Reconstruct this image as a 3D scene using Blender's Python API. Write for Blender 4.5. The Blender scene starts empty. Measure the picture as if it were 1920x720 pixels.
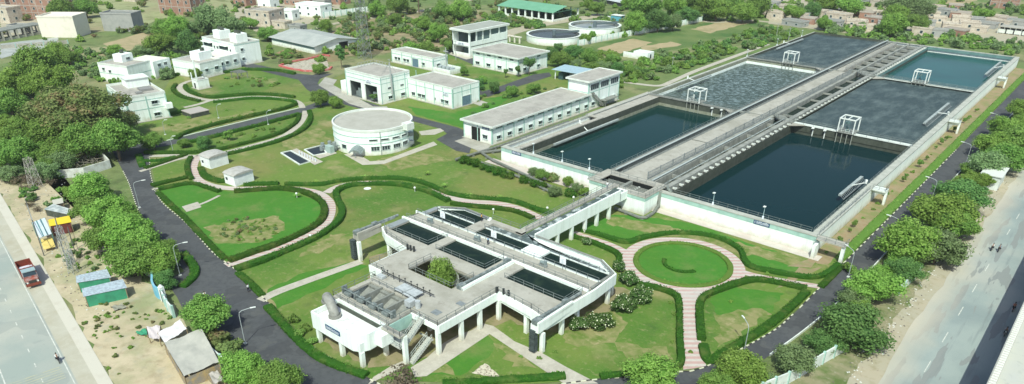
import bpy, bmesh, math, random
import numpy as np
from mathutils import Vector, Matrix
random.seed(7)
R=math.radians
sc=bpy.context.scene
COL=sc.collection
# ---------------------------------------------------------------- camera solved from the photograph
F=1334.3; CX=960.; CY=540.; YAW=-.70604; PIT=.5182; ROLL=.00525; CH=65.0
_f=Vector((math.sin(YAW)*math.cos(PIT),math.cos(YAW)*math.cos(PIT),-math.sin(PIT)))
_r=Vector((math.cos(YAW),-math.sin(YAW),0)); _u=_r.cross(_f)
RR=_r*math.cos(ROLL)+_u*math.sin(ROLL); UU=-_r*math.sin(ROLL)+_u*math.cos(ROLL)
def P(px,py,z=0.):
    """survey helper: the world point at height z seen at photo pixel (px,py)"""
    d=_f*F+RR*(px-CX)+UU*(CY-py); t=(z-CH)/d.z
    return (d.x*t,d.y*t,z)
def PL(pts,z=0.): return [P(a,b,z) for a,b in pts]
# ---------------------------------------------------------------- mesh helpers
class MB:
    def __init__(s): s.v=[]; s.f=[]; s.m=[]; s.g=[]
    def add(s,vs,fs,m=0):
        o=len(s.v); s.g.append((o,len(s.f))); s.v+= [tuple(v) for v in vs]
        for f in fs: s.f.append([o+i for i in f]); s.m.append(m)
        return s
    def box(s,x0,x1,y0,y1,z0,z1,m=0,rot=0,c=None):
        vs=[(x0,y0,z0),(x1,y0,z0),(x1,y1,z0),(x0,y1,z0),(x0,y0,z1),(x1,y0,z1),(x1,y1,z1),(x0,y1,z1)]
        if rot:
            cx,cy=c if c else ((x0+x1)/2,(y0+y1)/2); ca,sa=math.cos(rot),math.sin(rot)
            vs=[(cx+(x-cx)*ca-(y-cy)*sa,cy+(x-cx)*sa+(y-cy)*ca,z) for x,y,z in vs]
        return s.add(vs,[(0,3,2,1),(4,5,6,7),(0,1,5,4),(1,2,6,5),(2,3,7,6),(3,0,4,7)],m)
    def prism(s,poly,z0,z1,m=0):
        a=sum(poly[i][0]*poly[(i+1)%len(poly)][1]-poly[(i+1)%len(poly)][0]*poly[i][1] for i in range(len(poly)))
        p=[(q[0],q[1]) for q in poly]
        if a<0: p=p[::-1]
        n=len(p)
        vs=[(x,y,z0) for x,y in p]+[(x,y,z1) for x,y in p]
        return s.add(vs,[tuple(range(n-1,-1,-1)),tuple(range(n,2*n))]+[(i,(i+1)%n,n+(i+1)%n,n+i) for i in range(n)],m)
    def sheet(s,poly,z,m=0):
        a=sum(poly[i][0]*poly[(i+1)%len(poly)][1]-poly[(i+1)%len(poly)][0]*poly[i][1] for i in range(len(poly)))
        p=[(q[0],q[1],z) for q in poly]
        if a<0: p=p[::-1]
        return s.add(p,[tuple(range(len(p)))],m)
    def tube(s,p,q,r,n=6,r2=None,m=0,cap=True):
        p=Vector(p);q=Vector(q);d=(q-p)
        if d.length<1e-6: return s
        d.normalize(); a=d.orthogonal().normalized(); b=d.cross(a); r2=r if r2 is None else r2
        vs=[p+(a*math.cos(2*math.pi*i/n)+b*math.sin(2*math.pi*i/n))*r for i in range(n)]+[q+(a*math.cos(2*math.pi*i/n)+b*math.sin(2*math.pi*i/n))*r2 for i in range(n)]
        fs=[(i,(i+1)%n,n+(i+1)%n,n+i) for i in range(n)]
        if cap: fs+=[tuple(range(n-1,-1,-1)),tuple(range(n,2*n))]
        return s.add(vs,fs,m)
    def path(s,pts,r,n=6,m=0):
        pts=[Vector(p) for p in pts]; rings=[]; vs=[]
        for i,p in enumerate(pts):
            d=(pts[min(i+1,len(pts)-1)]-pts[max(i-1,0)]).normalized()
            ref=Vector((0,0,1)) if abs(d.z)<.9 else Vector((1,0,0))
            a=d.cross(ref).normalized(); b=a.cross(d)
            vs+=[p+(a*math.cos(2*math.pi*k/n)+b*math.sin(2*math.pi*k/n))*r for k in range(n)]
        fs=[]
        for i in range(len(pts)-1):
            for k in range(n): fs.append((i*n+k,i*n+(k+1)%n,(i+1)*n+(k+1)%n,(i+1)*n+k))
        fs+=[tuple(range(n-1,-1,-1)),tuple(range((len(pts)-1)*n,len(pts)*n))]
        return s.add(vs,fs,m)
    def cyl(s,cx,cy,z0,z1,r,n=32,m=0,r2=None): return s.tube((cx,cy,z0),(cx,cy,z1),r,n,r2,m)
    def ring(s,cx,cy,z0,z1,ri,ro,n=64,m=0,a0=0,a1=2*math.pi):
        full=abs(a1-a0-2*math.pi)<1e-6; k=n if full else n+1; vs=[]
        for i in range(k):
            a=a0+(a1-a0)*i/n; c,t=math.cos(a),math.sin(a)
            vs+=[(cx+ri*c,cy+ri*t,z0),(cx+ro*c,cy+ro*t,z0),(cx+ro*c,cy+ro*t,z1),(cx+ri*c,cy+ri*t,z1)]
        fs=[]
        for i in range(n):
            o=4*i; p=4*((i+1)%k)
            for j in range(4): fs.append((o+j,o+(j+1)%4,p+(j+1)%4,p+j)[::-1])
        if not full: fs+=[(0,1,2,3),(4*n+3,4*n+2,4*n+1,4*n)]
        return s.add(vs,fs,m)
    def disc(s,cx,cy,z,r,n=64,m=0,a0=0,rx=None):
        return s.add([(cx+r*math.cos(2*math.pi*i/n),cy+(rx or r)*math.sin(2*math.pi*i/n),z) for i in range(n)],[tuple(range(n))],m)
    def ribbon(s,pts,w,z,m=0,w2=None):
        L,Rr=offs(pts,w/2,w/2)
        n=len(pts); vs=[(a,b,z) for a,b in L]+[(a,b,z) for a,b in Rr]
        return s.add(vs,[(i+n,i+1+n,i+1,i) for i in range(n-1)],m)
    def wallline(s,pts,w,z0,z1,m=0):
        L,Rr=offs(pts,w/2,w/2); n=len(pts)
        vs=[(a,b,z0) for a,b in L]+[(a,b,z0) for a,b in Rr]+[(a,b,z1) for a,b in L]+[(a,b,z1) for a,b in Rr]
        fs=[]
        for i in range(n-1):
            fs+=[(2*n+i,3*n+i,3*n+i+1,2*n+i+1),(i,2*n+i,2*n+i+1,i+1),(n+i,n+i+1,3*n+i+1,3*n+i)]
        fs+=[(0,n,3*n,2*n),(n-1,3*n-1,4*n-1,2*n-1)]
        return s.add(vs,fs,m)
    def pieces(s):
        n=len(s.g)
        if n<2 or n>900: return None
        V=np.array(s.v); lo=[];hi=[]
        for i,(a,_) in enumerate(s.g):
            b=s.g[i+1][0] if i+1<n else len(V); lo.append(V[a:b].min(0)); hi.append(V[a:b].max(0))
        lo=np.array(lo);hi=np.array(hi);size=(hi-lo).max(1)
        gap=np.maximum(0,np.maximum(lo[:,None]-hi[None],lo[None]-hi[:,None])); near=np.sqrt((gap**2).sum(2))<=np.maximum(.02,.5*np.maximum(size[:,None],size[None]))
        lab=-np.ones(n,int); k=0
        for i in range(n):
            if lab[i]>=0: continue
            st=[i]; lab[i]=k
            while st:
                j=st.pop()
                for q in np.nonzero(near[j]&(lab<0))[0]: lab[q]=k; st.append(q)
            k+=1
        return lab if 1<k<=100 else None
    def obj(s,name,mats,parent=None,smooth=False,loc=None):
        lab=s.pieces() if (parent is not None or loc is None) and name not in ('bracing','litter','road_marking','lane_dash','kerb','hedge') else None
        if lab is not None and parent is not None:
            first=None; n=len(s.g)
            for k in range(lab.max()+1):
                q=MB()
                for i in np.nonzero(lab==k)[0]:
                    a,fa=s.g[i]; b,fb=s.g[i+1] if i+1<n else (len(s.v),len(s.f))
                    q.add(s.v[a:b],[[x-a for x in f] for f in s.f[fa:fb]],0); q.m[-(fb-fa):]=s.m[fa:fb]
                q.g=q.g[:1]; o=q.obj(name,mats,parent,smooth,loc); first=first or o
            return first
        me=bpy.data.meshes.new(name)
        off=Vector((0,0,0))
        if parent is not None:
            off=parent_loc(parent)
        elif loc is not None: off=Vector(loc)
        me.from_pydata([(v[0]-off.x,v[1]-off.y,v[2]-off.z) for v in s.v],[],s.f)
        if not isinstance(mats,(list,tuple)): mats=[mats]
        for m in mats: me.materials.append(m)
        if len(mats)>1: me.polygons.foreach_set('material_index',s.m)
        if smooth: me.polygons.foreach_set('use_smooth',[True]*len(me.polygons))
        me.update()
        o=bpy.data.objects.new(name,me); COL.objects.link(o)
        if parent is not None: o.parent=parent
        elif loc is not None: o.location=loc
        return o
def parent_loc(o):
    v=Vector(o.location)
    while o.parent is not None: o=o.parent; v+=Vector(o.location)
    return v
def offs(pts,wl,wr):
    L=[];Rr=[];n=len(pts)
    for i in range(n):
        a=pts[max(i-1,0)];b=pts[min(i+1,n-1)]
        dx,dy=b[0]-a[0],b[1]-a[1]; l=math.hypot(dx,dy) or 1; nx,ny=-dy/l,dx/l
        L.append((pts[i][0]+nx*wl,pts[i][1]+ny*wl)); Rr.append((pts[i][0]-nx*wr,pts[i][1]-ny*wr))
    return L,Rr
def spline(pts,step=1.0,closed=False):
    """Catmull-Rom through world points, resampled"""
    pts=[(p[0],p[1]) for p in pts]; n=len(pts); out=[]
    rng=range(n if closed else n-1)
    for i in rng:
        p0=pts[(i-1)%n] if closed or i>0 else pts[0]; p1=pts[i]; p2=pts[(i+1)%n]; p3=pts[(i+2)%n] if closed or i+2<n else pts[-1]
        k=max(1,int(math.hypot(p2[0]-p1[0],p2[1]-p1[1])/step))
        for j in range(k):
            t=j/k
            out.append(tuple(.5*((2*p1[c])+(-p0[c]+p2[c])*t+(2*p0[c]-5*p1[c]+4*p2[c]-p3[c])*t*t+(-p0[c]+3*p1[c]-3*p2[c]+p3[c])*t**3) for c in (0,1)))
    if not closed: out.append(pts[-1])
    return out
def resamp(pts,step):
    out=[];pts=[(p[0],p[1]) for p in pts]
    for a,b in zip(pts[:-1],pts[1:]):
        k=max(1,round(math.hypot(b[0]-a[0],b[1]-a[1])/step))
        for j in range(k): t=j/k; out.append((a[0]+(b[0]-a[0])*t,a[1]+(b[1]-a[1])*t))
    out.append(pts[-1]); return out
def thing(name,label,cat,loc,group=None,rot=0):
    o=bpy.data.objects.new(name,None); COL.objects.link(o); o.empty_display_size=.5
    o.location=(loc[0],loc[1],loc[2] if len(loc)>2 else 0); o['label']=label; o['category']=cat
    if rot: o.rotation_euler=(0,0,rot)
    if group: o['group']=group
    return o
def tag(o,label,cat,group=None):
    o['label']=label; o['category']=cat
    if group: o['group']=group
    return o
def struct(o): o['kind']='structure'; return o
def dup(root,loc,rotz=0,label=None,group=None,scale=None):
    r=root.copy(); COL.objects.link(r); r.location=loc; r.rotation_euler=(0,0,rotz)
    if scale is not None: r.scale=scale if hasattr(scale,'__len__') else (scale,)*3
    if label: r['label']=label
    if group: r['group']=group
    for ch in root.children:
        c=ch.copy(); COL.objects.link(c); c.parent=r
        for g in ch.children:
            d=g.copy(); COL.objects.link(d); d.parent=c
    return r
# ---------------------------------------------------------------- materials
MATS={}
def newmat(name):
    m=bpy.data.materials.new(name); m.use_nodes=True; nt=m.node_tree
    return m,nt,nt.nodes,nt.links,nt.nodes['Principled BSDF']
def mix(nt,a,b,f,mode='MIX'):
    n=nt.nodes.new('ShaderNodeMix'); n.data_type='RGBA'; n.blend_type=mode
    for s,v in ((n.inputs[0],f),(n.inputs[6],a),(n.inputs[7],b)):
        if hasattr(v,'is_linked') or isinstance(v,bpy.types.NodeSocket): nt.links.new(v,s)
        elif isinstance(v,(int,float)): s.default_value=v
        else: s.default_value=(v[0],v[1],v[2],1)
    return n.outputs[2]
def pos(nt,scale=(1,1,1),obj=False):
    if obj: s=nt.nodes.new('ShaderNodeTexCoord').outputs['Object']
    else: s=nt.nodes.new('ShaderNodeNewGeometry').outputs['Position']
    if scale==(1,1,1): return s
    m=nt.nodes.new('ShaderNodeVectorMath'); m.operation='MULTIPLY'; m.inputs[1].default_value=scale
    nt.links.new(s,m.inputs[0]); return m.outputs[0]
def noise(nt,co,scale,detail=5,rough=.6,lo=.35,hi=.65,dist=0):
    n=nt.nodes.new('ShaderNodeTexNoise'); n.inputs['Scale'].default_value=scale; n.inputs['Detail'].default_value=detail
    n.inputs['Roughness'].default_value=rough; n.inputs['Distortion'].default_value=dist
    nt.links.new(co,n.inputs['Vector'])
    r=nt.nodes.new('ShaderNodeMapRange'); r.inputs[1].default_value=lo; r.inputs[2].default_value=hi
    nt.links.new(n.outputs['Fac'],r.inputs[0]); return r.outputs[0]
def bump(nt,b,h,strength=.3,dist=.1):
    n=nt.nodes.new('ShaderNodeBump'); n.inputs['Strength'].default_value=strength; n.inputs['Distance'].default_value=dist
    nt.links.new(h,n.inputs['Height']); nt.links.new(n.outputs[0],b.inputs['Normal'])
def surf(name,layers,base,rough=.85,bmp=None,spec=.3,obj=False,metal=0,streak=None,foot=None):
    """layers: (colour, scale, lo, hi, detail)"""
    if name in MATS: return MATS[name]
    m,nt,N,L,b=newmat(name); co=pos(nt,obj=obj); c=base
    for l in layers:
        col,s,lo,hi=l[:4]; det=l[4] if len(l)>4 else 5; amt=l[5] if len(l)>5 else 1
        f=noise(nt,co,s,det,.6,lo,hi)
        if amt!=1:
            mm=nt.nodes.new('ShaderNodeMath'); mm.operation='MULTIPLY'; mm.inputs[1].default_value=amt; L.new(f,mm.inputs[0]); f=mm.outputs[0]
        c=mix(nt,c,col,f)
    if streak:
        f=noise(nt,pos(nt,(1,1,.07),obj),streak[1],4,.65,.46,.75)
        mm=nt.nodes.new('ShaderNodeMath'); mm.operation='MULTIPLY'; mm.inputs[1].default_value=streak[2]; L.new(f,mm.inputs[0])
        c=mix(nt,c,streak[0],mm.outputs[0])
    if foot:
        sz=N.new('ShaderNodeSeparateXYZ'); L.new(co,sz.inputs[0]); nz=N.new('ShaderNodeTexNoise'); nz.inputs['Scale'].default_value=.7; nz.inputs['Detail'].default_value=6; L.new(co,nz.inputs['Vector'])
        a_=N.new('ShaderNodeMath'); a_.operation='MULTIPLY_ADD'; a_.inputs[1].default_value=-2.4; L.new(nz.outputs['Fac'],a_.inputs[0]); L.new(sz.outputs[2],a_.inputs[2])
        rr_=N.new('ShaderNodeMapRange'); rr_.inputs[1].default_value=foot[1]-1.2; rr_.inputs[2].default_value=-1.3; rr_.inputs[3].default_value=0; rr_.inputs[4].default_value=foot[2]; L.new(a_.outputs[0],rr_.inputs[0]); c=mix(nt,c,foot[0],rr_.outputs[0])
    if isinstance(c,bpy.types.NodeSocket): L.new(c,b.inputs['Base Color'])
    else: b.inputs['Base Color'].default_value=(*c,1)
    b.inputs['Roughness'].default_value=rough; b.inputs['Specular IOR Level'].default_value=spec; b.inputs['Metallic'].default_value=metal
    if bmp: bump(nt,b,noise(nt,co,bmp[0],6,.6,.2,.8),bmp[1],bmp[2])
    MATS[name]=m; return m
W_=surf('white_wall',[((.74,.84,.78),.25,.4,.75,5,.6),((.66,.68,.6),1.2,.58,.85,6,.45)],(.9,.96,.92),.9,(3,.15,.05),streak=((.46,.5,.42),1.3,.34),foot=((.5,.45,.34),1.5,.75))
GT=surf('pale_green_trim',[((.3,.47,.42),.8,.4,.7)],(.40,.60,.53),.8)
WC=surf('white_coping',[((.5,.55,.5),.5,.4,.75,6,.7)],(.74,.78,.73),.85)
CON=surf('concrete_deck',[((.33,.315,.27),.35,.4,.68,6,.8),((.48,.47,.41),1.7,.5,.75,6,.7),((.22,.2,.165),.6,.54,.72,8,.7),((.28,.27,.22),.12,.5,.62,5,.5)],(.42,.405,.355),.9,(4,.2,.05))
CONG=surf('grey_concrete',[((.14,.15,.135),.6,.4,.7,6,.8),((.4,.41,.37),2.5,.5,.8,6,.6)],(.25,.26,.235),.9,(4,.2,.05))
ROOF=surf('roof_slab',[((.31,.295,.26),.22,.42,.62,6,.9),((.5,.45,.42),.9,.5,.7,6,.6),((.2,.19,.18),.5,.62,.75,7,.7)],(.4,.385,.34),.9)
DARKC=surf('stain_shade_wall',[((.04,.05,.038),.8,.35,.7,6,.9)],(.085,.095,.075),.9)  # dark stain, with overhang and gap shade mixed into the colour
PALEC=surf('pale_tidewall',[((.16,.18,.12),.9,.4,.75,6,.9)],(.30,.31,.24),.9)
GLASS=surf('window_glass',[],(.03,.05,.06),.15,None,.6)
FRAME=surf('window_frame',[],(.55,.62,.6),.5)
DOOR=surf('blue_shutter',[((.1,.17,.22),3,.4,.6)],(.16,.25,.32),.6)
DARK=surf('dark_interior',[],(.012,.014,.014),.9)
STEEL=surf('grey_steel',[((.2,.22,.22),1.5,.4,.7)],(.32,.35,.35),.5,None,.5,metal=.3)
RAIL=surf('rail_paint',[((.13,.15,.14),1.5,.4,.7)],(.22,.25,.24),.6)
GALV=surf('galvanised_lattice',[],(.42,.44,.43),.5,metal=.2)
WSTEEL=surf('white_steel',[((.5,.55,.5),2,.5,.8)],(.78,.82,.78),.5)
PIPE=surf('pipe_coating',[((.12,.13,.11),1.2,.4,.7)],(.2,.21,.19),.7)
BLUE=surf('sign_blue',[],(.02,.07,.17),.6)
SIGNW=surf('sign_white',[],(.75,.8,.85),.6)
BRICK=surf('brick_wall',[((.3,.18,.13),1.2,.4,.6),((.42,.34,.28),.4,.55,.7)],(.36,.2,.15),.9)
MUD=surf('mud_plaster',[((.5,.42,.34),.3,.4,.7),((.3,.25,.2),1.2,.5,.8)],(.6,.54,.45),.9)
GREYB=surf('grey_block',[((.3,.31,.3),.5,.4,.7)],(.38,.38,.36),.9)
CREAM=surf('cream_render',[((.65,.6,.5),.5,.5,.8)],(.76,.72,.62),.85)
BARK=surf('bark',[((.1,.075,.05),3,.4,.7)],(.17,.13,.09),.95,obj=True)
RUBBER=surf('rubber',[],(.02,.02,.02),.8)
SKIN=surf('skin',[],(.25,.14,.09),.6)
def checker_mat():
    m,nt,N,L,b=newmat('striped_pavers')
    co=pos(nt); sx=N.new('ShaderNodeSeparateXYZ'); L.new(co,sx.inputs[0])
    a=N.new('ShaderNodeMath'); a.operation='MULTIPLY_ADD'; a.inputs[1].default_value=-.86; L.new(sx.outputs[0],a.inputs[0]); L.new(sx.outputs[1],a.inputs[2])
    w=N.new('ShaderNodeMath'); w.operation='MULTIPLY'; w.inputs[1].default_value=1/1.75; L.new(a.outputs[0],w.inputs[0])
    fr=N.new('ShaderNodeMath'); fr.operation='FRACT'; L.new(w.outputs[0],fr.inputs[0])
    g=N.new('ShaderNodeMapRange'); g.inputs[1].default_value=.42; g.inputs[2].default_value=.58; L.new(fr.outputs[0],g.inputs[0])
    c=mix(nt,(.50,.33,.30),(.55,.5,.45),g.outputs[0])
    c=mix(nt,c,(.36,.31,.27),noise(nt,co,1.5,6,.6,.5,.85))
    c=mix(nt,c,(.5,.46,.42),noise(nt,co,.12,4,.6,.5,.7))
    L.new(c,b.inputs['Base Color']); b.inputs['Roughness'].default_value=.9; return m
PAVER=checker_mat()
PATHM=surf('plain_path',[((.38,.35,.29),.5,.4,.7),((.55,.51,.44),2.5,.5,.8)],(.47,.44,.37),.9)
ASPH=surf('asphalt',[((.095,.098,.10),.12,.4,.65,5),((.06,.064,.068),1.2,.45,.75,6),((.1,.098,.09),.35,.6,.8,7,.6),((.05,.052,.056),.16,.53,.545,2,.45),((.12,.12,.11),.3,.62,.63,2,.35)],(.078,.082,.088),.9,(5,.2,.02))
ASPH2=surf('asphalt_lane',[((.1,.11,.11),.3,.4,.7)],(.075,.08,.085),.9)
HWAYL=surf('left_highway',[((.30,.345,.315),.09,.4,.62,6,.9),((.45,.45,.38),.05,.5,.7,5,.9),((.3,.34,.32),.7,.58,.8,7,.7),((.26,.29,.27),.13,.55,.565,2,.4),((.24,.26,.24),1.3,.64,.7,8,.5)],(.38,.395,.355),.85)
def hwr():
    m,nt,N,L,b=newmat('right_highway'); co=pos(nt); c=(.32,.37,.35)
    c=mix(nt,c,(.24,.29,.285),noise(nt,co,.07,6,.6,.38,.62)); c=mix(nt,c,(.4,.41,.37),noise(nt,co,.045,5,.6,.5,.68)); c=mix(nt,c,(.25,.27,.26),noise(nt,pos(nt,(1,.15,1)),.5,3,.5,.56,.575)); c=mix(nt,c,(.2,.23,.23),noise(nt,pos(nt,(1,.08,1)),.8,5,.6,.55,.8))
    sx=N.new('ShaderNodeSeparateXYZ'); L.new(co,sx.inputs[0]); n=N.new('ShaderNodeTexNoise'); n.inputs['Scale'].default_value=.12; n.inputs['Detail'].default_value=7; L.new(co,n.inputs['Vector'])
    a=N.new('ShaderNodeMath'); a.operation='MULTIPLY_ADD'; a.inputs[1].default_value=5; L.new(n.outputs['Fac'],a.inputs[0]); L.new(sx.outputs[0],a.inputs[2])
    r=N.new('ShaderNodeMapRange'); r.inputs[1].default_value=-12.5; r.inputs[2].default_value=-7; r.inputs[3].default_value=1; r.inputs[4].default_value=0; L.new(a.outputs[0],r.inputs[0])
    c=mix(nt,c,(.5,.46,.37),r.outputs[0]); L.new(c,b.inputs['Base Color']); b.inputs['Roughness'].default_value=.9; return m
HWAYR=hwr()
SHOUL=surf('shoulder_dirt',[((.42,.37,.27),.15,.4,.6),((.3,.27,.17),.6,.5,.75,7)],(.4,.37,.28),.95)
CONCSTRIP=surf('pale_verge',[((.4,.37,.28),.2,.4,.7),((.5,.48,.4),.7,.5,.8)],(.46,.44,.36),.95)
LAWN=surf('lawn',[((.07,.165,.02),.035,.42,.6,5),((.21,.2,.065),.05,.48,.66,6,.85),((.05,.12,.02),.4,.55,.85,6,.45),((.33,.28,.14),.08,.56,.7,8,.9),((.16,.2,.06),1.9,.45,.8,7,.6),((.3,.27,.13),.9,.56,.72,7,.6),((.045,.09,.02),.22,.56,.75,7,.6)],(.13,.205,.035),.95,(1.6,.5,.1))
LAWNB=surf('lush_lawn',[((.05,.20,.02),.05,.42,.62,5),((.12,.23,.035),.5,.5,.8,6,.6),((.17,.2,.06),.1,.52,.7,7,.8),((.035,.13,.015),1.5,.5,.8,6,.5)],(.06,.185,.018),.95,(1.6,.5,.1))
SCRUB=surf('scrub_ground',[((.13,.2,.06),.02,.4,.6,6),((.32,.28,.16),.035,.52,.7,7,.9),((.06,.09,.03),.12,.5,.72,7,.9),((.3,.25,.16),.25,.6,.75,7,.7),((.05,.06,.025),.9,.55,.8,6,.6)],(.165,.2,.075),1,(1,.4,.2))
DIRT=surf('dry_dirt',[((.54,.46,.32),.06,.4,.62,6),((.24,.27,.13),.09,.48,.66,8,.85),((.35,.34,.26),.3,.55,.7,7,.7),((.3,.24,.15),.5,.5,.75,7,.8),((.14,.13,.07),1.4,.62,.8,6,.6)],(.46,.39,.26),1,(1.5,.4,.1))
BROWN=surf('brown_soil',[((.17,.22,.07),.25,.42,.62,7,.85),((.28,.19,.1),.9,.4,.7,6,.7)],(.31,.245,.15),1)
FIELDG=surf('crop_field',[((.14,.19,.06),.05,.4,.6)],(.07,.14,.035),1)
FIELDT=surf('tan_field',[((.2,.2,.08),.06,.5,.7),((.42,.33,.2),.3,.4,.7)],(.36,.3,.17),1)
REDS=surf('red_soil',[((.3,.13,.09),.3,.4,.7)],(.38,.2,.14),1)
YEL=surf('yellow_paint',[],(.75,.55,.04),.7)
PAINT=surf('road_paint',[((.4,.42,.38),1.5,.45,.7)],(.62,.63,.58),.8)
CSTRIPE=surf('kerb_cream',[],(.6,.6,.45),.8); CDARK=surf('kerb_dark',[],(.05,.05,.05),.8)
def water(name,col,rough,bs,bstr,foam=None,streak=False):
    m,nt,N,L,b=newmat(name); co=pos(nt); c=col
    if foam:
        c=mix(nt,c,foam[0],noise(nt,pos(nt,(1,.35,1)) if streak else co,foam[1],6,.65,foam[2],foam[3]))
        L.new(c,b.inputs['Base Color'])
    else: b.inputs['Base Color'].default_value=(*col,1)
    b.inputs['Roughness'].default_value=rough; b.inputs['IOR'].default_value=1.33; b.inputs['Specular IOR Level'].default_value=.09
    bump(nt,b,noise(nt,co,bs,4,.6,.2,.8),bstr,.15); return m
WATN=water('deep_teal_water',(.005,.032,.030),.1,.35,.05)
WATN2=water('deep_navy_water',(.004,.023,.026),.1,.35,.05)
WATT=water('teal_water',(.011,.068,.066),.15,.5,.08,((.016,.10,.095),.05,.4,.7))
WATG=water('aerated_water',(.05,.075,.08),.45,2.0,1.2,((.13,.17,.17),.3,.45,.72),True)
WATC=water('choppy_water',(.05,.075,.065),.3,.9,1.6,((.22,.29,.30),.75,.47,.66))
WATD=water('grit_water',(.010,.022,.018),.15,.8,.15,((.03,.05,.03),.4,.5,.8))
WATF=water('foam_water',(.09,.12,.12),.4,1.5,.5,((.5,.55,.56),.45,.5,.62))
WATS=water('sludge_water',(.05,.06,.07),.2,.8,.2,((.07,.08,.08),.3,.4,.7))
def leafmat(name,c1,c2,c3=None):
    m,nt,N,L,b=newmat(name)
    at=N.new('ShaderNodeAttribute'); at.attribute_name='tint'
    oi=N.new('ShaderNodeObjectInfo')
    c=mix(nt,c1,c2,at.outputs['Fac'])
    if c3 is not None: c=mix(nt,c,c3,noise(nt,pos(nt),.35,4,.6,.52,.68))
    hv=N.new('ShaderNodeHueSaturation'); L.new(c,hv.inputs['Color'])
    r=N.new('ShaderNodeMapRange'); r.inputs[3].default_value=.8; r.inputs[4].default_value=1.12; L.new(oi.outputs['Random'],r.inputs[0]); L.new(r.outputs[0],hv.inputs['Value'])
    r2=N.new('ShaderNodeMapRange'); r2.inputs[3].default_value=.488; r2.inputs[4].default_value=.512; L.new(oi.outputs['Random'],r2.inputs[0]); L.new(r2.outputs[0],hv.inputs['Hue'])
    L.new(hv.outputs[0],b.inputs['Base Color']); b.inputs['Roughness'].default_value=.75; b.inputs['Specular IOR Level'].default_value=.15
    tr=N.new('ShaderNodeBsdfTranslucent'); L.new(hv.outputs[0],tr.inputs[0])
    ms=N.new('ShaderNodeMixShader'); ms.inputs[0].default_value=.42
    out=N['Material Output']; L.new(b.outputs[0],ms.inputs[1]); L.new(tr.outputs[0],ms.inputs[2]); L.new(ms.outputs[0],out.inputs[0])
    return m
LG=leafmat('leaf_green',(.115,.24,.045),(.31,.48,.12))
LD=leafmat('leaf_dark',(.075,.18,.05),(.22,.39,.12))
LB=leafmat('leaf_bright',(.14,.285,.045),(.36,.55,.13))
LBR=leafmat('leaf_rusty',(.12,.19,.05),(.29,.36,.13),(.38,.26,.15))
LGY=leafmat('leaf_greygreen',(.15,.24,.09),(.32,.44,.2))
LH=leafmat('leaf_hedge',(.035,.12,.014),(.11,.26,.032),(.14,.21,.045))
LFL=leafmat('leaf_flowering',(.05,.12,.03),(.16,.27,.08))
LBF=leafmat('dry_twigs',(.14,.11,.07),(.3,.25,.18))
WHITEFL=surf('white_blossom',[],(.6,.64,.44),.8)
# ================================================================= GROUND, ROADS, PATHS
def sheet(name,poly,z,mat,ks=True):
    o=MB().sheet(poly,z).obj(name,mat); return struct(o)
def ragged(pts,amp=.5,step=1.5,seed=1):
    rnd=random.Random(seed); q=resamp(list(pts)+[pts[0]],step)[:-1]
    return [(x+rnd.uniform(-amp,amp),y+rnd.uniform(-amp,amp)) for x,y in q]
sheet('ground',[(-2600,-1200),(1400,-1200),(1400,3200),(-2600,3200)],0,SCRUB)
# left highway frame
e=(.9877,-.1564); nn=(.1564,.9877); O0=(-103.8,22.6)
def hw(s,t): return (O0[0]+e[0]*s+nn[0]*t,O0[1]+e[1]*s+nn[1]*t)
sheet('dirt_lot',ragged(PL([(0,262),(60,280),(110,320),(165,400),(250,505),(345,600),(400,660),(470,730)])+[hw(80,4),hw(-110,4),hw(-130,20)],.8,3),.02,DIRT)
sheet('left_highway',[hw(-500,0),hw(300,0),hw(300,-30),hw(-500,-30)],.05,HWAYL)
sheet('highway_verge',[hw(-500,-.1),hw(300,-.1),hw(300,4),hw(-500,4)],.035,CONCSTRIP)
mb=MB()
for t in (2.2,): mb.add([(*hw(-500,t),.055),(*hw(300,t),.055),(*hw(300,t+1.75),.055),(*hw(-500,t+1.75),.055)],[(0,1,2,3)])
struct(mb.obj('pale_verge_strip',surf('verge_pale',[((.5,.46,.38),.4,.5,.75)],(.56,.53,.45),.95)))
mk=MB()
def mark(s0,s1,t,w=.14): mk.add([(*hw(s0,t-w/2),.075),(*hw(s1,t-w/2),.075),(*hw(s1,t+w/2),.075),(*hw(s0,t+w/2),.075)],[(0,1,2,3)])
mark(-500,200,-.35,.16)
dp=P(42,632); td=(dp[0]-O0[0])*nn[0]+(dp[1]-O0[1])*nn[1]; sd=(dp[0]-O0[0])*e[0]+(dp[1]-O0[1])*e[1]
dp2=P(53,658); sd2=(dp2[0]-O0[0])*e[0]+(dp2[1]-O0[1])*e[1]; sp=abs(sd2-sd)
for k in range(-14,14): mark(sd+k*sp-.6,sd+k*sp+.7,td,.14)
dp=P(2,700); td3=(dp[0]-O0[0])*nn[0]+(dp[1]-O0[1])*nn[1]; mark(-500,200,td3,.18)
for k in range(6):
    for s0 in (-6.5,):
        s=s0+k*.7; mk.add([(*hw(s,-1),.078),(*hw(s+.22,-1),.078),(*hw(s+.22,-10),.078),(*hw(s,-10),.078)],[(0,1,2,3)],1)
struct(mk.obj('road_marking',[PAINT,surf('worn_yellow',[((.34,.38,.35),1,.4,.65)],(.45,.44,.3),.8)]))
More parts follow.
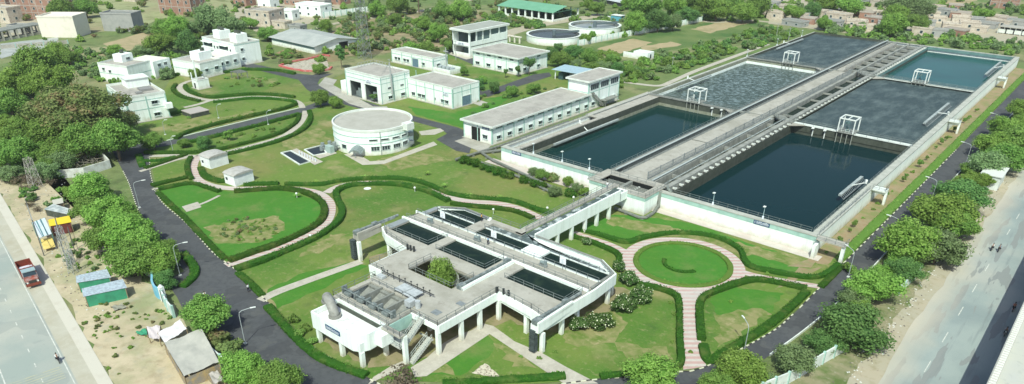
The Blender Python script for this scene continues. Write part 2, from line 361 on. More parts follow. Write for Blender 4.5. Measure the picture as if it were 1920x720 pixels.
# right highway
def wob(x,y0,y1,amp,seed,step=4):
    r=random.Random(seed); n=int((y1-y0)/step); return [(x+r.uniform(-amp,amp),y0+i*(y1-y0)/n) for i in range(n+1)]
sheet('right_verge',wob(-18.6,40,330,.5,1)+[(-13,420),(2,420),(2,40)],.022,SHOUL)
sheet('right_highway',wob(-14.2,40,420,.45,2)+[(14,900),(14,-40)],.045,HWAYR)
mb=MB()
for y in np.arange(54.2,400,10.85): mb.box(-9.35+.003*(y-100)-.07,-9.35+.003*(y-100)+.07,y,y+3.9,.05,.062)
struct(mb.obj('lane_dash',PAINT))
sheet('verge_weeds',ragged([(-21,60),(-17.5,60),(-16.6,160),(-16,330),(-25,330),(-25,60)],.6,2,5),.03,surf('weedy_ground',[((.1,.15,.04),.25,.42,.62,6),((.42,.4,.33),1.2,.62,.72,6,.8)],(.27,.25,.15),1))
# campus lawn
camp=PL([(290,200),(330,130),(480,125),(600,160),(640,140),(720,120),(850,95),(1030,95),(1160,120),(1170,160),(900,270),(950,310),(1120,370),(1250,400),(1580,490),(1535,545),(1440,627),(1320,690),(1120,712),(960,722),(690,712),(600,660),(495,560),(400,475),(300,375),(275,275),(240,250)])
sheet('lawn',camp,.04,LAWN)
for nm,pp in (('lush_lawn',[(293,352),(360,344),(430,360),(530,355),(600,378),(615,405),(590,432),(520,462),(480,475),(425,490),(350,420)]),
  ('lush_lawn',[(1090,425),(1160,455),(1210,445),(1280,437),(1345,450),(1395,480),(1410,505),(1470,515),(1520,505),(1480,480),(1400,455),(1300,420),(1200,405),(1150,402)]),
  ('lush_lawn',[(765,200),(850,212),(900,198),(910,185),(960,178),(900,232),(870,240),(780,215)]),
  ('lush_lawn',[(500,545),(560,515),(660,493),(690,500),(640,520),(600,545),(560,560),(520,580)]),
  ('lush_lawn',[(770,700),(830,650),(905,622),(935,650),(900,680),(860,705)]),
  ('lush_lawn',[(1330,560),(1380,540),(1470,550),(1440,590),(1400,600),(1345,590)])):
    sheet(nm,ragged(PL(pp),.4,1.5,len(pp)),.052,LAWNB)
DRY=surf('dry_grass',[((.12,.18,.035),.35,.42,.6,8),((.38,.33,.18),.8,.55,.72,8,.8)],(.25,.24,.10),1)
for pp in ([(1130,403),(1250,424),(1400,458),(1500,482),(1545,496),(1562,502),(1505,503),(1400,478),(1250,446),(1180,430),(1140,420)],[(1120,560),(1175,600),(1150,640),(1070,650),(1050,630),(1090,600)],[(1155,645),(1250,650),(1265,680),(1180,690)],
  [(1340,595),(1420,575),(1440,590),(1370,640),(1345,650)],[(560,480),(620,440),(650,440),(600,478)],[(520,255),(600,240),(620,262),(540,285)],[(310,235),(420,220),(480,205),(470,222),(400,240),(330,250)],[(700,300),(790,285),(850,300),(740,320)],[(780,700),(830,680),(850,700)],[(930,640),(975,665),(1000,690),(960,690)],[(385,425),(520,405),(535,430),(490,455),(400,455)]):
    sheet('dry_patch',ragged(PL(pp),.7,1.3,len(pp)+int(pp[0][0])),.058,DRY)
# tank side strips
sheet('brown_strip',ragged([(-37,118),(-33.2,134),(-33,360),(-37,360)],.15,2),.055,BROWN)
sheet('service_apron',[(-39,128.5),(-35.2,131),(-35.6,136),(-37,138),(-37,134)],.06,BROWN)
gr=[(-33.6,142.5),(-31.0,142.5),(-30.9,200),(-30.6,360),(-33.0,360),(-33.3,200)]
# internal asphalt road
re=PL([(232,262),(275,275),(283,330),(300,375),(350,420),(400,475),(440,505),(495,560),(540,610),(600,660),(680,705)])
re=[(p[0],p[1]) for p in re]+[(-67,52.3),(-60,55.3),(-53.5,62.5),(-49.5,69.5),(-46.1,74),(-43.4,77.1),(-38,83.6),(-35.4,87.3),(-31.8,102.9),(-31.1,111.7),(-31.0,137),(-30.7,200),(-30.5,420)]
le=PL([(205,258),(212,285),(240,340),(262,400),(300,455),(345,510)])
le=[(p[0],p[1]) for p in le]+[(-125,47),(-116,44.5),(-107.8,44.6),(-97.2,43),(-87.8,41.8),(-73,42.5),(-58,47),(-47,57),(-39,67.5),(-32.5,81),(-28.4,101.3),(-26.4,123),(-26.1,136),(-25.7,200),(-25.4,260),(-25.2,420)]
re=spline(re,2); le=spline(le,2)
sheet('internal_road',re+le[::-1],.07,ASPH)
sheet('gate_apron',PL([(345,512),(372,518),(372,530),(347,552),(330,553),(345,585),(362,600),(405,610),(420,540),(380,500)]),.073,ASPH)
sheet('service_lane',PL([(290,262),(313,265),(367,251),(480,223),(560,204),(600,190),(640,182),(655,190),(600,200),(560,214),(480,233),(367,261),(313,274),(275,280),(232,280),(232,266)]),.075,ASPH2)
sheet('plant_road',PL([(440,112),(520,130),(545,137),(585,141),(625,138),(600,148),(595,157),(612,166),(700,195),(780,219),(860,240),(872,246),(886,270),(880,288),(855,283),(818,262),(838,251),(827,242),(775,228),(700,210),(640,195),(605,186),(575,168),(560,150),(520,141),(440,121)]),.078,ASPH)
sheet('plant_lane',PL([(905,172),(935,163),(1000,140),(1030,136),(1034,143),(960,166),(915,182),(880,172),(850,160),(855,157),(890,166)]),.08,ASPH)
sheet('pump_lane',PL([(839,94),(860,97),(892,113),(888,122),(835,99)]),.08,ASPH2)
# paths
def path(name,px,w,mat=PAVER,z=.095,closed=False):
    o=MB().ribbon(spline(PL(px),1.0),w,z).obj(name,mat); return struct(o)
path('garden_path',[(377,292),(365,303),(362,320),(372,338),(398,349),(440,354),(500,353),(550,354),(592,361),(614,375),(620,392),(613,415),(588,438),(535,460),(482,478),(424,498)],2.3)
path('garden_path',[(612,362),(632,351),(660,344.5),(697,342.5),(747,344),(790,353),(840,370),(880,378),(935,382),(975,392),(1015,410)],2.1,z=.099)
path('plain_path',[(262,322),(300,310),(335,299),(375,291)],1.3,PATHM)
path('plain_path',[(268,294),(320,292),(373,293),(417,287),(480,271),(523,258.5),(545,247),(562,233),(571,218),(573,208)],1.9,PATHM,.092)
path('plain_path',[(567,203),(564,196),(552,189),(513,183),(470,182),(430,185),(395,188),(362,182),(342,172),(337,162),(350,154),(362,151)],2.0,PATHM,.092)
path('plain_path',[(395,188),(372,196),(345,202)],1.8,PATHM,.097)
path('plain_path',[(285,356),(320,349),(362,342)],1.0,PATHM)
path('plain_path',[(352,392),(385,380),(412,367)],.8,PATHM)
sheet('slab_seat',PL([(341,388),(350,398),(378,389),(371,379)]),.1,PATHM)
path('plain_path',[(488,564),(520,548),(590,522),(677,491)],2.0,PATHM)
sheet('headworks_path',PL([(778,708),(800,706),(918,627),(1060,722),(1122,720),(1060,688),(1015,662),(965,641),(925,612),(905,607),(885,620),(860,628),(830,645),(800,672),(770,690)]),.093,PATHM)
sheet('headworks_path',PL([(690,722),(735,700),(765,683),(770,672),(735,686),(700,708)]),.094,PATHM)
sheet('lawn_slab',PL([(645,290),(668,287),(694,303),(720,301),(813,266),(820,272),(720,308),(680,310)]),.095,PATHM)
sheet('entrance_slab',PL([(640,282),(668,287),(680,280),(650,268),(625,266),(620,280)]),.09,PATHM)
sheet('entrance_slab',PL([(785,247),(825,241),(833,246),(815,253),(790,254)]),.09,PATHM)
sheet('entrance_slab',PL([(597,160),(655,195),(712,212),(730,206),(725,200),(700,200),(625,160),(632,150),(610,145)]),.098,CON)
sheet('entrance_slab',PL([(852,265),(905,287),(923,272),(885,255)]),.1,CON)
sheet('entrance_slab',PL([(880,192),(900,199),(915,193),(893,186)]),.1,CON)
icx,icy=-54.9,116.0
mb=MB().ring(icx,icy,.085,.095,9.6,11.9,96); struct(mb.obj('circular_path',PAVER))
struct(MB().disc(icx,icy,.06,9.6).obj('round_lawn',LAWNB))
path('garden_path',[(1074,437),(1100,446),(1140,459),(1172,474)],2.2,z=.1)
path('garden_path',[(1382,507),(1410,516),(1450,524),(1536,538)],1.7,z=.1)
struct(MB().sheet(PL([(1270,540),(1276,550),(1279,600),(1281,694),(1300,692),(1324,687),(1314,640),(1309,590),(1309,560),(1330,540)]),.1).obj('garden_path',PAVER))
# gravel bed triangle, pale stone slabs
sheet('stone_bed',ragged(PL([(884,701),(909,681),(942,709)]),.15,.6),.09,surf('pebbles',[((.25,.2,.15),3.5,.5,.6,6)],(.6,.55,.42),.9,(5,.6,.1)))
struct(MB().disc(*P(689,354)[:2],.1,.9,24).obj('pale_disc',WC))
# fields in the distance
def field(px,mat,z=.03,amp=.8): sheet('field',ragged(PL(px),amp,4,int(px[0][0])),z,mat)
field([(1085,92),(1130,80),(1280,50),(1330,42),(1440,44),(1400,60),(1290,88),(1180,108)],FIELDG)
field([(1120,92),(1185,72),(1225,80),(1165,100)],FIELDT,.045)
field([(1295,55),(1360,38),(1420,40),(1330,62)],FIELDT,.045)
field([(1200,88),(1260,78),(1280,84),(1210,97)],FIELDT,.05)
field([(1600,-10),(1900,-30),(1930,20),(1870,25),(1640,22)],surf('far_meadow',[((.3,.27,.15),.03,.45,.65)],(.13,.2,.06),1))
field([(1740,18),(1800,-8),(1860,-10),(1800,12)],FIELDT,.045)
OLIVE=surf('olive_field',[((.3,.26,.15),.03,.45,.65),((.12,.15,.05),.15,.5,.75)],(.3,.32,.16),1)
field([(165,62),(150,20),(110,-20),(400,-30),(640,-30),(480,20),(300,35),(262,52)],OLIVE)
field([(195,82),(270,60),(330,75),(290,90),(210,100)],FIELDT,.04)
field([(620,112),(600,70),(660,30),(860,15),(930,30),(860,60),(850,85),(720,100)],surf('brown_scrub',[((.14,.16,.06),.06,.42,.6,7),((.34,.26,.17),.2,.55,.7,7),((.1,.08,.05),.5,.58,.75,6)],(.33,.26,.16),1))
field([(650,112),(590,120),(520,100),(570,70),(660,75)],surf('ochre_scrub',[((.14,.16,.06),.06,.42,.6,7)],(.3,.21,.12),1),.035)
field([(0,110),(100,86),(110,70),(0,82)],surf('grey_yard',[((.3,.32,.3),.2,.4,.7)],(.4,.42,.4),.9),.04)
field([(430,-20),(640,-25),(640,30),(560,50),(480,60),(440,30)],SHOUL,.036)
field([(0,20),(60,-10),(110,20),(100,60),(0,70)],SHOUL,.036)
field([(1440,-10),(1700,-10),(1720,60),(1600,64),(1440,44)],SHOUL,.036)
field([(1700,30),(1940,40),(1940,90),(1760,78)],SHOUL,.037)
field([(110,92),(200,88),(260,100),(160,108)],OLIVE,.04)
def track(px,w,mat=SHOUL,z=.06): struct(MB().ribbon(spline(PL(px),3),w,z).obj('dirt_track',mat))
track([(585,56),(640,42),(770,24),(860,5),(900,-5)],4)
track([(930,72),(960,60),(1010,47),(1080,36),(1130,28)],9)
track([(1280,33),(1340,42),(1400,38),(1480,46),(1560,55)],4)
track([(1500,2),(1580,12),(1640,18)],3)
track([(1700,75),(1780,62),(1860,72),(1930,82)],5)
struct(MB().ribbon(spline(PL([(1150,150),(1185,156),(1235,161),(1262,152),(1300,135),(1350,116),(1440,83)]),2),2.4,.07).obj('concrete_track',PATHM))
sheet('yard_slab',PL([(842,102),(875,112),(890,108),(850,95)]),.085,PATHM)
# kerbs along the internal road
def kerb(pts,w=.22,h=.17,blk=.8):
    q=resamp(pts,blk); mb=MB()
    for i,(a,b) in enumerate(zip(q[:-1],q[1:])):
        mb.wallline([a,(a[0]+(b[0]-a[0])*.92,a[1]+(b[1]-a[1])*.92)],w,0,h,i%2)
    struct(mb.obj('kerb',[CSTRIPE,CDARK]))
kerb([p for p in re if -200<p[0]<-95 and p[1]<90]); kerb([p for p in re if -94.5<p[0]<-61.5])
kerb([p for p in re if -58<p[0] and p[1]<112])
kerb([p for p in re if p[1]>114 and p[0]>-40][:60],blk=1.2)
kerb([p for p in le if -190<p[0]<-128]); 
struct(MB().wallline([p for p in le if p[0]>-34 and p[1]>96],.18,0,.45).obj('kerb_wall',WC))
struct(MB().wallline([(p[0],p[1]) for p in PL([(313,264),(367,250),(480,222),(560,203)])],.25,0,.2).obj('kerb',WC))
# ================================================================= HEDGES
def leafcards(rnd,centres,normals,size,jit=.6):
    n=len(centres); c=np.array(centres); nr=np.array(normals)
    rs=np.random.RandomState(rnd)
    d=nr+rs.normal(0,jit,(n,3)); d/=np.linalg.norm(d,axis=1)[:,None]
    t=np.cross(d,rs.normal(0,1,(n,3))); t/=np.linalg.norm(t,axis=1)[:,None]; b=np.cross(d,t)
    s=size*rs.uniform(.6,1.3,(n,1)); 
    v=np.stack([c-t*s-b*s*.55,c+t*s*.2-b*s*.75,c+t*s+b*s*.4,c-t*s*.3+b*s*.7],1).reshape(-1,3)
    return v
def leafmesh(name,v,tints,mat,extra=None):
    """v: 4 verts per leaf, numpy; tints one value per leaf; extra=(verts,faces,tint) of a core"""
    n=len(v)//4; V=v; faces=np.arange(n*4).reshape(-1,4)
    tv=np.repeat(tints,4)
    me=bpy.data.meshes.new(name)
    if extra:
        ev,ef,et=extra
        F_=[tuple(f) for f in faces]+[tuple(i+n*4 for i in f) for f in ef]
        V=np.vstack([v,np.array(ev)]); tv=np.concatenate([tv,np.full(len(ev),et)])
        me.from_pydata(V.tolist(),[],F_)
    else: me.from_pydata(V.tolist(),[],faces.tolist())
    a=me.attributes.new('tint','FLOAT','POINT'); a.data.foreach_set('value',tv.astype(np.float32))
    me.materials.append(mat); me.update(); return me
hn=[0]
def hedge(pts,w,h,label,mat=None,dens=11,group=None,closed=False,cat='hedge',px=True,leaf=.14,name='hedge'):
    hn[0]+=1; rs=np.random.RandomState(hn[0]); mat=mat or LH
    q=spline(PL(pts) if px else pts,.6,closed)
    if closed: q.append(q[0])
    base=q[0]; n=len(q)
    prof=[(-.5,0),(-.52,.5),(-.45,.88),(-.2,1.0),(.2,1.0),(.45,.88),(.52,.5),(.5,0)]
    vs=[];k=len(prof); A=np.array(q); D=np.gradient(A,axis=0); D/=np.linalg.norm(D,axis=1)[:,None]+1e-9; Nn=np.stack([-D[:,1],D[:,0]],1)
    for i in range(n):
        hv=h*(1+.06*math.sin(i*.37+hn[0])+rs.uniform(-.1,.1)+.08*math.sin(i*.11+2*hn[0])); wv=w*(1+rs.uniform(-.1,.1)+.1*math.sin(i*.23+hn[0]))
        for a,b in prof:
          vs.append((A[i,0]+Nn[i,0]*a*wv-base[0],A[i,1]+Nn[i,1]*a*wv-base[1],b*hv*.95+.03))
    fs=[(i*k+j,(i+1)*k+j,(i+1)*k+j+1,i*k+j+1) for i in range(n-1) for j in range(k-1)]
    fs+=[tuple(range(k)),tuple(range((n-1)*k,n*k))[::-1]]
    length=n*.6; m=int(length*dens*(w+1.6*h)); m=max(20,min(m,9000))
    ii=rs.randint(0,n-1,m); tt=rs.uniform(0,1,m)[:,None]; c2=A[ii]*(1-tt)+A[ii+1]*tt; N2=Nn[ii]
    side=rs.randint(0,4,m); cc=np.zeros((m,3)); nr=np.zeros((m,3))
    u=rs.uniform(-.5,.5,m)*w; zz=rs.uniform(.1,1,m)*h
    top=side<2
    cc[:,:2]=c2-np.array(base); cc[top,:2]+=N2[top]*u[top][:,None]; cc[top,2]=h*1.0; nr[top,2]=1
    sg=np.where(side==2,1,-1)[:,None]; ns=~top
    cc[ns,:2]+=(N2*sg*w*.52)[ns]; cc[ns,2]=zz[ns]; nr[ns,:2]=(N2*sg)[ns]
    cc+=rs.normal(0,.03,cc.shape)
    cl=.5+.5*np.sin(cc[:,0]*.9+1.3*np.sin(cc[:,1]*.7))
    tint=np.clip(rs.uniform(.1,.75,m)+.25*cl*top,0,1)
    v=leafcards(hn[0],cc,nr,leaf,.5)
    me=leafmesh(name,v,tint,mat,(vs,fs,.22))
    o=bpy.data.objects.new(name,me); COL.objects.link(o); o.location=(base[0],base[1],0)
    tag(o,label,cat,group); return o
hedge([(298,357),(357,346),(390,354),(412,361)],1.1,.8,'clipped hedge on the near side of the paved curve, between asphalt road and slab seat')
hedge([(440,361),(480,358),(530,356),(572,363),(601,379),(609,398),(598,420),(563,441),(513,463),(480,474),(430,492)],1.5,.9,'long curved hedge wrapping the big lush lawn with the scruffy flower bed')
hedge([(841,379),(797,359),(747,348),(690,347),(655,350),(632,361),(634,378),(642,395),(638,412),(625,426),(590,449),(535,473),(492,492),(442,508)],1.5,.9,'long S-shaped hedge on the right of the striped path, around the middle lawn')
hedge([(535,347),(597,348),(637,341),(697,336),(757,337),(800,347),(840,364),(880,371),(960,379),(1010,396),(1045,405)],1.2,.8,'thin long hedge on the far side of the striped path below the round building')
hedge([(457,349),(480,347),(523,346)],1.1,.8,'short hedge right of the nearer white hut')
hedge([(845,384),(880,388),(930,393),(960,397),(985,405),(1000,412)],1.1,.8,'short curved hedge just behind the headworks tanks')
ring=[(icx+9.1*math.cos(a*math.pi/24),icy+9.1*math.sin(a*math.pi/24)) for a in range(48)]
hedge(ring,1.0,.42,'low circular hedge edging the round lawn',px=False,closed=True,mat=LB)
hedge([(icx+3.6*math.cos(a/10),icy+3.6*math.sin(a/10)) for a in range(34,60)],.7,.42,'small dark crescent hedge in the middle of the round lawn',px=False)
hedge([(1090,433),(1130,444),(1173,456),(1212,446),(1275,438.5),(1340,446),(1385,468),(1400,497),(1440,510),(1528,522),(1572,498)],1.1,.8,'curved hedge between the round path and the big tank wall')
hedge([(1072,445),(1100,453),(1145,471),(1160,482),(1159,500)],1.1,.8,'short hedge left of the round path beside the white-flowering bushes')
hedge([(1190,533),(1240,545),(1266,556),(1273,575),(1274,640),(1275,684),(1250,692)],1.1,.9,'tall straight hedge left of the path running down to the road')
hedge([(1315,640),(1311,590),(1316,563),(1345,547),(1400,529),(1440,529),(1512,544)],1.3,.9,'hedge on the upper side of the triangular lawn by the road')
hedge([(1318,650),(1328,678),(1352,666),(1392,643),(1440,612),(1480,580),(1512,549)],1.5,.7,'hedge along the roadside edge of the triangular lawn')
hedge([(503,577),(547,627),(593,667),(630,687),(688,707)],1.5,.7,'roadside hedge curving below the headworks inlet')
hedge([(830,721),(900,718),(960,714),(1060,708)],1.3,.7,'low roadside hedge at the bottom of the photo below the pebble triangle')
hedge([(1125,709),(1165,704),(1210,698)],1.2,.7,'short roadside hedge right of the headworks path')
hedge([(296,362),(345,408),(385,450),(422,487)],1.3,.45,'low roadside hedge along the asphalt edge of the lush lawn')
hedge([(446,513),(470,533),(492,556)],1.3,.5,'short low roadside hedge left of the plain diagonal path')
hedge([(1538,540),(1560,518),(1578,500)],1.2,.5,'short roadside hedge at the near corner of the tank wall')
hedge([(285,350),(320,341),(357,333)],1.4,.7,'hedge beside the narrow plain path left of the white huts')
hedge([(272,317),(300,308),(350,291)],1.2,.6,'hedge between two narrow plain paths left of the huts')
hedge([(270,303),(300,302),(330,296)],1.2,.6,'small hedge below the road end, first of the narrow garden strips')
hedge([(358,297),(352,312),(354,327),(360,338)],1.3,.8,'short thick hedge on the left bank of the paved curve')
hedge([(377,318),(385,332),(412,342),(425,340)],1.6,.9,'thick hedge inside the paved curve around the white huts')
hedge([(260,292),(264,303),(268,314)],1.6,.6,'tiny roadside hedge at the end of the narrow garden strips')
hedge([(272,288),(322,288),(372,287),(415,281),(480,265),(520,253),(545,240),(558,228),(562,215)],1.2,.8,'long hedge on the inner side of the pale curved path by the lane')
hedge([(420,292),(480,278),(528,264),(560,250),(577,236),(583,222),(580,210)],1.4,.8,'long hedge on the outer side of the pale curved path by the lane')
hedge([(330,262),(367,245),(480,217),(530,206),(556,197)],1.4,.9,'straight hedge on the upper side of the asphalt lane')
hedge([(340,271),(372,265),(480,238),(540,222),(560,216)],1.4,.9,'straight hedge on the lower side of the asphalt lane')
hedge([(553,184),(513,179),(470,178),(430,181),(395,184),(370,179),(352,170),(348,162)],1.4,.9,'upper loop hedge behind the pale looping path')
hedge([(555,196),(548,191),(513,187),(470,186),(430,190),(400,193)],1.2,.8,'lower loop hedge in front of the pale looping path')
hedge([(330,160),(325,170),(340,182),(375,191)],1.3,.8,'hedge left of the looping path near the white house')
hedge([(392,141),(430,136),(470,132),(520,134),(553,140)],1.5,1.0,'hedge along the plant road in front of the small apartments')
hedge([(285,224),(300,222),(345,210)],1.4,1.0,'hedge under the wall of the nearest white house')
hedge([(325,143),(345,140)],1.3,1.0,'short hedge at the foot of the second white house')
hedge([(345,478),(357,492),(366,508),(362,522),(352,532),(342,540)],1.6,.8,'curved hedge on the traffic island at the gate')
hedge(gr[:1]+[(-32.3,142.5)],.1,.1,'x',px=False) if 0 else None
o=hedge([(-32.2,138.5),(-32.1,160),(-31.9,200),(-31.8,260),(-31.7,350)],1.9,.45,'long low green hedge strip between the tank wall and the right service road',px=False,dens=7,leaf=.16,mat=LB)
# ================================================================= TREES, SHRUBS
def crown(seed,rx,ry,rz,cz,nblob,nleaf,leaf,mat,name='crown',blob=.42,core=True,up=.3,trunk_h=0,blossom=0,sparse=0):
    rs=np.random.RandomState(seed)
    B=[];
    for i in range(nblob):
        while True:
            p=rs.uniform(-1,1,3)
            if np.linalg.norm(p)<1 and p[2]>-.75: break
        p=p*(.35+.5*np.linalg.norm(p))
        B.append((p[0]*rx,p[1]*ry,cz+p[2]*rz*.9,blob*min(rx,ry,rz*1.2)*rs.uniform(.6,1.25)))
    B=np.array(B); idx=rs.randint(0,nblob,nleaf)
    d=rs.normal(0,1,(nleaf,3)); d/=np.linalg.norm(d,axis=1)[:,None]
    rad=B[idx,3:4]*(1+rs.normal(0,.12+sparse,(nleaf,1)))
    c=B[idx,:3]+d*rad*np.array([1,1,.8])
    # cull leaves deep inside other blobs
    keep=np.ones(nleaf,bool)
    for b in B:
        dd=np.linalg.norm((c-b[:3])/np.array([1,1,.8]),axis=1); keep&=dd>b[3]*.72
    keep&=c[:,2]>.1
    c=c[keep]; d=d[keep]; ix=idx[keep]
    nrm=d+np.array([0,0,up])
    ct=rs.uniform(0,1,nblob)[ix]
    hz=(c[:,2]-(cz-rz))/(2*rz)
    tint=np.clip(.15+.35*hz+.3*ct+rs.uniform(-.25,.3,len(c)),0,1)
    v=leafcards(seed,c,nrm,leaf,.55)
    ex=None
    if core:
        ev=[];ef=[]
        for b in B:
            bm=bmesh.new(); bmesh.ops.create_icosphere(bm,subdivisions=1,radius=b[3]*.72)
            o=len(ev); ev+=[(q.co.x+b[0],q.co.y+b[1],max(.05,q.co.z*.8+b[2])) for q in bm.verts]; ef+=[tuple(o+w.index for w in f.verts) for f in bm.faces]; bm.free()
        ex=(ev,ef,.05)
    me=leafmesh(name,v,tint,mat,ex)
    if blossom:
        k=rs.choice(len(c),min(blossom,len(c)),replace=False); k=k[c[k,2]>cz-rz*.5]
        me2=leafmesh('blossom',leafcards(seed+1,c[k]+d[k]*.12,nrm[k],leaf*.75,.4),np.ones(len(k)),WHITEFL); 
        return me,me2,B
    return me,None,B
def trunkmesh(B,h,r,seed=0,limbs=5):
    mb=MB(); rs=random.Random(seed); fork=h*.45
    mb.path([(0,0,-.1),(rs.uniform(-.1,.1)*r*3,rs.uniform(-.1,.1),fork*.5),(rs.uniform(-.3,.3)*r*2,rs.uniform(-.2,.2),fork)],r,7)
    for b in sorted(B.tolist(),key=lambda b:-b[3])[:limbs]:
        mb.tube((0,0,fork*.9),(b[0]*.5,b[1]*.5,fork+(b[2]-fork)*.55),r*.55,5,r*.35); mb.tube((b[0]*.5,b[1]*.5,fork+(b[2]-fork)*.55),(b[0],b[1],b[2]),r*.35,5,r*.12)
    return mb
PROTO={}
def proto(key,seed,rx,ry,rz,cz,nb,nl,leaf,mat,trunk=None,**k):
    me,me2,B=crown(seed,rx,ry,rz,cz,nb,nl,leaf,mat,**k)
    tm=None
    if trunk:
        mb=trunkmesh(B,cz,trunk,seed); tm=bpy.data.meshes.new('trunk'); tm.from_pydata(mb.v,[],mb.f); tm.materials.append(BARK); tm.update()
    PROTO[key]=(me,me2,tm,rx)
# unit-ish prototypes (metres)
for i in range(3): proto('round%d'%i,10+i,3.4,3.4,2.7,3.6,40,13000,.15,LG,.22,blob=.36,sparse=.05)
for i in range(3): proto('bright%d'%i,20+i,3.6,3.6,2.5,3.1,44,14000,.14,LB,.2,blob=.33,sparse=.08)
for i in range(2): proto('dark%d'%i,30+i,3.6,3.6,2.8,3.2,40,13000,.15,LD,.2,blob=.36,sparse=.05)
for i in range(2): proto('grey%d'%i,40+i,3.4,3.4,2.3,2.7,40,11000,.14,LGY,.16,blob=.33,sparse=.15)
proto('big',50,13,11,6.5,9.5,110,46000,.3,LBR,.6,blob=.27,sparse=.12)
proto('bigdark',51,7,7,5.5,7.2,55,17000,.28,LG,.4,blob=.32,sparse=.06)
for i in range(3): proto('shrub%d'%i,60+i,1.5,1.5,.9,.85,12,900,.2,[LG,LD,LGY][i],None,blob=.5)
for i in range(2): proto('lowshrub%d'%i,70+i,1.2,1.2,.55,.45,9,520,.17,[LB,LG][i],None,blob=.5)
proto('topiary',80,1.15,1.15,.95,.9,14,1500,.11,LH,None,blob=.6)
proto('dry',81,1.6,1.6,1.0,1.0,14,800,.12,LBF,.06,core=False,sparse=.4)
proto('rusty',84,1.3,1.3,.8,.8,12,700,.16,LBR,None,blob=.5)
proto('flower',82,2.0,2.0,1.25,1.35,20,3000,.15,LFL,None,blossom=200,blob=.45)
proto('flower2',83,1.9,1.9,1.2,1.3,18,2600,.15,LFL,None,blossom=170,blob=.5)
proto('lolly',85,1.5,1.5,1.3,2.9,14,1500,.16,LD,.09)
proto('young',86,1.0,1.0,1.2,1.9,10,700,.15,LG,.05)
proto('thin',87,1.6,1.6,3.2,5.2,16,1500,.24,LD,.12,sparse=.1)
# cycad: arching fronds
def cycad():
    mb=MB(); rs=random.Random(3)
    for k in range(26):
        a=k*2.4; L=1.3*rs.uniform(.8,1.1); up=rs.uniform(.5,1.1); pr=None; ca,sa=math.cos(a),math.sin(a)
        for j in range(5):
            t=j/4; x=L*t; z=.35+up*math.sin(t*2.2)*.8; w=.14*(1-t*.8)
            cur=((ca*x-sa*w,sa*x+ca*w,z),(ca*x+sa*w,sa*x-ca*w,z))
            if pr: mb.add([pr[0],pr[1],cur[1],cur[0]],[(0,1,2,3)])
            pr=cur
    me=bpy.data.meshes.new('fronds'); me.from_pydata(mb.v,[],mb.f); a=me.attributes.new('tint','FLOAT','POINT'); a.data.foreach_set('value',[.75]*len(mb.v)); me.materials.append(LB); me.update()
    t=MB().tube((0,0,0),(0,0,.5),.2,8,.14); tm=bpy.data.meshes.new('stem'); tm.from_pydata(t.v,[],t.f); tm.materials.append(BARK)
    PROTO['cycad']=(me,None,tm,1.3)
cycad()
vr=random.Random(11)
def plant(key,loc,r,name,label,cat,group=None,h=None,rot=None):
    me,me2,tm,r0=PROTO[key]; s=r/r0
    t=bpy.data.objects.new(name,None) if (tm or me2) else bpy.data.objects.new(name,me); COL.objects.link(t)
    t.location=(loc[0],loc[1],loc[2] if len(loc)>2 else 0); t.rotation_euler=(0,0,vr.uniform(0,6.28) if rot is None else rot)
    q_=vr.uniform(.84,1.2); t.scale=(s*q_,s*vr.uniform(.85,1.15),s*(h or vr.uniform(.8,1.15))); tag(t,label,cat,group)
    if tm or me2:
        c=bpy.data.objects.new('fronds' if key=='cycad' else 'crown',me); COL.objects.link(c); c.parent=t
        if tm: c=bpy.data.objects.new('trunk',tm); COL.objects.link(c); c.parent=t
        if me2: c=bpy.data.objects.new('blossom',me2); COL.objects.link(c); c.parent=t
    return t
def tree_at(key,px,py,rpx,name,label,cat='tree',group=None,h=None,drop=None):
    """crown centre seen at (px,py) with a pixel radius; stand the tree on the ground below it"""
    me,me2,tm,r0=PROTO[key]
    czr={'big':9.5/13,'bigdark':7.2/7}.get(key, .35 if tm is None else .85)
    r=1.0
    for _ in range(6):
        w=P(px,py,r*czr*(h or 1)); d=(Vector(w)-Vector((0,0,CH))).dot(_f); r=rpx*d/F
    w=P(px,py,r*czr*(h or 1))
    return plant(key,(w[0],w[1],0),r,name,label,cat,group,h)
T=tree_at
# --- right-hand strip between service road and boundary wall
G1='bushy trees between the right service road and the boundary wall'
for i,(k,x,y,r,l) in enumerate([('bright1',1222,700,52,'bright yellow-green tree at the bottom of the photo right of the headworks path'),
 ('bright0',1395,690,52,'bright green bushy tree at the bottom edge nearest the striped path mouth'),('round0',1345,722,30,'small dark green tree at the bottom edge beside the road'),
 ('grey0',1490,672,46,'brownish green bush-tree above the white wall panel'),('dark1',1545,640,30,'small dark tree between the brownish bush and the large dark tree'),('dark0',1598,606,58,'large dark green tree leaning over the near service road'),
 ('bright2',1638,535,46,'bright green tree beside the road, just beyond the large dark one'),('dark1',1700,505,30,'dark small tree behind the bright roadside tree'),('bright0',1705,455,58,'wide bright green tree across the road from the tank corner'),
 ('grey1',1760,462,46,'grey-green tree between the wide bright tree and the highway'),('bright1',1768,395,48,'bright green tree left of the white gatepost structure'),('round2',1800,425,32,'mid-green tree below the white gatepost structure'),
 ('dark1',1808,365,36,'dark green tree beside the white gatepost structure'),('grey0',1850,305,36,'grey-green tree just above the white gatepost structure'),('bright2',1862,270,32,'bright tree by the road at mid height of the right edge'),
 ('round1',1888,300,30,'mid-green tree near the right edge above the wall end'),('bright1',1895,240,30,'bright green tree at the right edge beside the road'),('round0',1915,265,30,'mid-green tree on the right edge of the photo'),('bright0',1916,205,26,'farthest bright green tree on the right edge beside the road'),('grey1',1430,712,26,'small grey-green bush at the bottom edge beside the road')]):
    T(k,x,y,r*(1.15 if y<600 else 1.0),'roadside_tree',l,group=G1,h=.82)
rq=random.Random(77)
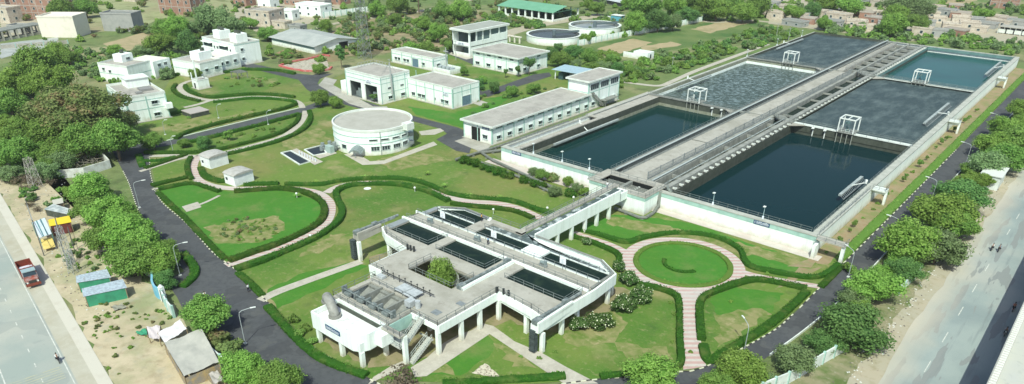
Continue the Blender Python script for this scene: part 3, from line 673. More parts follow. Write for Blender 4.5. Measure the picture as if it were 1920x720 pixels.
for i in range(40):
    y=108+i*4.7+rq.uniform(-2,2); plant(rq.choice(['bright0','bright1','grey0','bright2','bright2','bright1']),(-22.2+rq.uniform(-1.9,1.6)+(.8 if y>180 else 0),y),rq.uniform(2.0,3.0),'understorey_bush','bushy green growth filling the strip between roadside trees and wall','bush','understorey bushes of the right strip',h=.85)
for i in range(44):
    t_=rq.uniform(0,1); q=P(150+150*t_,360+150*t_); plant(rq.choice(['bright0','bright1','bright2','round1']),(q[0]+rq.uniform(-3,3),q[1]+rq.uniform(-2,3)),rq.uniform(1.8,2.8),'understorey_bush','bushy bright growth filling the left boundary thicket','bush','understorey bushes of the left strip',h=.9)
for i in range(34):
    q=P(rq.uniform(-10,130),rq.uniform(170,330)); plant(rq.choice(['round0','round1','grey0','bright1','dark0']),q,rq.uniform(2.2,3.8),'thicket_bush','green bush of the thicket at the left edge','bush','bushes of the upper left thicket',h=.9)
# --- left strip
G2='dense bright trees inside the left boundary'
for k,x,y,r,l in [('bright0',165,352,38,'bright tree just right of the lattice mast by the roofless enclosure'),('bright1',200,398,42,'bright tree left of the first street lamp of the left road'),('round1',170,398,28,'small mid-green tree above the yellow-roofed stall'),
 ('bright2',232,432,46,'large bright tree beside the left road near the first lamp'),('round2',195,450,30,'mid-green tree right of the hoarding frame'),('bright0',262,462,42,'bright tree beside the left road between the two lamps'),('round0',245,490,38,'mid-green tree near the top of the boundary wall'),('bright1',288,488,40,'bright tree closest to the second lamp'),('dark0',312,522,22,'dark low tree in the shade by the gate'),
 ('round0',388,592,40,'round mid-green tree right of the gate wall beside the road'),('bright2',452,688,40,'bright green tree at the bottom left near the tarp shack'),('round1',525,712,36,'mid-green tree at the bottom edge beside the road'),('bright0',490,708,28,'bright low tree between the two bottom-left trees'),('rusty',408,640,26,'dry brownish bush between the tarp shack and the road'),('rusty',428,655,22,'rusty bush just above the bottom-left bright tree')]:
    T(k,x,y,r*1.15,'boundary_tree' if r>27 else 'boundary_bush',l,'tree' if r>27 else 'bush',G2,h=.85)
# --- big trees upper left
T('big',150,196,102,'banyan_tree','huge spreading tree with rusty-brown crown top hiding the nearest white house')
T('big',216,226,50,'mango_tree','broad dark tree beside the nearest white house, right of the rusty one',h=.9)
for k,x,y,r,l in [('bigdark',285,258,24,'small dense round tree at the corner of the road end'),('bigdark',215,262,40,'dark tree over the end of the left road'),('bigdark',150,262,40,'dark tree behind the roofless enclosure'),
 ('bigdark',70,132,44,'dark green tree top left below the grey yard'),('bright1',30,150,42,'bright green tree on the left edge below the grey yard'),('bright2',95,155,40,'bright green tree left of the rusty giant'),('round1',15,190,32,'mid-green tree on the left edge, upper group'),
 ('bigdark',40,245,42,'dark tree on the left edge above the lattice mast'),('round0',95,262,36,'mid-green tree left of the roofless enclosure'),('round2',30,290,34,'mid-green low tree on the left edge beside the lattice mast'),('bright0',110,240,28,'bright tree behind the roofless enclosure corner'),('grey1',15,320,24,'grey-green bush on the left edge'),('grey0',85,318,26,'grey-green bush at the foot of the lattice mast')]:
    T(k,x,y,r,'shade_tree',l,group='trees of the upper left thicket')
for k,x,y,r,l in [('bigdark',112,12,26,'dark tree right of the tall brick building'),('round0',135,8,14,'small dark tree on the field edge top left'),('round1',160,18,18,'round tree on the far left field'),('bright1',105,100,26,'yellow-green tree in front of the cream building'),('round2',130,108,18,'mid-green tree in front of the cream building'),('bright0',215,92,17,'bright bush-tree between cream building and white house'),
 ('bright2',330,50,28,'spreading bright tree in front of the brick house'),('round1',305,56,18,'mid-green tree left of the brick house tree'),('bright1',300,75,32,'bright green flat-topped tree behind the white houses'),('dark0',350,80,26,'grey-dark tree behind the white houses'),('grey0',268,92,20,'grey-green tree behind the second white house'),
 ('grey1',395,35,36,'large dry grey-green tree crown behind the apartments'),('grey0',430,45,30,'dry olive tree right of the large grey one'),('grey1',372,48,22,'dry olive tree left of the large grey one'),('bright1',468,40,16,'bright slim tree behind the apartments'),('round0',500,62,18,'green tree left of the warehouse'),
 ('bright0',612,48,15,'bright tree at the end of the village wall'),('bright2',706,15,20,'bright green tree behind the lattice tower'),('round0',745,12,18,'mid-green tree behind the lattice tower'),('thin',785,12,16,'thin pale tree top centre'),('round1',830,22,20,'tree by the dirt track top centre'),('bright1',860,18,24,'bright tree left of the green-roofed hall'),
 ('bright2',820,62,20,'bright tree between brown scrub and the open white building'),('round2',845,85,14,'small tree left of the open white building'),('bright0',770,88,18,'bright bush behind the generator building'),('round0',800,95,16,'green bush behind the generator building'),('bright1',790,42,18,'bright green tree amid the brown scrub'),('round2',740,40,14,'green bush amid the brown scrub')]:
    T(k,x,y,r,'field_tree',l,group='trees among the distant fields and houses')
for k,x,y,r,l in [('bright0',1190,42,26,'bright tree at the bend of the white panel wall'),('dark0',1235,36,28,'dark tree over the white panel wall'),('grey0',1262,42,18,'grey-green tree right of the panel wall'),('round0',1210,15,30,'large tree beyond the panel wall'),('bright2',1265,12,28,'bright tree on the top edge right of the long shed'),('round1',1310,12,30,'round green tree in the top grove'),('dark1',1290,25,22,'dark tree in the top grove'),('bright0',1345,15,28,'bright tree in the top grove'),('bright1',1395,18,28,'bright tree at the right end of the top grove'),('round2',1370,8,24,'tree on the top edge of the grove'),('round0',1420,15,20,'tree beside the village lane'),
 ('bright1',1488,20,20,'bright tree in the middle of the village lane'),('dark0',1520,20,16,'dark tree beside the turquoise shack'),('bright0',1550,5,24,'bright tree top edge in the village'),('bright2',1546,42,17,'bright round tree just behind the far-left tank corner'),('bright1',1590,8,26,'bright tree top edge right of village'),('bright0',1682,22,22,'bright green tree in front of the village'),('bright2',1675,45,27,'large bright tree behind the central tank walkway'),('round0',1720,42,22,'dense green tree right of the large bright one'),('grey0',1700,5,36,'large olive tree on the top edge'),('grey1',1735,15,22,'olive tree on the top edge, right'),('bright1',1845,25,18,'bright lone tree in front of the brick house top right'),
 ('round0',1120,18,13,'tree beside the long white shed'),('bright2',1105,8,12,'small tree behind the long white shed'),('bright0',1178,5,14,'tree behind the far end of the long shed')]:
    T(k,x,y,r,'village_tree',l,group='trees around the village beyond the tanks')
# --- trees inside the plant
for k,x,y,r,l in [('round0',600,186,17,'bushy tree where the lane meets the plant road'),('bright1',628,192,13,'bright bush beside the lane mouth'),('dark0',385,268,15,'dark tree beside the lane above the white huts'),('young',430,257,9,'young tree on the lawn between lane and curved path'),('round2',345,268,11,'small green tree at the left end of the lane'),
 ('bright2',366,140,13,'tree beside the small white pump hut'),('lolly',992,131,12,'round-crowned tree in front of the blower building'),('lolly',972,138,8,'small clipped tree left of the round-crowned one'),('lolly',702,186,7,'small round tree at the corner of the twin-bay hall'),('lolly',948,141,6,'tiny clipped tree in front of the blower building'),
('thin',640,120,10,'dark thin tree at the red-edged rockery'),('bright2',598,128,13,'bright tree on the red-edged rockery'),
 ('round1',870,135,9,'bush right of the generator building'),('bright1',905,150,9,'bush beside the lane behind the low hall'),('dark1',925,165,13,'dark bushes beside the long pump house'),('round0',960,172,12,'green bush behind the pump house'),('round2',1000,165,13,'green bush behind the pump house near its tower'),('dark0',900,158,12,'dark bush at the corner of the low hall'),('round1',1035,175,8,'small bush by the pump house tower')]:
    T(k,x,y,r,'garden_tree',l,group='trees inside the plant grounds')
for k,x,y,r in [('dark0',1030,100,15),('round0',1050,112,16),('dark1',1075,98,16),('grey0',1080,118,14),('round1',1105,108,17),('grey1',1130,122,16),('round2',1150,110,14),('dark0',1160,128,14),('round0',1110,128,14),('bright1',1098,72,12),('bright0',1112,64,9),('dark1',1045,88,9),('round1',1180,132,12),('grey0',1062,130,10)]:
    T(k,x,y,r,'thicket_tree','dense mixed tree in the thicket between the clarifiers and the pump house','tree','trees of the thicket between clarifiers and tanks')
plant('bright0',(-80.8,75.2),3.0,'garden_tree','leafy tree growing up through the square opening of the headworks deck','tree',h=1.75)
# flowering bushes
for i,(x,y,r,l) in enumerate([(1085,610,20,'large white-flowering bush nearest the headworks leg'),(1125,606,25,'largest white-flowering bush, right of the first'),(1168,577,22,'white-flowering bush in the middle of the row on the lawn'),(1202,559,22,'white-flowering bush closest to the tall straight hedge'),(1178,527,20,'white-flowering bush by the round path'),(1160,503,14,'small white-flowering bush at the channel corner'),(1100,455,11,'small sparse white-flowering bush under the channel')]):
    T('flower' if i%2==0 else 'flower2',x,y,r,'flowering_bush',l,'bush','white-flowering bushes beside the headworks')
T('dry',757,702,38,'bare_bush','bare pale twiggy bush at the bottom edge below the stairs','bush')
# topiary row
for i,(x,y) in enumerate([(50,375),(95,385),(145,405),(210,425),(278,450),(335,475),(385,492),(440,500),(555,540),(640,572),(710,592),(940,650)]):
    T('topiary',860+x/4.5,220+y/4.5,8.5 if i<11 else 10,'topiary_bush','round clipped dark green bush in the row below the pipes','bush','round clipped bushes in a row below the left tank')
for x,y,k,l in [(1002,319,'grey0','mixed bush with pale leaves at the left end of the thicket'),(1016,330,'round1','green bush in the mixed row below the tank wall'),(1036,335,'rusty','rusty brown bush in the mixed row below the tank wall'),(1066,338,'bright0','tall bright bush in the mixed row'),(1082,352,'grey1','yellowish bush beside the inlet channel'),(1097,356,'bright1','yellow-green bush closest to the channel bridge'),(1040,358,'grey0','pale bush in front of the mixed row')]:
    T(k,x,y,13,'mixed_bush',l,'bush','mixed bushes below the left tank wall')
for x,y,l in [(592,338,'cycad left of the paved junction'),(683,328,'cycad on the lawn above the middle hedge'),(788,333,'cycad near the wide lawn centre'),(801,322,'tall cycad in the wide lawn'),(833,345,'cycad right of the paired ones'),(880,364,'cycad close to the path bend'),(938,367,'rightmost cycad near the topiary row'),(557,364,'small plant inside the lush lawn hedge')]:
    T('cycad',x,y,8,'cycad','feathery '+l,'plant','cycads dotted over the lawn')
# small lawn shrubs
for x,y in [(1295,660),(1258,567),(1262,588),(1260,640),(1215,665),(1370,565),(1010,672),(1005,705),(1045,698),(976,668),(1040,660),(1438,512),(1390,632)]:
    T('lowshrub%d'%(vr.random()<.4),x,y,6,'small_shrub','small round shrub planted on the lawn around the headworks','shrub','small shrubs planted on the lawns')
for x,y in [(560,625),(572,615),(550,600),(585,640),(1598,510),(1590,505)]:
    T('shrub0',x,y,12,'corner_shrub','leafy green shrub by the roadside hedge','shrub','leafy shrubs by the roadside hedge')
# scruffy flower bed
for i in range(80):
    a=vr.uniform(0,6.28); q=vr.uniform(0,1)**.5; x=466+58*q*math.cos(a); y=430+22*q*math.sin(a)
    T(vr.choice(['lowshrub0','rusty','lowshrub1','lowshrub0','shrub2']),x,y,vr.uniform(2.6,5.5),'bed_plant','low scruffy yellow-green or rusty plant in the bed on the lush lawn','plant','scruffy plants in the flower bed of the lush lawn')
for i in range(16):
    x=vr.uniform(425,520); y=152+vr.uniform(-7,9)
    T(vr.choice(['lowshrub0','rusty','lowshrub1']),x,y,vr.uniform(4,7),'rockery_plant','low plant around the pale pergola in the upper garden','plant','low plants around the pergola bed')
# plants between tank wall and brown strip
for i in range(26):
    y=140+i*5.6+vr.uniform(-1.5,1.5); plant(vr.choice(['young','lowshrub1','lowshrub0','young']),(-35.0+vr.uniform(-.3,.3),y),vr.uniform(.35,.85),'wall_plant','small sapling in the brown strip along the white tank wall','plant','saplings along the right tank wall')
# scattered scrub by region (each one a shrub)
def inside(p,poly):
    c=False; n=len(poly)
    for i in range(n):
        a,b=poly[i],poly[i-1]
        if (a[1]>p[1])!=(b[1]>p[1]) and p[0]<(b[0]-a[0])*(p[1]-a[1])/(b[1]-a[1])+a[0]: c=not c
    return c
def scatter(px,n,keys,r0,r1,name,label,group,seed):
    rr=random.Random(seed); poly=[(p[0],p[1]) for p in PL(px)]
    x0=min(p[0] for p in poly);x1=max(p[0] for p in poly);y0=min(p[1] for p in poly);y1=max(p[1] for p in poly); k=0
    while k<n:
        p=(rr.uniform(x0,x1),rr.uniform(y0,y1))
        if inside(p,poly): plant(rr.choice(keys),p,rr.uniform(r0,r1),name,label,'shrub',group); k+=1
def scrubmass(px,n,keys,r0,r1,name,seed):
    rr=random.Random(seed); poly=[(p[0],p[1]) for p in PL(px)]; rs=np.random.RandomState(seed)
    x0=min(p[0] for p in poly);x1=max(p[0] for p in poly);y0=min(p[1] for p in poly);y1=max(p[1] for p in poly); k=0
    VV=[];FF=[];TT=[];MM=[];o=0; mats=[]
    cache={}
    for kk in keys:
        me=PROTO[kk][0]; a=np.empty(len(me.vertices)*3,np.float32); me.vertices.foreach_get('co',a); t=np.empty(len(me.vertices),np.float32); me.attributes['tint'].data.foreach_get('value',t)
        cache[kk]=(a.reshape(-1,3),[tuple(p.vertices) for p in me.polygons],t,PROTO[kk][3],me.materials[0])
        if me.materials[0] not in mats: mats.append(me.materials[0])
    while k<n:
        p=(rr.uniform(x0,x1),rr.uniform(y0,y1))
        if not inside(p,poly): continue
        k+=1; a,f,t,r_,m=cache[rr.choice(keys)]; sc_=rr.uniform(r0,r1)/r_; th=rr.uniform(0,6.28); c,s_=math.cos(th),math.sin(th)
        v=np.empty_like(a); v[:,0]=(a[:,0]*c-a[:,1]*s_)*sc_+p[0]; v[:,1]=(a[:,0]*s_+a[:,1]*c)*sc_+p[1]; v[:,2]=a[:,2]*sc_*rr.uniform(.8,1.3)
        VV.append(v); TT.append(np.clip(t+rr.uniform(-.25,.25),0,1)); FF+= [tuple(i+o for i in q) for q in f]; MM+=[mats.index(m)]*len(f); o+=len(a)
    V=np.vstack(VV); me=bpy.data.meshes.new(name); me.from_pydata(V.tolist(),[],FF); at=me.attributes.new('tint','FLOAT','POINT'); at.data.foreach_set('value',np.concatenate(TT).astype(np.float32))
    for m in mats: me.materials.append(m)
    me.polygons.foreach_set('material_index',MM); me.update(); ob=bpy.data.objects.new(name,me); COL.objects.link(ob); ob['kind']='stuff'; ob['label']='mass of wild shrubs '+{2:'beyond the far tank walls',3:'on the brown waste ground',4:'behind the white houses',5:'behind the apartments',11:'beyond the panel wall',12:'between the village houses',17:'on the top edge'}.get(seed,'in the distance'); return ob
S=['shrub0','shrub1','shrub2','lowshrub0','lowshrub1']
scatter([(1165,158),(1120,140),(1180,120),(1240,105),(1300,88),(1400,62),(1455,52),(1500,66),(1420,90),(1340,112),(1270,140),(1230,156)],215,['shrub0','shrub0','shrub1','lowshrub0','lowshrub1','shrub2'],1.3,2.6,'wild_shrub','leafy green shrub of the belt between field and tanks','shrubs of the belt between the field and the left tanks',1)
scrubmass([(1540,66),(1650,82),(1760,85),(1900,108),(1925,90),(1800,68),(1640,50),(1540,48)],150,['lowshrub0','lowshrub1','shrub2'],1.5,3.2,'scrub',2)
scrubmass([(640,110),(600,70),(660,32),(860,18),(930,35),(860,60),(840,90),(720,100)],230,['lowshrub1','rusty','lowshrub0','shrub2'],1.2,3.0,'scrub',3)
scrubmass([(100,90),(200,100),(340,105),(335,150),(210,160),(110,130)],150,['shrub2','lowshrub1','lowshrub0'],1.2,2.6,'scrub',4)
scrubmass([(340,80),(400,95),(400,60),(440,60),(300,50),(200,60)],110,['shrub2','rusty','lowshrub1'],1.2,2.8,'scrub',5)
scatter([(930,50),(900,60),(900,38),(935,28),(1040,48),(1000,55)],45,['shrub0','lowshrub1','shrub1'],1.4,2.6,'wild_shrub','green shrub in front of the green-roofed hall','shrubs in front of the green-roofed hall',6)
scatter([(0,270),(60,275),(130,330),(120,390),(60,400),(0,330)],60,['shrub2','lowshrub1','dry','shrub1'],.7,1.7,'verge_shrub','grey-green weed clump on the rubble by the lattice mast','weed clumps on the left rubble ground',7)
scatter([(150,520),(120,500),(100,470),(150,440),(215,480),(260,500),(250,520)],45,['lowshrub0','lowshrub1','shrub2'],.35,.9,'verge_shrub','low weed clump between hoarding frame and green shed','weed clumps around the green shed',8)
scatter([(150,600),(200,560),(330,590),(200,690),(240,720)],60,['lowshrub1','lowshrub0','rusty'],.22,.55,'verge_shrub','tiny weed tuft on the dry dirt lot','weed tufts on the dry dirt lot',9)
scatter([(480,105),(560,95),(620,100),(560,118),(520,125)],22,['shrub0','rusty','dry'],.8,1.8,'wild_shrub','shrub between the warehouse and the red-edged rockery','shrubs beside the warehouse',10)
scrubmass([(1090,60),(1170,75),(1280,40),(1450,45),(1300,20),(1130,30)],90,['lowshrub0','lowshrub1','shrub2'],1.4,2.6,'scrub',11)
scrubmass([(1700,20),(1920,40),(1920,-5),(1800,-10),(1450,5),(1470,30)],130,['lowshrub0','lowshrub1','shrub2'],1.6,3.2,'scrub',12)
scatter([(1560,690),(1700,545),(1830,420),(1895,320),(1875,300),(1640,520),(1480,700)],34,['lowshrub1','shrub2','lowshrub0'],.6,1.3,'wall_shrub','low weedy shrub along the right boundary wall','weedy shrubs along the right boundary wall',13)
scatter([(905,172),(1060,160),(1050,190),(930,215),(880,215)],22,['shrub0','shrub1','lowshrub1'],.7,1.3,'garden_shrub','garden shrub beside the long pump house','garden shrubs beside the pump house',14)
scatter([(300,240),(345,215),(520,195),(550,200),(440,225),(340,250)],14,['lowshrub1','lowshrub0'],.5,1.0,'garden_shrub','small garden shrub on the lawn above the lane','garden shrubs above the lane',15)
scatter([(340,275),(420,255),(530,228),(560,225),(520,248),(400,280)],12,['lowshrub1','lowshrub0','shrub0'],.6,1.2,'garden_shrub','small garden shrub on the lawn below the lane','garden shrubs below the lane',16)
scrubmass([(-40,-60),(900,-70),(900,-5),(500,0),(200,-5),(-40,-5)],120,['lowshrub1','shrub2'],2.5,5,'scrub',17)

LL="lowshrub0 lowshrub1 shrub2".split()
scrubmass([(0,70),(0,-20),(440,-30),(440,60),(200,60),(120,100)],170,['lowshrub0','lowshrub1','rusty'],1.3,3.0,'scrub',31)
scrubmass([(440,110),(440,0),(700,-30),(1050,-20),(1060,40),(940,60),(850,95),(700,100),(600,120)],330,['lowshrub0','lowshrub1','rusty','shrub2'],1.2,3.0,'scrub',32)
scrubmass([(1050,60),(1050,-30),(1500,-30),(1480,35),(1300,32),(1180,60)],150,['lowshrub0','lowshrub1','shrub2'],1.5,3.2,'scrub',33)
scrubmass([(200,110),(340,85),(450,60),(400,120),(340,115)],60,['lowshrub0','shrub2'],1.0,2.0,'scrub',34)
scrubmass([(1035,130),(1050,90),(1160,100),(1190,150),(1165,165),(1120,140)],80,['lowshrub0','lowshrub1'],1.2,2.4,'scrub',35)
# ================================================================= helpers for rails, signs
def rail(mb,pts,z,h=1.0,step=2.0,r=.04,rails=(1.0,.5),closed=False,m=0):
    q=[(p[0],p[1]) for p in pts]+([pts[0]] if closed else [])
    for a,b in zip(q[:-1],q[1:]):
        L=math.hypot(b[0]-a[0],b[1]-a[1]); k=max(1,round(L/step))
        for j in range(k+1):
            x=a[0]+(b[0]-a[0])*j/k; y=a[1]+(b[1]-a[1])*j/k; mb.tube((x,y,z),(x,y,z+h),r*1.15,4,m=m,cap=False)
        for f in rails: mb.tube((a[0],a[1],z+h*f),(b[0],b[1],z+h*f),r,4,m=m,cap=False)
    return mb
def glyphs(mb,ox,oy,z,w,h,ax,n,rnd,m=1,off=.03):
    """illegible painted lettering: n small upright strokes across a sign face. ax 'x' faces -y, 'y' faces +x"""
    for i in range(n):
        u=(i+.15)/n*w; ww=w/n*.68; hh=h*rnd.uniform(.7,1)
        if rnd.random()<.13: continue
        for (a,b,c,d) in ((0,ww*.3,0,hh),(ww*.3,ww,hh*.78,hh),(ww*.3,ww*rnd.uniform(.6,1),hh*.38,hh*.56),(ww*.72,ww,0,hh*.8) if rnd.random()<.6 else (ww*.3,ww,0,hh*.18)):
            if ax=='x': mb.box(ox+u+a,ox+u+b,oy-off,oy-off+.012,z+c,z+d,m)
            else: mb.box(ox+off-.012,ox+off,oy+u+a,oy+u+b,z+c,z+d,m)
sr=random.Random(5)
def sign(loc,w,h,ax,label,lines=1,n=12,board=None,ink=None):
    """wall sign, lower corner at loc"""
    x,y,z=loc; t=thing('wall_sign',label,'sign',(x,y,z))
    mb=MB()
    if ax=='x': mb.box(x,x+w,y-.06,y,z,z+h)
    else: mb.box(x,x+.06,y,y+w,z,z+h)
    mb.obj('board',board or BLUE,t)
    mb=MB(); lh=h/(lines*1.55)
    for l in range(lines):
        glyphs(mb,x+w*.06 if ax=='x' else x,y if ax=='x' else y+w*.06,z+h-(l+1)*h/lines+lh*.28,w*.88,lh,ax,n,sr,0,.075)
    mb.obj('lettering',ink or SIGNW,t); return t
# ================================================================= SETTLING TANKS
TZ=4.0
tk=thing('basin_complex','huge concrete complex of six water basins on both sides of a central walkway','tank',(-79.5,249,0))
XL,XR=-121.0,-37.0; YN,YF=137.2,361.8; D1,D2=211.0,287.3
mb=MB()   # outer walls: white lower face
mb.box(XL,-89.0,YN,YN+.5,0,TZ-1.15); mb.box(-73.2,XR,YN,YN+.5,0,TZ-1.15); mb.box(XL,XL+.5,YN+.5,YF,0,TZ-.25); mb.box(XR-.5,XR,YN+.5,YF,0,TZ-.25); mb.box(XL,XR,YF-.5,YF,0,TZ-.25)
mb.obj('outer_wall',W_,tk)
mb=MB(); mb.box(XL,-89.0,YN-.04,YN+.5,TZ-1.15,TZ-.2); mb.box(-73.2,XR+.03,YN-.04,YN+.5,TZ-1.15,TZ-.2); mb.obj('painted_band',GT,tk)
mb=MB() # copings
mb.box(XL-.1,-88.9,YN-.12,YN+1.35,TZ-.2,TZ); mb.box(-73.1,XR+.12,YN-.12,YN+1.35,TZ-.2,TZ)
mb.box(XR-1.55,XR+.12,YN+1.35,YF,TZ-.25,TZ); mb.box(XL-.12,XR-1.55,YF-.9,YF+.1,TZ-.25,TZ)
mb.box(XL-.12,XL+.75,YN+1.35,YF-.9,TZ-.25,TZ); mb.obj('coping',surf('coping_concrete',[((.3,.31,.27),.5,.4,.7,6,.8)],(.46,.47,.42),.9),tk)
mb=MB() # left wide gutter
mb.box(XL+3.9,XL+5.0,YN+1.35,178,TZ-.25,TZ); mb.box(XL+.75,XL+3.9,176.5,178,TZ-.25,TZ); mb.box(XL+.75,XL+3.9,YN+1.35,176.5,1,TZ-1.3)
mb.box(XL+4.2,XL+4.9,YN+1.35,178,.2,TZ-.25,); mb.obj('gutter',CON,tk)
mb=MB(); mb.box(XL-2.6,XL-.12,180,YF,0,.9); mb.box(XL-1.7,XL-.12,178,214,TZ-.6,TZ-.4); mb.obj('side_ledge',CON,tk)
# inner faces
def innerwalls(x0,x1,y0,y1,zw,mat,pale):
    m=MB(); t=.06
    m.box(x0,x1,y0,y0+t,0,TZ-.21); m.box(x0,x1,y1-t,y1,zw+.9,TZ-.21); m.box(x0,x0+t,y0+t,y1-t,zw+.9,TZ-.26); m.box(x1-t,x1,y0+t,y1-t,0,TZ-.26)
    m.obj('inner_wall',mat,tk)
    m=MB(); m.box(x0,x1,y1-t-.08,y1-.01,0,zw+.9)
    if x0<-80: m.box(x0,x0+t+.08,y0+t,y1-t-.08,0,zw+.9); m.obj('tide_band',pale,tk)
BAS=[(-116.0,-89.5,138.55,D1-.5,1.0,WATN,DARKC,PALEC),(-120.2,-89.5,D1+.5,D2-.4,1.7,WATC,PALEC,W_),(-120.2,-89.5,D2+.4,YF-.9,3.3,WATG,DARKC,DARKC),
     (-70.9,-38.55,138.55,D1-.5,1.0,WATN2,DARKC,PALEC),(-70.9,-38.55,D1+.5,D2-.4,3.25,WATG,DARKC,DARKC),(-70.9,-38.55,D2+.4,YF-.9,1.8,WATT,surf('teal_wall',[((.1,.2,.19),.5,.4,.7)],(.16,.28,.27),.8),surf('olive_tide',[],(.12,.16,.09),.8))]
for i,(x0,x1,y0,y1,zw,wm,im,pm) in enumerate(BAS):
    innerwalls(x0,x1,y0,y1,zw,im,pm)
    MB().sheet([(x0+.02,y0+.02),(x1-.02,y0+.02),(x1-.02,y1-.02),(x0+.02,y1-.02)],zw).obj('water',wm,tk)
mb=MB(); mb.box(-116.1,-116,138.6,D1,0,TZ-.26); mb.box(-120,-116.1,178,D1,0,TZ-.3); mb.obj('gutter_wall',CON,tk)
# dividers
for y,nm in ((D1,'a'),(D2,'b')):
    for x0,x1 in ((-120.2,-89.5),(-70.9,-38.55)):
        mb=MB(); mb.box(x0,x1,y-.4,y+.4,0,TZ-.22); mb.obj('divider_wall',DARKC,tk)
        mb=MB(); mb.box(x0,x1,y-.75,y+.75,TZ-.22,TZ); mb.obj('divider_walkway',WC if x0>-80 else CONG,tk)
        mb=MB(); rail(mb,[(x0,y-.7),(x1,y-.7)],TZ,1.0,3); rail(mb,[(x0,y+.7),(x1,y+.7)],TZ,1.0,3); mb.obj('railing',RAIL,tk)
        mb=MB(); mb.prism([(x1-3 if x0<-80 else x0,y-.7),(x1,y-.7) if x0<-80 else (x0+3.5,y-.7),(x1,y-3.6) if x0<-80 else (x0,y-3.8)],TZ-.3,TZ-.01); mb.obj('corner_bracket',CON,tk)
        if zw_low:=(x0<-80 and y==D1 or x0>-80 and y==D1):
            mb=MB()
            for k in range(2):
                xx=(x1-4-k*3.2) if x0<-80 else (x0+6+k*3.4); mb.tube((xx,y-.8,TZ-1.0),(xx,y-.8,1.2),.16,6); mb.box(xx-.35,xx+.35,y-1.5,y-.8,TZ-.5,TZ-.2)
            mb.obj('scum_pipe',WSTEEL,tk)
# central strip
mb=MB(); mb.box(-89.5,-88.3,141,YF,0,TZ); mb.box(-86.6,-85.7,141.4,YF,0,TZ+.05); mb.obj('channel_wall',CONG,tk)
mb=MB(); mb.box(-88.3,-86.6,141,YF,0,TZ-1.2); mb.obj('channel_floor',DARKC,tk)
mb=MB(); mb.box(-85.7,-79.1,141,287,2.6,TZ+.02); mb.box(-85.2,-82.8,287,YF-4,2.6,TZ+.02); mb.obj('walkway_deck',CON,tk)
mb=MB(); 
for y in (176,211.3,248,287.2): mb.box(-85.7,-79.1,y,y+.35,TZ+.02,TZ+.04)
mb.obj('expansion_joint',DARKC,tk)
mb=MB(); mb.box(-79.1,-77.9,141,287,0,TZ-.05); mb.box(-77.9,-77.1,141,D1,0,TZ-.1); mb.box(-73.7,-72.4,141,YF,2.4,TZ+.1); mb.box(-79.1,-78.4,287,YF,0,TZ)
DK=MB(); DK.box(-74.6,-73.9,141,YF,0,TZ-.8); DK.box(-71.7,-70.9,139,YF,0,TZ-1.4); DK.obj('trough_wall',DARKC,tk)  # dark colour stands in for shade inside the trough gap
for y in np.arange(150,D1,14): mb.box(-76.9,-73.9,y,y+.35,2.6,TZ-.5)
for y in np.arange(220,285,11.5): mb.box(-77.9,-73.9,y,y+.5,2.6,TZ-.9)
for y in np.arange(294,YF,9): mb.box(-78.4,-73.9,y,y+1.1,2.6,TZ-.4)
for y in np.arange(294,YF,9): mb.box(-82.8,-79.1,y,y+.8,2.6,TZ-.4)
mb.obj('trough_beam',surf('beam_concrete',[((.16,.17,.155),.6,.4,.7,6,.8)],(.32,.33,.30),.9),tk)
mb=MB(); mb.sheet([(-77.9,D1),(-73.9,D1),(-73.9,YF),(-77.9,YF)],2.4); mb.sheet([(-82.8,287),(-79.1,287),(-79.1,YF),(-82.8,YF)],2.4); mb.obj('channel_water',WATD,tk)
mb=MB(); mb.box(-76.9,-74.6,141,D1,0,1.6); mb.obj('channel_floor',DARKC,tk)
mb=MB()
for i,y in enumerate(np.arange(142,YF-1,3.05)): mb.box(-72.3,-71.4,y,y+.2,TZ-.7,TZ-.2); mb.tube((-71.35,y+.1,TZ-.35),(-71.35,y+.1,TZ-.15),.19,8)
mb.obj('weir_bracket',WC,tk)
mb=MB()
for y in np.arange(143,D1,9.2): mb.tube((-71.1,y,TZ-.4),(-71.1,y,1),.11,5)
mb.obj('down_pipe',WSTEEL,tk)
mb=MB(); mb.tube((-77.4,141.5,TZ+.3),(-77.4,D1-2,TZ+.3),.2,8); mb.tube((-74.2,141.5,TZ+.25),(-74.2,D1,TZ+.25),.12,6); mb.tube((-87.9,142,TZ+.3),(-87.9,YF,TZ+.3),.24,8); mb.obj('air_pipe',surf('pale_pipe',[],(.42,.47,.46),.5),tk)
# tall close-barred fence along the walkway
mb=MB()
for y in np.arange(142,286,.5): mb.tube((-79.0,y,TZ),(-79.0,y,TZ+1.75),.06,4,cap=False)
for z in (.15,.9,1.72): mb.tube((-79.0,142,TZ+z),(-79.0,286,TZ+z),.07,4,cap=False)
for y in np.arange(142,287,5.8): mb.box(-79.12,-78.9,y-.1,y+.1,TZ,TZ+1.95)
mb.obj('bar_fence',STEEL,tk)
mb=MB(); rail(mb,[(-85.8,142),(-85.8,YF-4)],TZ,1.0,2.4); rail(mb,[(-89.1,141.5),(-89.1,YF-2)],TZ,1.0,2.4); rail(mb,[(-115.4,138.3),(-89.5,138.3)],TZ,1.0,2.2)
rail(mb,[(-72.8,138.3),(-38.7,138.3)],TZ,1.0,2.2); rail(mb,[(-38.4,138.5),(-38.4,YF-1)],TZ,1.0,2.4); rail(mb,[(-37.1,138.3),(-37.1,170)],TZ,1.0,2.4)
rail(mb,[(-82.7,290),(-82.7,YF-4)],TZ,1.3,1.4); rail(mb,[(-73.8,142),(-73.8,D1)],TZ+.1,.8,3); rail(mb,[(-120.6,140),(-120.6,176)],TZ,1.0,2.4); mb.obj('railing',RAIL,tk)
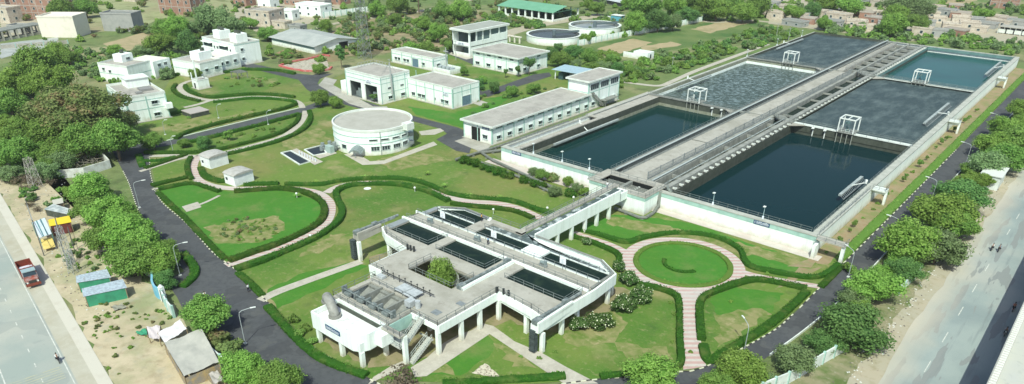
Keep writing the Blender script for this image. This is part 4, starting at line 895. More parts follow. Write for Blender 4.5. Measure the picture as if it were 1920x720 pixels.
# junction platforms at the dividers
for y in (D1,D2):
    mb=MB(); mb.prism([(-79.1,y+3.5),(-76,y+.2),(-73.2,y-1.6),(-70.9,y-.4),(-70.9,y+1.2),(-73.9,y+2.6),(-75.8,y+4.5)],TZ-.25,TZ+.06)
    mb.box(-89.5,-84.5,y-.6,y+.6,TZ-.2,TZ+.14); mb.obj('cross_platform',CONG,tk)
    mb=MB(); rail(mb,[(-79.1,y+3.6),(-76,y+.2),(-73.2,y-1.6),(-70.9,y-.5)],TZ,1.0,1.4); rail(mb,[(-75.7,y+4.5),(-73.9,y+2.7),(-70.9,y+1.3)],TZ,1.0,1.4); mb.obj('railing',RAIL,tk)
# inlet chamber
mb=MB()
cx0,cx1,cy0,cy1=-89.5,-73.0,131.0,141.0
mb.box(-78.9,cx1,cy0,cy0+.4,0,3.4); mb.box(cx1-.4,cx1,cy0+.4,137.2,0,3.4); mb.box(-78.9,-78.5,cy0+.4,cy1,0,3.4); mb.box(-89,-78.9,132.4,132.8,0,3.4); mb.box(-89,-88.6,132.8,137.2,0,3.4); mb.obj('chamber_wall',W_,tk)
mb=MB(); mb.box(-78.96,cx1+.04,cy0-.05,cy0+.4,3.4,4.15); mb.box(cx1-.4,cx1+.05,cy0+.4,137.1,3.4,4.15); mb.box(-89.05,-78.96,132.3,132.8,3.4,4.15); mb.obj('painted_band',GT,tk)
mb=MB(); mb.box(-89.6,-87.0,132.2,cy1,4.15,4.35); mb.box(-74.9,-72.9,cy0-.1,cy1,4.15,4.35); mb.box(-87,-79,132.2,133.5,4.15,4.35); mb.box(-79,-74.9,cy0-.1,133.2,4.15,4.35); mb.box(-87,-74.9,138.4,cy1,4.15,4.35); mb.obj('chamber_deck',CON,tk)
mb=MB(); mb.box(-88.6,-73.4,132.9,cy1-.1,1,2.6); mb.box(-87,-74.9,138.0,138.4,2.6,4.15); mb.obj('chamber_floor',DARK,tk)
MB().sheet([(-88.5,133),(-73.5,133),(-73.5,138),(-88.5,138)],2.9).obj('water',WATD,tk)
mb=MB()
for k in range(5): mb.box(-86.8,-75.1,133.6+k*.85,133.85+k*.85,3.3,3.6)
mb.box(-81.4,-80.6,133.3,138.2,3.4,4.2); mb.obj('baffle',CONG,tk)
mb=MB(); rail(mb,[(-89.3,137.5),(-89.3,132.4),(-79,132.4)],4.35,1.0,1.8); rail(mb,[(-78.8,cy0+.1),(cx1,cy0+.1),(cx1,141)],4.35,1.0,1.8); rail(mb,[(-87,138.5),(-75,138.5)],4.35,1.0,2.2); mb.obj('railing',RAIL,tk)
mb=MB(); mb.path([(-73.0,140.6,4.2),(-71.6,138.6,4.5),(-70.6,138.4,4.1)],.3,8); mb.box(-74.2,-72.4,136.9,137.6,0.3,4.1); mb.obj('bend_pipe',surf('grey_pipe2',[],(.25,.28,.25),.6),tk)
# right wall service platforms
for y0 in (171.0,243.0,315.5):
    mb=MB(); mb.box(-36.85,-33.9,y0,y0+2.6,TZ-.3,TZ); mb.obj('platform',WC,tk)
    mb=MB(); mb.prism([(-34.4,y0+1.8),(-33.9,y0+1.8),(-33.9,y0+2.5),(-34.4,y0+2.5)],.1,TZ-.3); mb.box(-36.9,-34.4,y0+2.0,y0+2.3,TZ-1.5,TZ-.3); mb.obj('platform_leg',W_,tk)
    mb=MB(); rail(mb,[(-36.8,y0+.1),(-34,y0+.1),(-34,y0+2.5)],TZ,1.0,1.3); mb.obj('railing',RAIL,tk)
mb=MB(); mb.box(-36.85,-31.2,135.9,138.0,TZ-.25,TZ); mb.obj('platform',CON,tk)
mb=MB(); mb.box(-31.9,-31.3,136.2,137.0,.1,TZ-.25); mb.box(-36.9,-36.3,134.9,137.1,0,2.9); mb.obj('platform_leg',W_,tk)
mb=MB(); rail(mb,[(-36.8,135.95),(-31.3,135.95),(-31.3,137.9)],TZ,1.0,1.6); mb.obj('railing',RAIL,tk)
# aprons
struct(MB().box(-73.0,-35.2,134.6,137.15,0,.12).obj('apron',surf('apron_stone',[((.5,.42,.37),.3,.45,.6,5,.7)],(.56,.52,.46),.9)))
struct(MB().box(-123.8,-89.8,133.6,137.1,0,.12).obj('apron',surf('apron_pink',[((.5,.42,.37),.3,.45,.6,5,.7)],(.5,.45,.41),.9)))
# cube frames over the dividers
def cube_frame(x,y,label):
    t=thing('lifting_frame',label,'steel frame',(x,y,TZ),'white lifting frames standing on the basin dividers')
    x0,x1,y0,y1=x-2.1,x+2.1,y-2.0,y+2.4; mb=MB(); s=.14; 
    for a in (x0,x1):
        for b in (y0,y1): mb.box(a-s,a+s,b-s,b+s,TZ,TZ+4.1)
    mb.obj('post',WSTEEL,t); mb=MB()
    for b in (y0,y1): mb.box(x0+s,x1-s,b-s,b+s,TZ+3.8,TZ+4.1)
    for a in (x0,x1): mb.box(a-s,a+s,y0+s,y1-s,TZ+3.8,TZ+4.1)
    mb.box(x-.1,x+.1,y0+s,y1-s,TZ+3.85,TZ+4.05); mb.obj('top_beam',WSTEEL,t)
    MB().box(x0-.3,x1+.3,y0-.3,y1+.3,TZ+.01,TZ+.16).obj('platform',CONG,t)
    mb=MB()
    for a in (x0,x0+1.4,x1-1.4,x1): mb.tube((a,y0,TZ),(a,y0,.6),.13,6)
    mb.obj('stilt',surf('wet_concrete',[],(.3,.32,.28),.8),t)
    mb=MB(); mb.cyl(x-.3,y+.1,TZ+.16,TZ+1.5,.35,12); mb.cyl(x+.6,y-.4,TZ+.16,TZ+1.1,.25,10); mb.tube((x-.3,y+.1,TZ+1.5),(x-.3,y+.1,TZ+3.8),.07,6); mb.box(x-.9,x+.2,y-.6,y+.4,TZ+2.3,TZ+2.9); mb.obj('hoist',surf('hoist_teal',[],(.12,.2,.2),.5),t)
    mb=MB(); rail(mb,[(x0,y0),(x1,y0)],TZ+.15,1.0,1.1,.035); rail(mb,[(x0,y0),(x0,y1)],TZ+.15,1.0,1.1,.035); mb.obj('railing',WSTEEL,t); return t
cube_frame(-103.6,212.2,'white cube frame over the dividing wall beside the near-left dark basin')
cube_frame(-103.2,288.3,'white cube frame on the far-left dividing wall in front of the grey aerated basin')
cube_frame(-56.0,211.8,'largest white cube frame, on the divider behind the near-right navy basin')
cube_frame(-56.2,288.2,'white cube frame beside the far-right teal basin')
# decanters
def decanter(x,y0,y1,z,label,side=1):
    t=thing('decanter',label,'decanter',(x,(y0+y1)/2,z),'steel decanter troughs floating along the basin walls')
    MB().box(x-.35,x+.35,y0,y1,z+.1,z+.55).obj('trough',surf('decanter_steel',[((.45,.5,.48),.8,.4,.7)],(.3,.34,.33),.5),t)
    mb=MB(); n=int((y1-y0)/.9)
    for k in range(n+1):
        y=y0+(y1-y0)*k/n; mb.tube((x,y,z+.4),(x+side*1.0,y,z-.5),.06,4); 
    mb.tube((x+side*1.0,y0,z-.4),(x+side*1.0,y1,z-.4),.12,6); mb.obj('drop_pipe',STEEL,t)
    mb=MB(); ym=(y0+y1)/2; mb.tube((x,ym,z+.4),(x+side*3.2,ym,TZ+.4),.13,6); mb.cyl(x+side*3.0,ym,TZ+.05,TZ+1.0,.3,10); mb.obj('drive_arm',WSTEEL,t)
decanter(-42.0,165.5,181,2.4,'grey decanter trough on the right side of the near-right navy basin')
decanter(-41.6,235,264,3.7,'long decanter trough on the right side of the middle-right grey basin')
decanter(-41.6,322,350,2.9,'decanter trough on the right side of the far-right teal basin')
decanter(-118.0,311,340,3.7,'long white decanter trough on the left side of the far-left grey basin',-1)
decanter(-117.6,226,250,3.3,'dark raised decanter trough in the choppy middle-left basin',-1)
decanter(-114.6,152,184,1.9,'long dark decanter row on the left side of the near-left basin',-1)
# lamp posts on tank copings
def tank_lamp(x,y,label):
    t=thing('coping_lamp',label,'lamp',(x,y,TZ),'short pole lamps on the basin copings')
    MB().tube((x,y,TZ),(x,y,TZ+2.7),.06,6).obj('pole',surf('pale_blue_pole',[],(.45,.6,.62),.5),t)
    MB().box(x-.25,x+.25,y-.45,y+.15,TZ+2.7,TZ+2.85).obj('lamp_head',WSTEEL,t); MB().box(x-.18,x+.18,y-.12,y+.12,TZ,TZ+.6).obj('switch_box',SIGNW,t)
for i,(x,y,l) in enumerate([(-110.8,138.2,'small lamp on the near-left coping, leftmost of three'),(-101.5,138.2,'small lamp on the near-left coping, middle of three'),(-93.2,138.2,'small lamp on the near-left coping next to the chamber'),(-60.3,138.2,'small lamp on the near-right coping nearest the chamber'),(-48.9,138.2,'small lamp on the near-right coping just above the blue sign')]): tank_lamp(x,y,l)
for y,l in [(288,'first'),(318,'second'),(346,'last')]: tank_lamp(-120.9,y,'lamp on the far-left coping, '+l+' toward the far corner')
sign((-117.2,YN-.05,TZ-1.05),3.1,.95,'x','dark blue sign on the left tank wall near its outer corner',1,14)
sign((-50.3,YN-.05,TZ-1.1),3.5,1.0,'x','dark blue sign on the right tank wall below a small lamp',1,15)
# pipes outside the tank
def ground_pipe(pts,r,label,leg=True):
    t=thing('ground_pipe',label,'pipe',pts[0]); MB().path(pts,r,8).obj('pipe',PIPE,t)
    if leg:
        mb=MB()
        for a,b in zip(pts[:-1],pts[1:]):
            L=math.dist(a,b); k=max(1,int(L/4))
            for j in range(k): f=(j+.5)/k; x=a[0]+(b[0]-a[0])*f; y=a[1]+(b[1]-a[1])*f; mb.box(x-.35,x+.35,y-.35,y+.35,0,max(.1,a[2]+(b[2]-a[2])*f-r+.08))
        mb.obj('support',CONG,t)
ground_pipe([(-129.6,128.5,.7),(-128.2,145,.7),(-127.6,176,.8)],.35,'long grey pipe running past the pump house toward the left tank')
ground_pipe([(-125.2,143,.6),(-128.4,137.3,.6),(-121.8,134.8,.6),(-104,131.2,.6),(-97,129.8,.6)],.38,'grey pipe bending around the pinkish apron above the round bushes')
ground_pipe([(-123.4,131.8,.5),(-109,130.2,.5),(-97,127.6,.5)],.32,'lower straight grey pipe right behind the round bushes')
ground_pipe([(-79.8,129.6,.45),(-72.9,128.8,.45),(-71.6,129.6,.45),(-71.7,133,.45),(-72.5,136.6,1.0),(-73.2,137.3,3.6)],.38,'dark pipe looping round the foot of the inlet chamber')
# ================================================================= HEADWORKS
HZ=5.5
hwk=thing('headworks_structure','elevated white concrete headworks with grit basins, open screens and grey decks on columns','water treatment structure',(-80,78,0))
out=[(-103,81),(-100,79.3),(-92.5,78.05),(-92.5,79.5),(-75.2,79.5),(-73,78.2),(-68.5,77.2),(-61,76.3),(-57.3,75.5),(-56.8,88),(-57.2,95),(-61.9,97.8),(-77.3,98),(-87.5,97.2),(-89.5,98.4),(-97.2,98.7),(-101.8,95.7),(-102.9,88)]
MB().prism(out,3.45,4.9).obj('basin_shell',W_,hwk)
mb=MB()
mb.prism([(-102.8,81.2),(-100,79.5),(-92.4,78.05),(-75,78.05),(-73,78.1),(-68.5,77.2),(-61,76.4),(-57.5,75.7),(-57.4,81.35),(-102.8,81.4)],4.95,HZ)
for a,b in ((-102.8,-101.2),(-90.2,-88),(-75.7,-71.0),(-58.2,-57.3)): mb.box(a,b,81.4,86.6,4.95,HZ-.004)
mb.box(-102.9,-57.5,87.15,90.55,4.95,HZ)
mb.box(-102.4,-101.1,90.9,95.2,4.95,HZ-.004); mb.box(-90.4,-87.6,90.9,97.2,4.95,HZ-.004); mb.box(-58.0,-57.2,90.9,94.6,4.95,HZ-.004)
mb.box(-81.7,-80.2,96.9,131.4,HZ-.3,HZ+.02); mb.box(-89,-80.2,96.9,98.2,4.95,HZ)
mb.box(-92.3,-86,69.1,78.05,HZ-.35,HZ); mb.box(-86,-75.2,67.2,72.5,HZ-.35,HZ); mb.box(-88.5,-86,67.2,69.1,HZ-.35,HZ-.003); mb.box(-75.2,-68.7,63,78.05,HZ-.35,HZ+.003)
mb.box(-88.4,-74.8,65.3,67.2,HZ-.35,HZ-.006); mb.box(-88.4,-74.8,58.0,59.6,HZ-.35,HZ-.006); mb.box(-88.4,-87.4,59.6,65.3,HZ-.35,HZ-.006); mb.box(-75.7,-74.8,59.6,65.3,HZ-.35,HZ-.006)
mb.box(-75,-70.6,56.9,58.0,HZ-.3,HZ-.003)
mb.obj('deck',CON,hwk)
mb=MB() # white copings
mb.box(-103.5,-57.4,86.65,87.15,4.95,HZ+.25); mb.box(-103.6,-57.6,90.55,90.9,4.95,HZ+.25); mb.box(-75.7,-71.2,90.9,94.5,4.95,HZ+.12)
for a,b in ((-101,-90.4),(-87.5,-76.5),(-76.5,-58)): mb.box(a,b,94.45,94.65,4.6,HZ-.05)
mb.wallline([(-57.3,75.5),(-56.8,88),(-57.2,95),(-61.9,97.8),(-77.4,98.05)],.35,3.5,HZ+.1); mb.wallline([(-89.5,98.4),(-97.2,98.7),(-101.8,95.7)],.3,3.5,HZ+.05); mb.wallline([(-101.8,95.7),(-102.9,88),(-103,81)],.25,3.5,HZ)
mb.box(-77.95,-77.6,98.1,128.2,3.1,HZ+.25); mb.box(-80.2,-77.95,98.2,130.9,3.1,4.6); mb.box(-80.2,-77.6,128,131,3.0,4.9)
mb.obj('white_wall',W_,hwk)
mb=MB(); mb.wallline([(-57.45,88),(-57.6,94.9),(-62.1,97.55),(-77.4,97.75)],.5,HZ+.1,HZ+.22); mb.wallline([(-90,98.15),(-97.1,98.45),(-101.5,95.6)],.45,HZ+.05,HZ+.17); mb.obj('grey_coping',CONG,hwk)
mb=MB(); mb.add([(-73.5,73.2,4.3),(-73.2,73.2,4.3),(-73.2,86.4,4.9),(-73.5,86.4,4.9),(-73.5,73.2,6.0),(-73.2,73.2,6.0),(-73.2,86.4,6.1),(-73.5,86.4,6.1)],[(0,3,2,1),(4,5,6,7),(0,1,5,4),(1,2,6,5),(2,3,7,6),(3,0,4,7)]); mb.obj('launder_wall',W_,hwk)
struct(MB().sheet(ragged([(-103,77),(-92,69),(-88,58),(-86,53.5),(-74,53.5),(-70,60),(-68,70),(-67,78.5),(-59,78),(-56.5,88),(-56,100),(-70,99),(-85,99),(-101,97)],.7,2),.07).obj('bare_soil',surf('under_soil',[((.16,.17,.06),.4,.45,.65,7)],(.27,.23,.13),1)))
mb=MB() # deck fascias
def fas(a,b,z0=4.0,z1=HZ-.02,w=.25): mb.wallline([a,b],w,z0,z1)
fas((-92.4,69),(-92.4,78)); fas((-92.4,69),(-88.5,69),4.2); fas((-103,81),(-100,79.3)); fas((-100,79.3),(-92.5,78)); fas((-68.6,63),(-68.6,77)); fas((-68.6,77.1),(-61,76.25)); fas((-61,76.25),(-57.3,75.4),3.5)
fas((-74.7,62.9),(-68.6,62.9),4.6); fas((-81.75,98.3),(-81.75,131),4.9)
mb.obj('fascia',W_,hwk)
mb=MB() # screens block
mb.box(-88.5,-88.2,57.9,69,2.6,HZ-.36); mb.box(-88.2,-74.9,57.9,58.2,2.6,HZ-.36); mb.box(-74.9,-74.6,57.9,67,3.2,HZ-.36); mb.box(-88.2,-74.9,58.2,67,2.6,2.9); mb.obj('screen_shell',W_,hwk)
mb=MB()
for x in (-84.5,-81.5,-78.6): mb.box(x-.16,x+.16,59.6,65.3,2.9,HZ+.05)
mb.box(-87.4,-75.7,64.6,65.3,2.9,HZ-.4); mb.obj('screen_divider',CONG,hwk)
mb=MB()
for x in (-86.0,-83.0,-80.1,-77.2): mb.add([(x-1.2,60,3.0),(x+1.2,60,3.0),(x+1.2,64.4,4.9),(x-1.2,64.4,4.9)],[(0,1,2,3)])
mb.obj('screen_ramp',CONG,hwk)
mb=MB(); mb.box(-87.3,-75.8,59.7,61.6,2.9,3.3); mb.obj('screen_pit',DARK,hwk)
mb=MB() # screen machinery
mb.tube((-88.2,59.8,HZ+.9),(-75.2,59.6,HZ+.9),.13,8); mb.tube((-88.2,60.2,HZ+.35),(-75.2,60.0,HZ+.35),.1,6)
for x in (-87.7,-84.5,-81.5,-78.6,-75.6): mb.box(x-.12,x+.12,59.5,60.5,HZ,HZ+1.3)
for x in (-86.4,-83.2,-80.2,-77.0): mb.box(x-.7,x+.7,59.3,59.9,HZ+.1,HZ+.6); mb.box(x-.5,x+.5,60,60.3,HZ-1.2,HZ+.8)
mb.obj('bar_screen',surf('machine_grey',[((.3,.33,.32),1.5,.4,.7)],(.13,.16,.16),.5),hwk)
mb=MB(); mb.box(-81.8,-79.6,65.5,68.0,HZ+.5,HZ+.62); mb.box(-79.2,-76.9,65.2,67.7,HZ+.7,HZ+.82); mb.box(-87.8,-86.3,66.8,67.8,HZ+.05,HZ+.5); mb.box(-77,-75.7,63.6,65,HZ+.05,HZ+1.1); mb.cyl(-74.9,64.6,HZ,HZ+1.3,.45,12); mb.obj('screening_box',surf('galv_sheet',[((.35,.38,.38),1.5,.4,.7)],(.5,.53,.54),.4),hwk)
mb=MB()
for x in np.arange(-88,-74.5,1.5): mb.tube((x,68.3,HZ),(x,68.3,HZ+1.3),.06,6); mb.cyl(x,68.3,HZ+1.2,HZ+1.28,.16,8)
mb.tube((-88,68.3,HZ+.7),(-75,68.3,HZ+.7),.09,6)
for x,y in ((-92.5+.8,77.6),(-91,77.7),(-90.2,77.8),(-68.6,76.5),(-67.4,76.9),(-66.4,77.0)): mb.box(x-.15,x+.15,y-.15,y+.15,HZ,HZ+1.1)
mb.obj('gate_valve',surf('black_iron',[],(.04,.045,.045),.6),hwk)
mb=MB(); mb.box(-72.4,-70.9,64.9,66.2,HZ+.004,HZ+.06); mb.box(-71.3,-70.0,69.5,70.6,HZ+.004,HZ+.05); mb.obj('hatch_cover',STEEL,hwk)
# inlet box
mb=MB(); ib=[(-86.7,52.6),(-76.6,52.6),(-75.4,53.2),(-74.9,54.4),(-75.0,57.8),(-86.7,57.8)]
mb.wallline(ib+[ib[0]],.3,2.7,HZ+.15); mb.box(-86.5,-75.1,52.8,57.7,2.7,4.4); mb.box(-74.85,-73.4,55.6,57.9,3.0,5.0); mb.obj('inlet_tank',W_,hwk)
MB().sheet([(-86.5,52.8),(-76.6,52.8),(-75.2,54.4),(-75.2,57.7),(-86.5,57.7)],4.75).obj('scum_surface',surf('scum',[((.35,.36,.3),.8,.55,.7,6,.8)],(.76,.77,.76),.8),hwk)
mb=MB(); mb.box(-86.4,-75.4,57.1,57.65,4.76,5.1); mb.obj('overflow_slot',DARKC,hwk)
t=MB().path([(-88.3,56.8,2.0),(-88.3,56.8,5.2),(-88.0,56.6,6.0),(-87.3,56.2,6.5),(-86.2,55.7,6.6),(-85.1,55.3,6.4),(-84.3,55.0,5.9),(-83.9,54.9,5.3),(-83.8,54.9,4.7)],.8,14).obj('inlet_pipe',surf('old_pipe',[((.2,.2,.17),1.2,.4,.7,6)],(.33,.33,.3),.6),hwk,True)
mb=MB(); mb.tube((-83.82,54.9,5.1),(-83.8,54.9,4.8),1.05,14); mb.tube((-88.3,56.8,4.9),(-88.3,56.8,5.2),1.0,14); mb.obj('pipe_flange',surf('old_pipe2',[],(.25,.25,.22),.6),hwk)
# water
mb=MB()
for a,b in ((-101.2,-90.2),(-88,-75.7),(-71,-58.2)): mb.sheet([(a,81.3),(b,81.3),(b,86.65),(a,86.65)],5.2)
for a,b in ((-101,-90.4),(-87.6,-75.7),(-71.2,-58)): mb.sheet([(a,90.9),(b,90.9),(b,94.45),(a,94.45)],5.22)
mb.sheet([(-101,94.7),(-90.4,94.7),(-90.4,98.2),(-97.2,98.4),(-101,95.6)],5.03); mb.obj('water',WATD,hwk)
mb=MB(); mb.sheet([(-87.6,94.7),(-75.7,94.7),(-75.7,96.8),(-87.6,96.8)],5.03); mb.sheet([(-75.7,94.7),(-58.6,94.7),(-60.2,96.1),(-77.0,96.4),(-78.2,98.3),(-80.2,98.3),(-80.2,96.8),(-75.7,96.8)],5.04)
mb.sheet([(-80.2,98.3),(-77.95,98.3),(-77.95,130),(-80.2,130)],5.03); mb.obj('foaming_water',WATF,hwk)
# steel plates at basin heads
mb=MB(); mb.box(-103,-101.2,81.9,86.6,HZ+.004,HZ+.08); mb.box(-102.3,-101.1,91,95,HZ+.004,HZ+.08); mb.obj('cover_plate',surf('plate_grey',[],(.27,.3,.31),.6),hwk)
# launders with chutes
for (x,y0,y1,lab) in ((-104.2,75.3,81.2,0),(-74.1,73.2,86.4,1),(-57.6,73.0,82,2)):
    mb=MB(); mb.add([(x-.8,y0,4.1),(x+.8,y0,4.1),(x+.8,y1,4.4),(x-.8,y1,4.4),(x-.8,y0,HZ-.1),(x+.8,y0,HZ-.1),(x+.8,y1,HZ+.05),(x-.8,y1,HZ+.05)],[(0,3,2,1),(4,5,6,7),(0,1,5,4),(1,2,6,5),(2,3,7,6),(3,0,4,7)])
    mb.box(x+.45,x+.8,y0,y1,HZ-.1,HZ+.5); mb.obj('launder',W_ if lab!=0 else CON,hwk)
    mb=MB(); yy=y1 if lab else 97; mb.tube((x-.3,y0-.2,HZ+.5),(x+.1,y1+5 if not lab else y1+3*(lab==2),HZ+.55),.26,7); mb.tube((x+.2,y0,HZ+.3),(x+.3,y1+4 if not lab else y1,HZ+.35),.13,6)
    mb.box(x-.5,x+.5,y0-.1,y0+1.3,HZ,HZ+.8); mb.box(x-.4,x+.3,y1-1.6,y1-.4,HZ+.4,HZ+1.0); mb.obj('auger_pipe',surf('machine_grey',[],(.13,.16,.16),.5),hwk)
mb=MB()
for (x,y) in ((-104.6,74.9),(-57.9,73.2)):
    mb.box(x-.55,x+.45,y-.4,y+.4,.4,4.3)
    for z in np.arange(.5,4.3,.42): mb.box(x-.62,x+.52,y-.47,y+.47,z,z+.14)
mb.obj('grit_chute',surf('chute_dark',[((.02,.03,.03),2,.4,.7)],(.08,.1,.1),.7),hwk)
# columns
cols=[(-85.9,52.9,2.7),(-80,52.9,2.7),(-75.3,53.1,2.7),(-85.9,57.6,2.7),(-80,57.6,2.7),(-75,57.5,2.7),(-70.8,57.9,5.2),(-88.2,63,2.6),(-88.2,68.6,4.2),(-68.9,63.1,5.15),(-68.9,68.2,4.0),(-68.9,72.6,4.0),(-68.6,77,4.0),(-62.4,76.9,3.5),(-57.8,80.4,3.5),(-57.8,84.6,3.5),(-57.6,93.6,3.5),(-58.8,96.6,3.5),
      (-92.1,69.3,4.0),(-92.1,77.7,4.0),(-99.8,79.8,3.5),(-102.6,87,3.5),(-101.8,94,3.5),(-103.4,75.3,4.2),(-57.0,74.3,3.6),(-80,67,2.6),(-75,67,4),(-80,78.5,4.9),(-86,78.5,4.9),(-90,88,3.5),(-80,88,3.5),(-70,88,3.5),(-64,88,3.5),(-70,97,3.5),(-75,77.8,4.9),(-96,88,3.5),(-70.9,61.6,0.1)]
for x,y,z in cols[:-1]: MB().box(x-.32,x+.32,y-.32,y+.32,0,z+.02).obj('column',W_,hwk)
for y in (105.5,110.4,115.2,119.6,124.3): MB().box(-78.3,-77.62,y-.3,y+.3,0,3.15).obj('column',W_,hwk); MB().box(-81.6,-81.0,y-.3,y+.3,0,5.2).obj('column',W_,hwk)
# rails
mb=MB()
rail(mb,[(-92.3,78),(-92.3,69.1),(-88.5,69.1)],HZ,1.0,2); rail(mb,[(-88.3,67),(-88.3,58.1),(-75,58.1)],HZ,1.0,2); rail(mb,[(-74.7,58.2),(-74.7,62.9),(-68.7,62.9),(-68.7,77),(-61,76.3),(-57.5,75.6)],HZ,1.0,1.9)
rail(mb,[(-85.9,78),(-85.9,72.6),(-75.3,72.6),(-75.3,78)],HZ,1.0,1.9); rail(mb,[(-75,57),(-70.7,57),(-70.7,58)],HZ,1.0,1.5); rail(mb,[(-87.4,65.5),(-75.7,65.5)],HZ,1.0,2)
rail(mb,[(-102.6,81.3),(-100,79.5),(-92.4,78.2)],HZ,1.0,2)
for a,b in ((-101.2,-90.2),(-88,-75.7),(-71,-58.2)): rail(mb,[(a,81.3),(b,81.3),(b,86.4)],HZ,1.0,2.2)
rail(mb,[(-102.8,87.4),(-57.6,87.4)],HZ,1.0,2.4); rail(mb,[(-102.8,90.4),(-57.6,90.4)],HZ,1.0,2.4)
for a,b in ((-101,-90.4),(-87.6,-75.7),(-71.2,-58)): rail(mb,[(a,94.3),(b,94.3)],HZ-.05,.9,2.2)
rail(mb,[(-81.6,98.3),(-81.6,131)],HZ,1.0,2.2); rail(mb,[(-80.3,98.3),(-80.3,131)],HZ,1.0,2.2); rail(mb,[(-89,98.2),(-81.7,98.2)],HZ,1.0,2.2)
mb.obj('railing',RAIL,hwk)
# stairs
mb=MB()
def flight(x0,x1,ya,za,yb,zb):
    n=13
    for k in range(n):
        f=k/n; y=ya+(yb-ya)*f; z=za+(zb-za)*f; d=(yb-ya)/n
        mb.box(x0,x1,min(y,y+d),max(y,y+d),z-.28,z)
flight(-72.7,-71.5,62.8,HZ,59.2,2.9); mb.box(-74.5,-71.4,57.4,59.2,2.65,2.85); flight(-70.9,-69.8,62.6,2.6,58.4,.1); mb.box(-72.7,-69.7,62.6,62.85,2.4,2.6); mb.obj('stair',surf('stair_concrete',[],(.45,.46,.42),.9),hwk)
mb=MB()
for xa in (-72.7,-71.5):
    for h in (.5,1.0): mb.tube((xa,62.8,HZ+h),(xa,59.2,2.9+h),.035,4)
    for k in range(6): f=k/5; mb.tube((xa,62.8-3.6*f,HZ-2.6*f),(xa,62.8-3.6*f,HZ-2.6*f+1),.035,4)
for xa in (-70.9,-69.8):
    for h in (.5,1.0): mb.tube((xa,62.6,2.6+h),(xa,58.4,.1+h),.035,4)
    for k in range(6): f=k/5; mb.tube((xa,62.6-4.2*f,2.6-2.5*f),(xa,62.6-4.2*f,3.6-2.5*f),.035,4)
rail(mb,[(-74.5,57.4),(-71.4,57.4),(-71.4,59.2)],2.85,1,1.2); mb.obj('stair_railing',surf('stair_rail',[],(.5,.55,.52),.7),hwk)
mb=MB(); mb.wallline([(-74.45,62.7),(-74.45,58.2)],.15,3.4,HZ-.02); mb.obj('stair_wall',GT,hwk)
sign((-83.0,52.43,4.1),3.6,.85,'x','blue sign on the front face of the headworks inlet tank',1,14)
# notice boards on the walkway
def board(x,y,label):
    t=thing('notice_board',label,'sign board',(x,y,HZ),'white square boards on posts along the headworks walkway')
    MB().tube((x,y,HZ),(x,y,HZ+1.6),.05,6).obj('post',RAIL,t)
    MB().box(x-.65,x+.65,y-.04,y+.04,HZ+1.2,HZ+2.4).obj('board',surf('board_white',[],(.8,.84,.88),.6),t)
    mb=MB(); 
    for k,(a,b) in enumerate(((-.45,.3),(-.3,.4),(-.4,.15),(-.2,.35))): mb.box(x+a,x+b,y-.055,y-.043,HZ+1.35+k*.24,HZ+1.45+k*.24)
    mb.obj('faded_print',surf('print_grey',[],(.5,.55,.6),.6),t)
board(-95.2,90.2,'white square board beside the farthest-left grit channel'); board(-81.5,90.2,'white square board in the middle of the headworks walkway'); board(-65.2,90.2,'white square board near the right end of the headworks walkway')
for i,(x,y,l) in enumerate([(-97.2,88.6,'grey motor unit at the left of the headworks walkway'),(-84.5,88.8,'grey motor unit in the middle of the headworks walkway'),(-68.6,89.0,'grey motor unit at the right of the headworks walkway')]):
    t=thing('gate_motor',l,'machine',(x,y,HZ),'motor units on the headworks walkway')
    MB().box(x-.8,x+.8,y-.25,y+.25,HZ,HZ+.45).obj('base_frame',STEEL,t); mb=MB(); mb.tube((x-.6,y,HZ+.75),(x+.3,y,HZ+.75),.3,10); mb.box(x+.3,x+.7,y-.2,y+.2,HZ+.45,HZ+1.2); mb.obj('motor',surf('motor_grey',[],(.2,.25,.25),.5),t)
# ================================================================= BUILDINGS
def wbox(face,x0,x1,y0,y1,u,z,w,h,d0,d1):
    """box lying on a face: d0..d1 outward from the wall plane"""
    if face=='f': return (x0+u,x0+u+w,y0-d1,y0-d0,z,z+h)
    if face=='b': return (x0+u,x0+u+w,y1+d0,y1+d1,z,z+h)
    if face=='r': return (x1+d0,x1+d1,y0+u,y0+u+w,z,z+h)
    return (x0-d1,x0-d0,y0+u,y0+u+w,z,z+h)
def win(t,face,x0,x1,y0,y1,u,z,w,h,sill=True,n=2,name='window'):
    mb=MB(); s=.09
    for b in ((u-s,z-s,w+2*s,s),(u-s,z+h,w+2*s,s),(u-s,z,s,h),(u+w,z,s,h)): mb.box(*wbox(face,x0,x1,y0,y1,*b,.002,.09))
    for k in range(1,n): mb.box(*wbox(face,x0,x1,y0,y1,u+w*k/n-.03,z,.06,h,.002,.07))
    if sill: mb.box(*wbox(face,x0,x1,y0,y1,u-.2,z-.2,w+.4,.1,.002,.22)); mb.box(*wbox(face,x0,x1,y0,y1,u-.2,z+h+.12,w+.4,.08,.002,.45))
    f=mb.obj(name,FRAME,t); MB().box(*wbox(face,x0,x1,y0,y1,u,z,w,h,.003,.04)).obj('pane',GLASS,f)
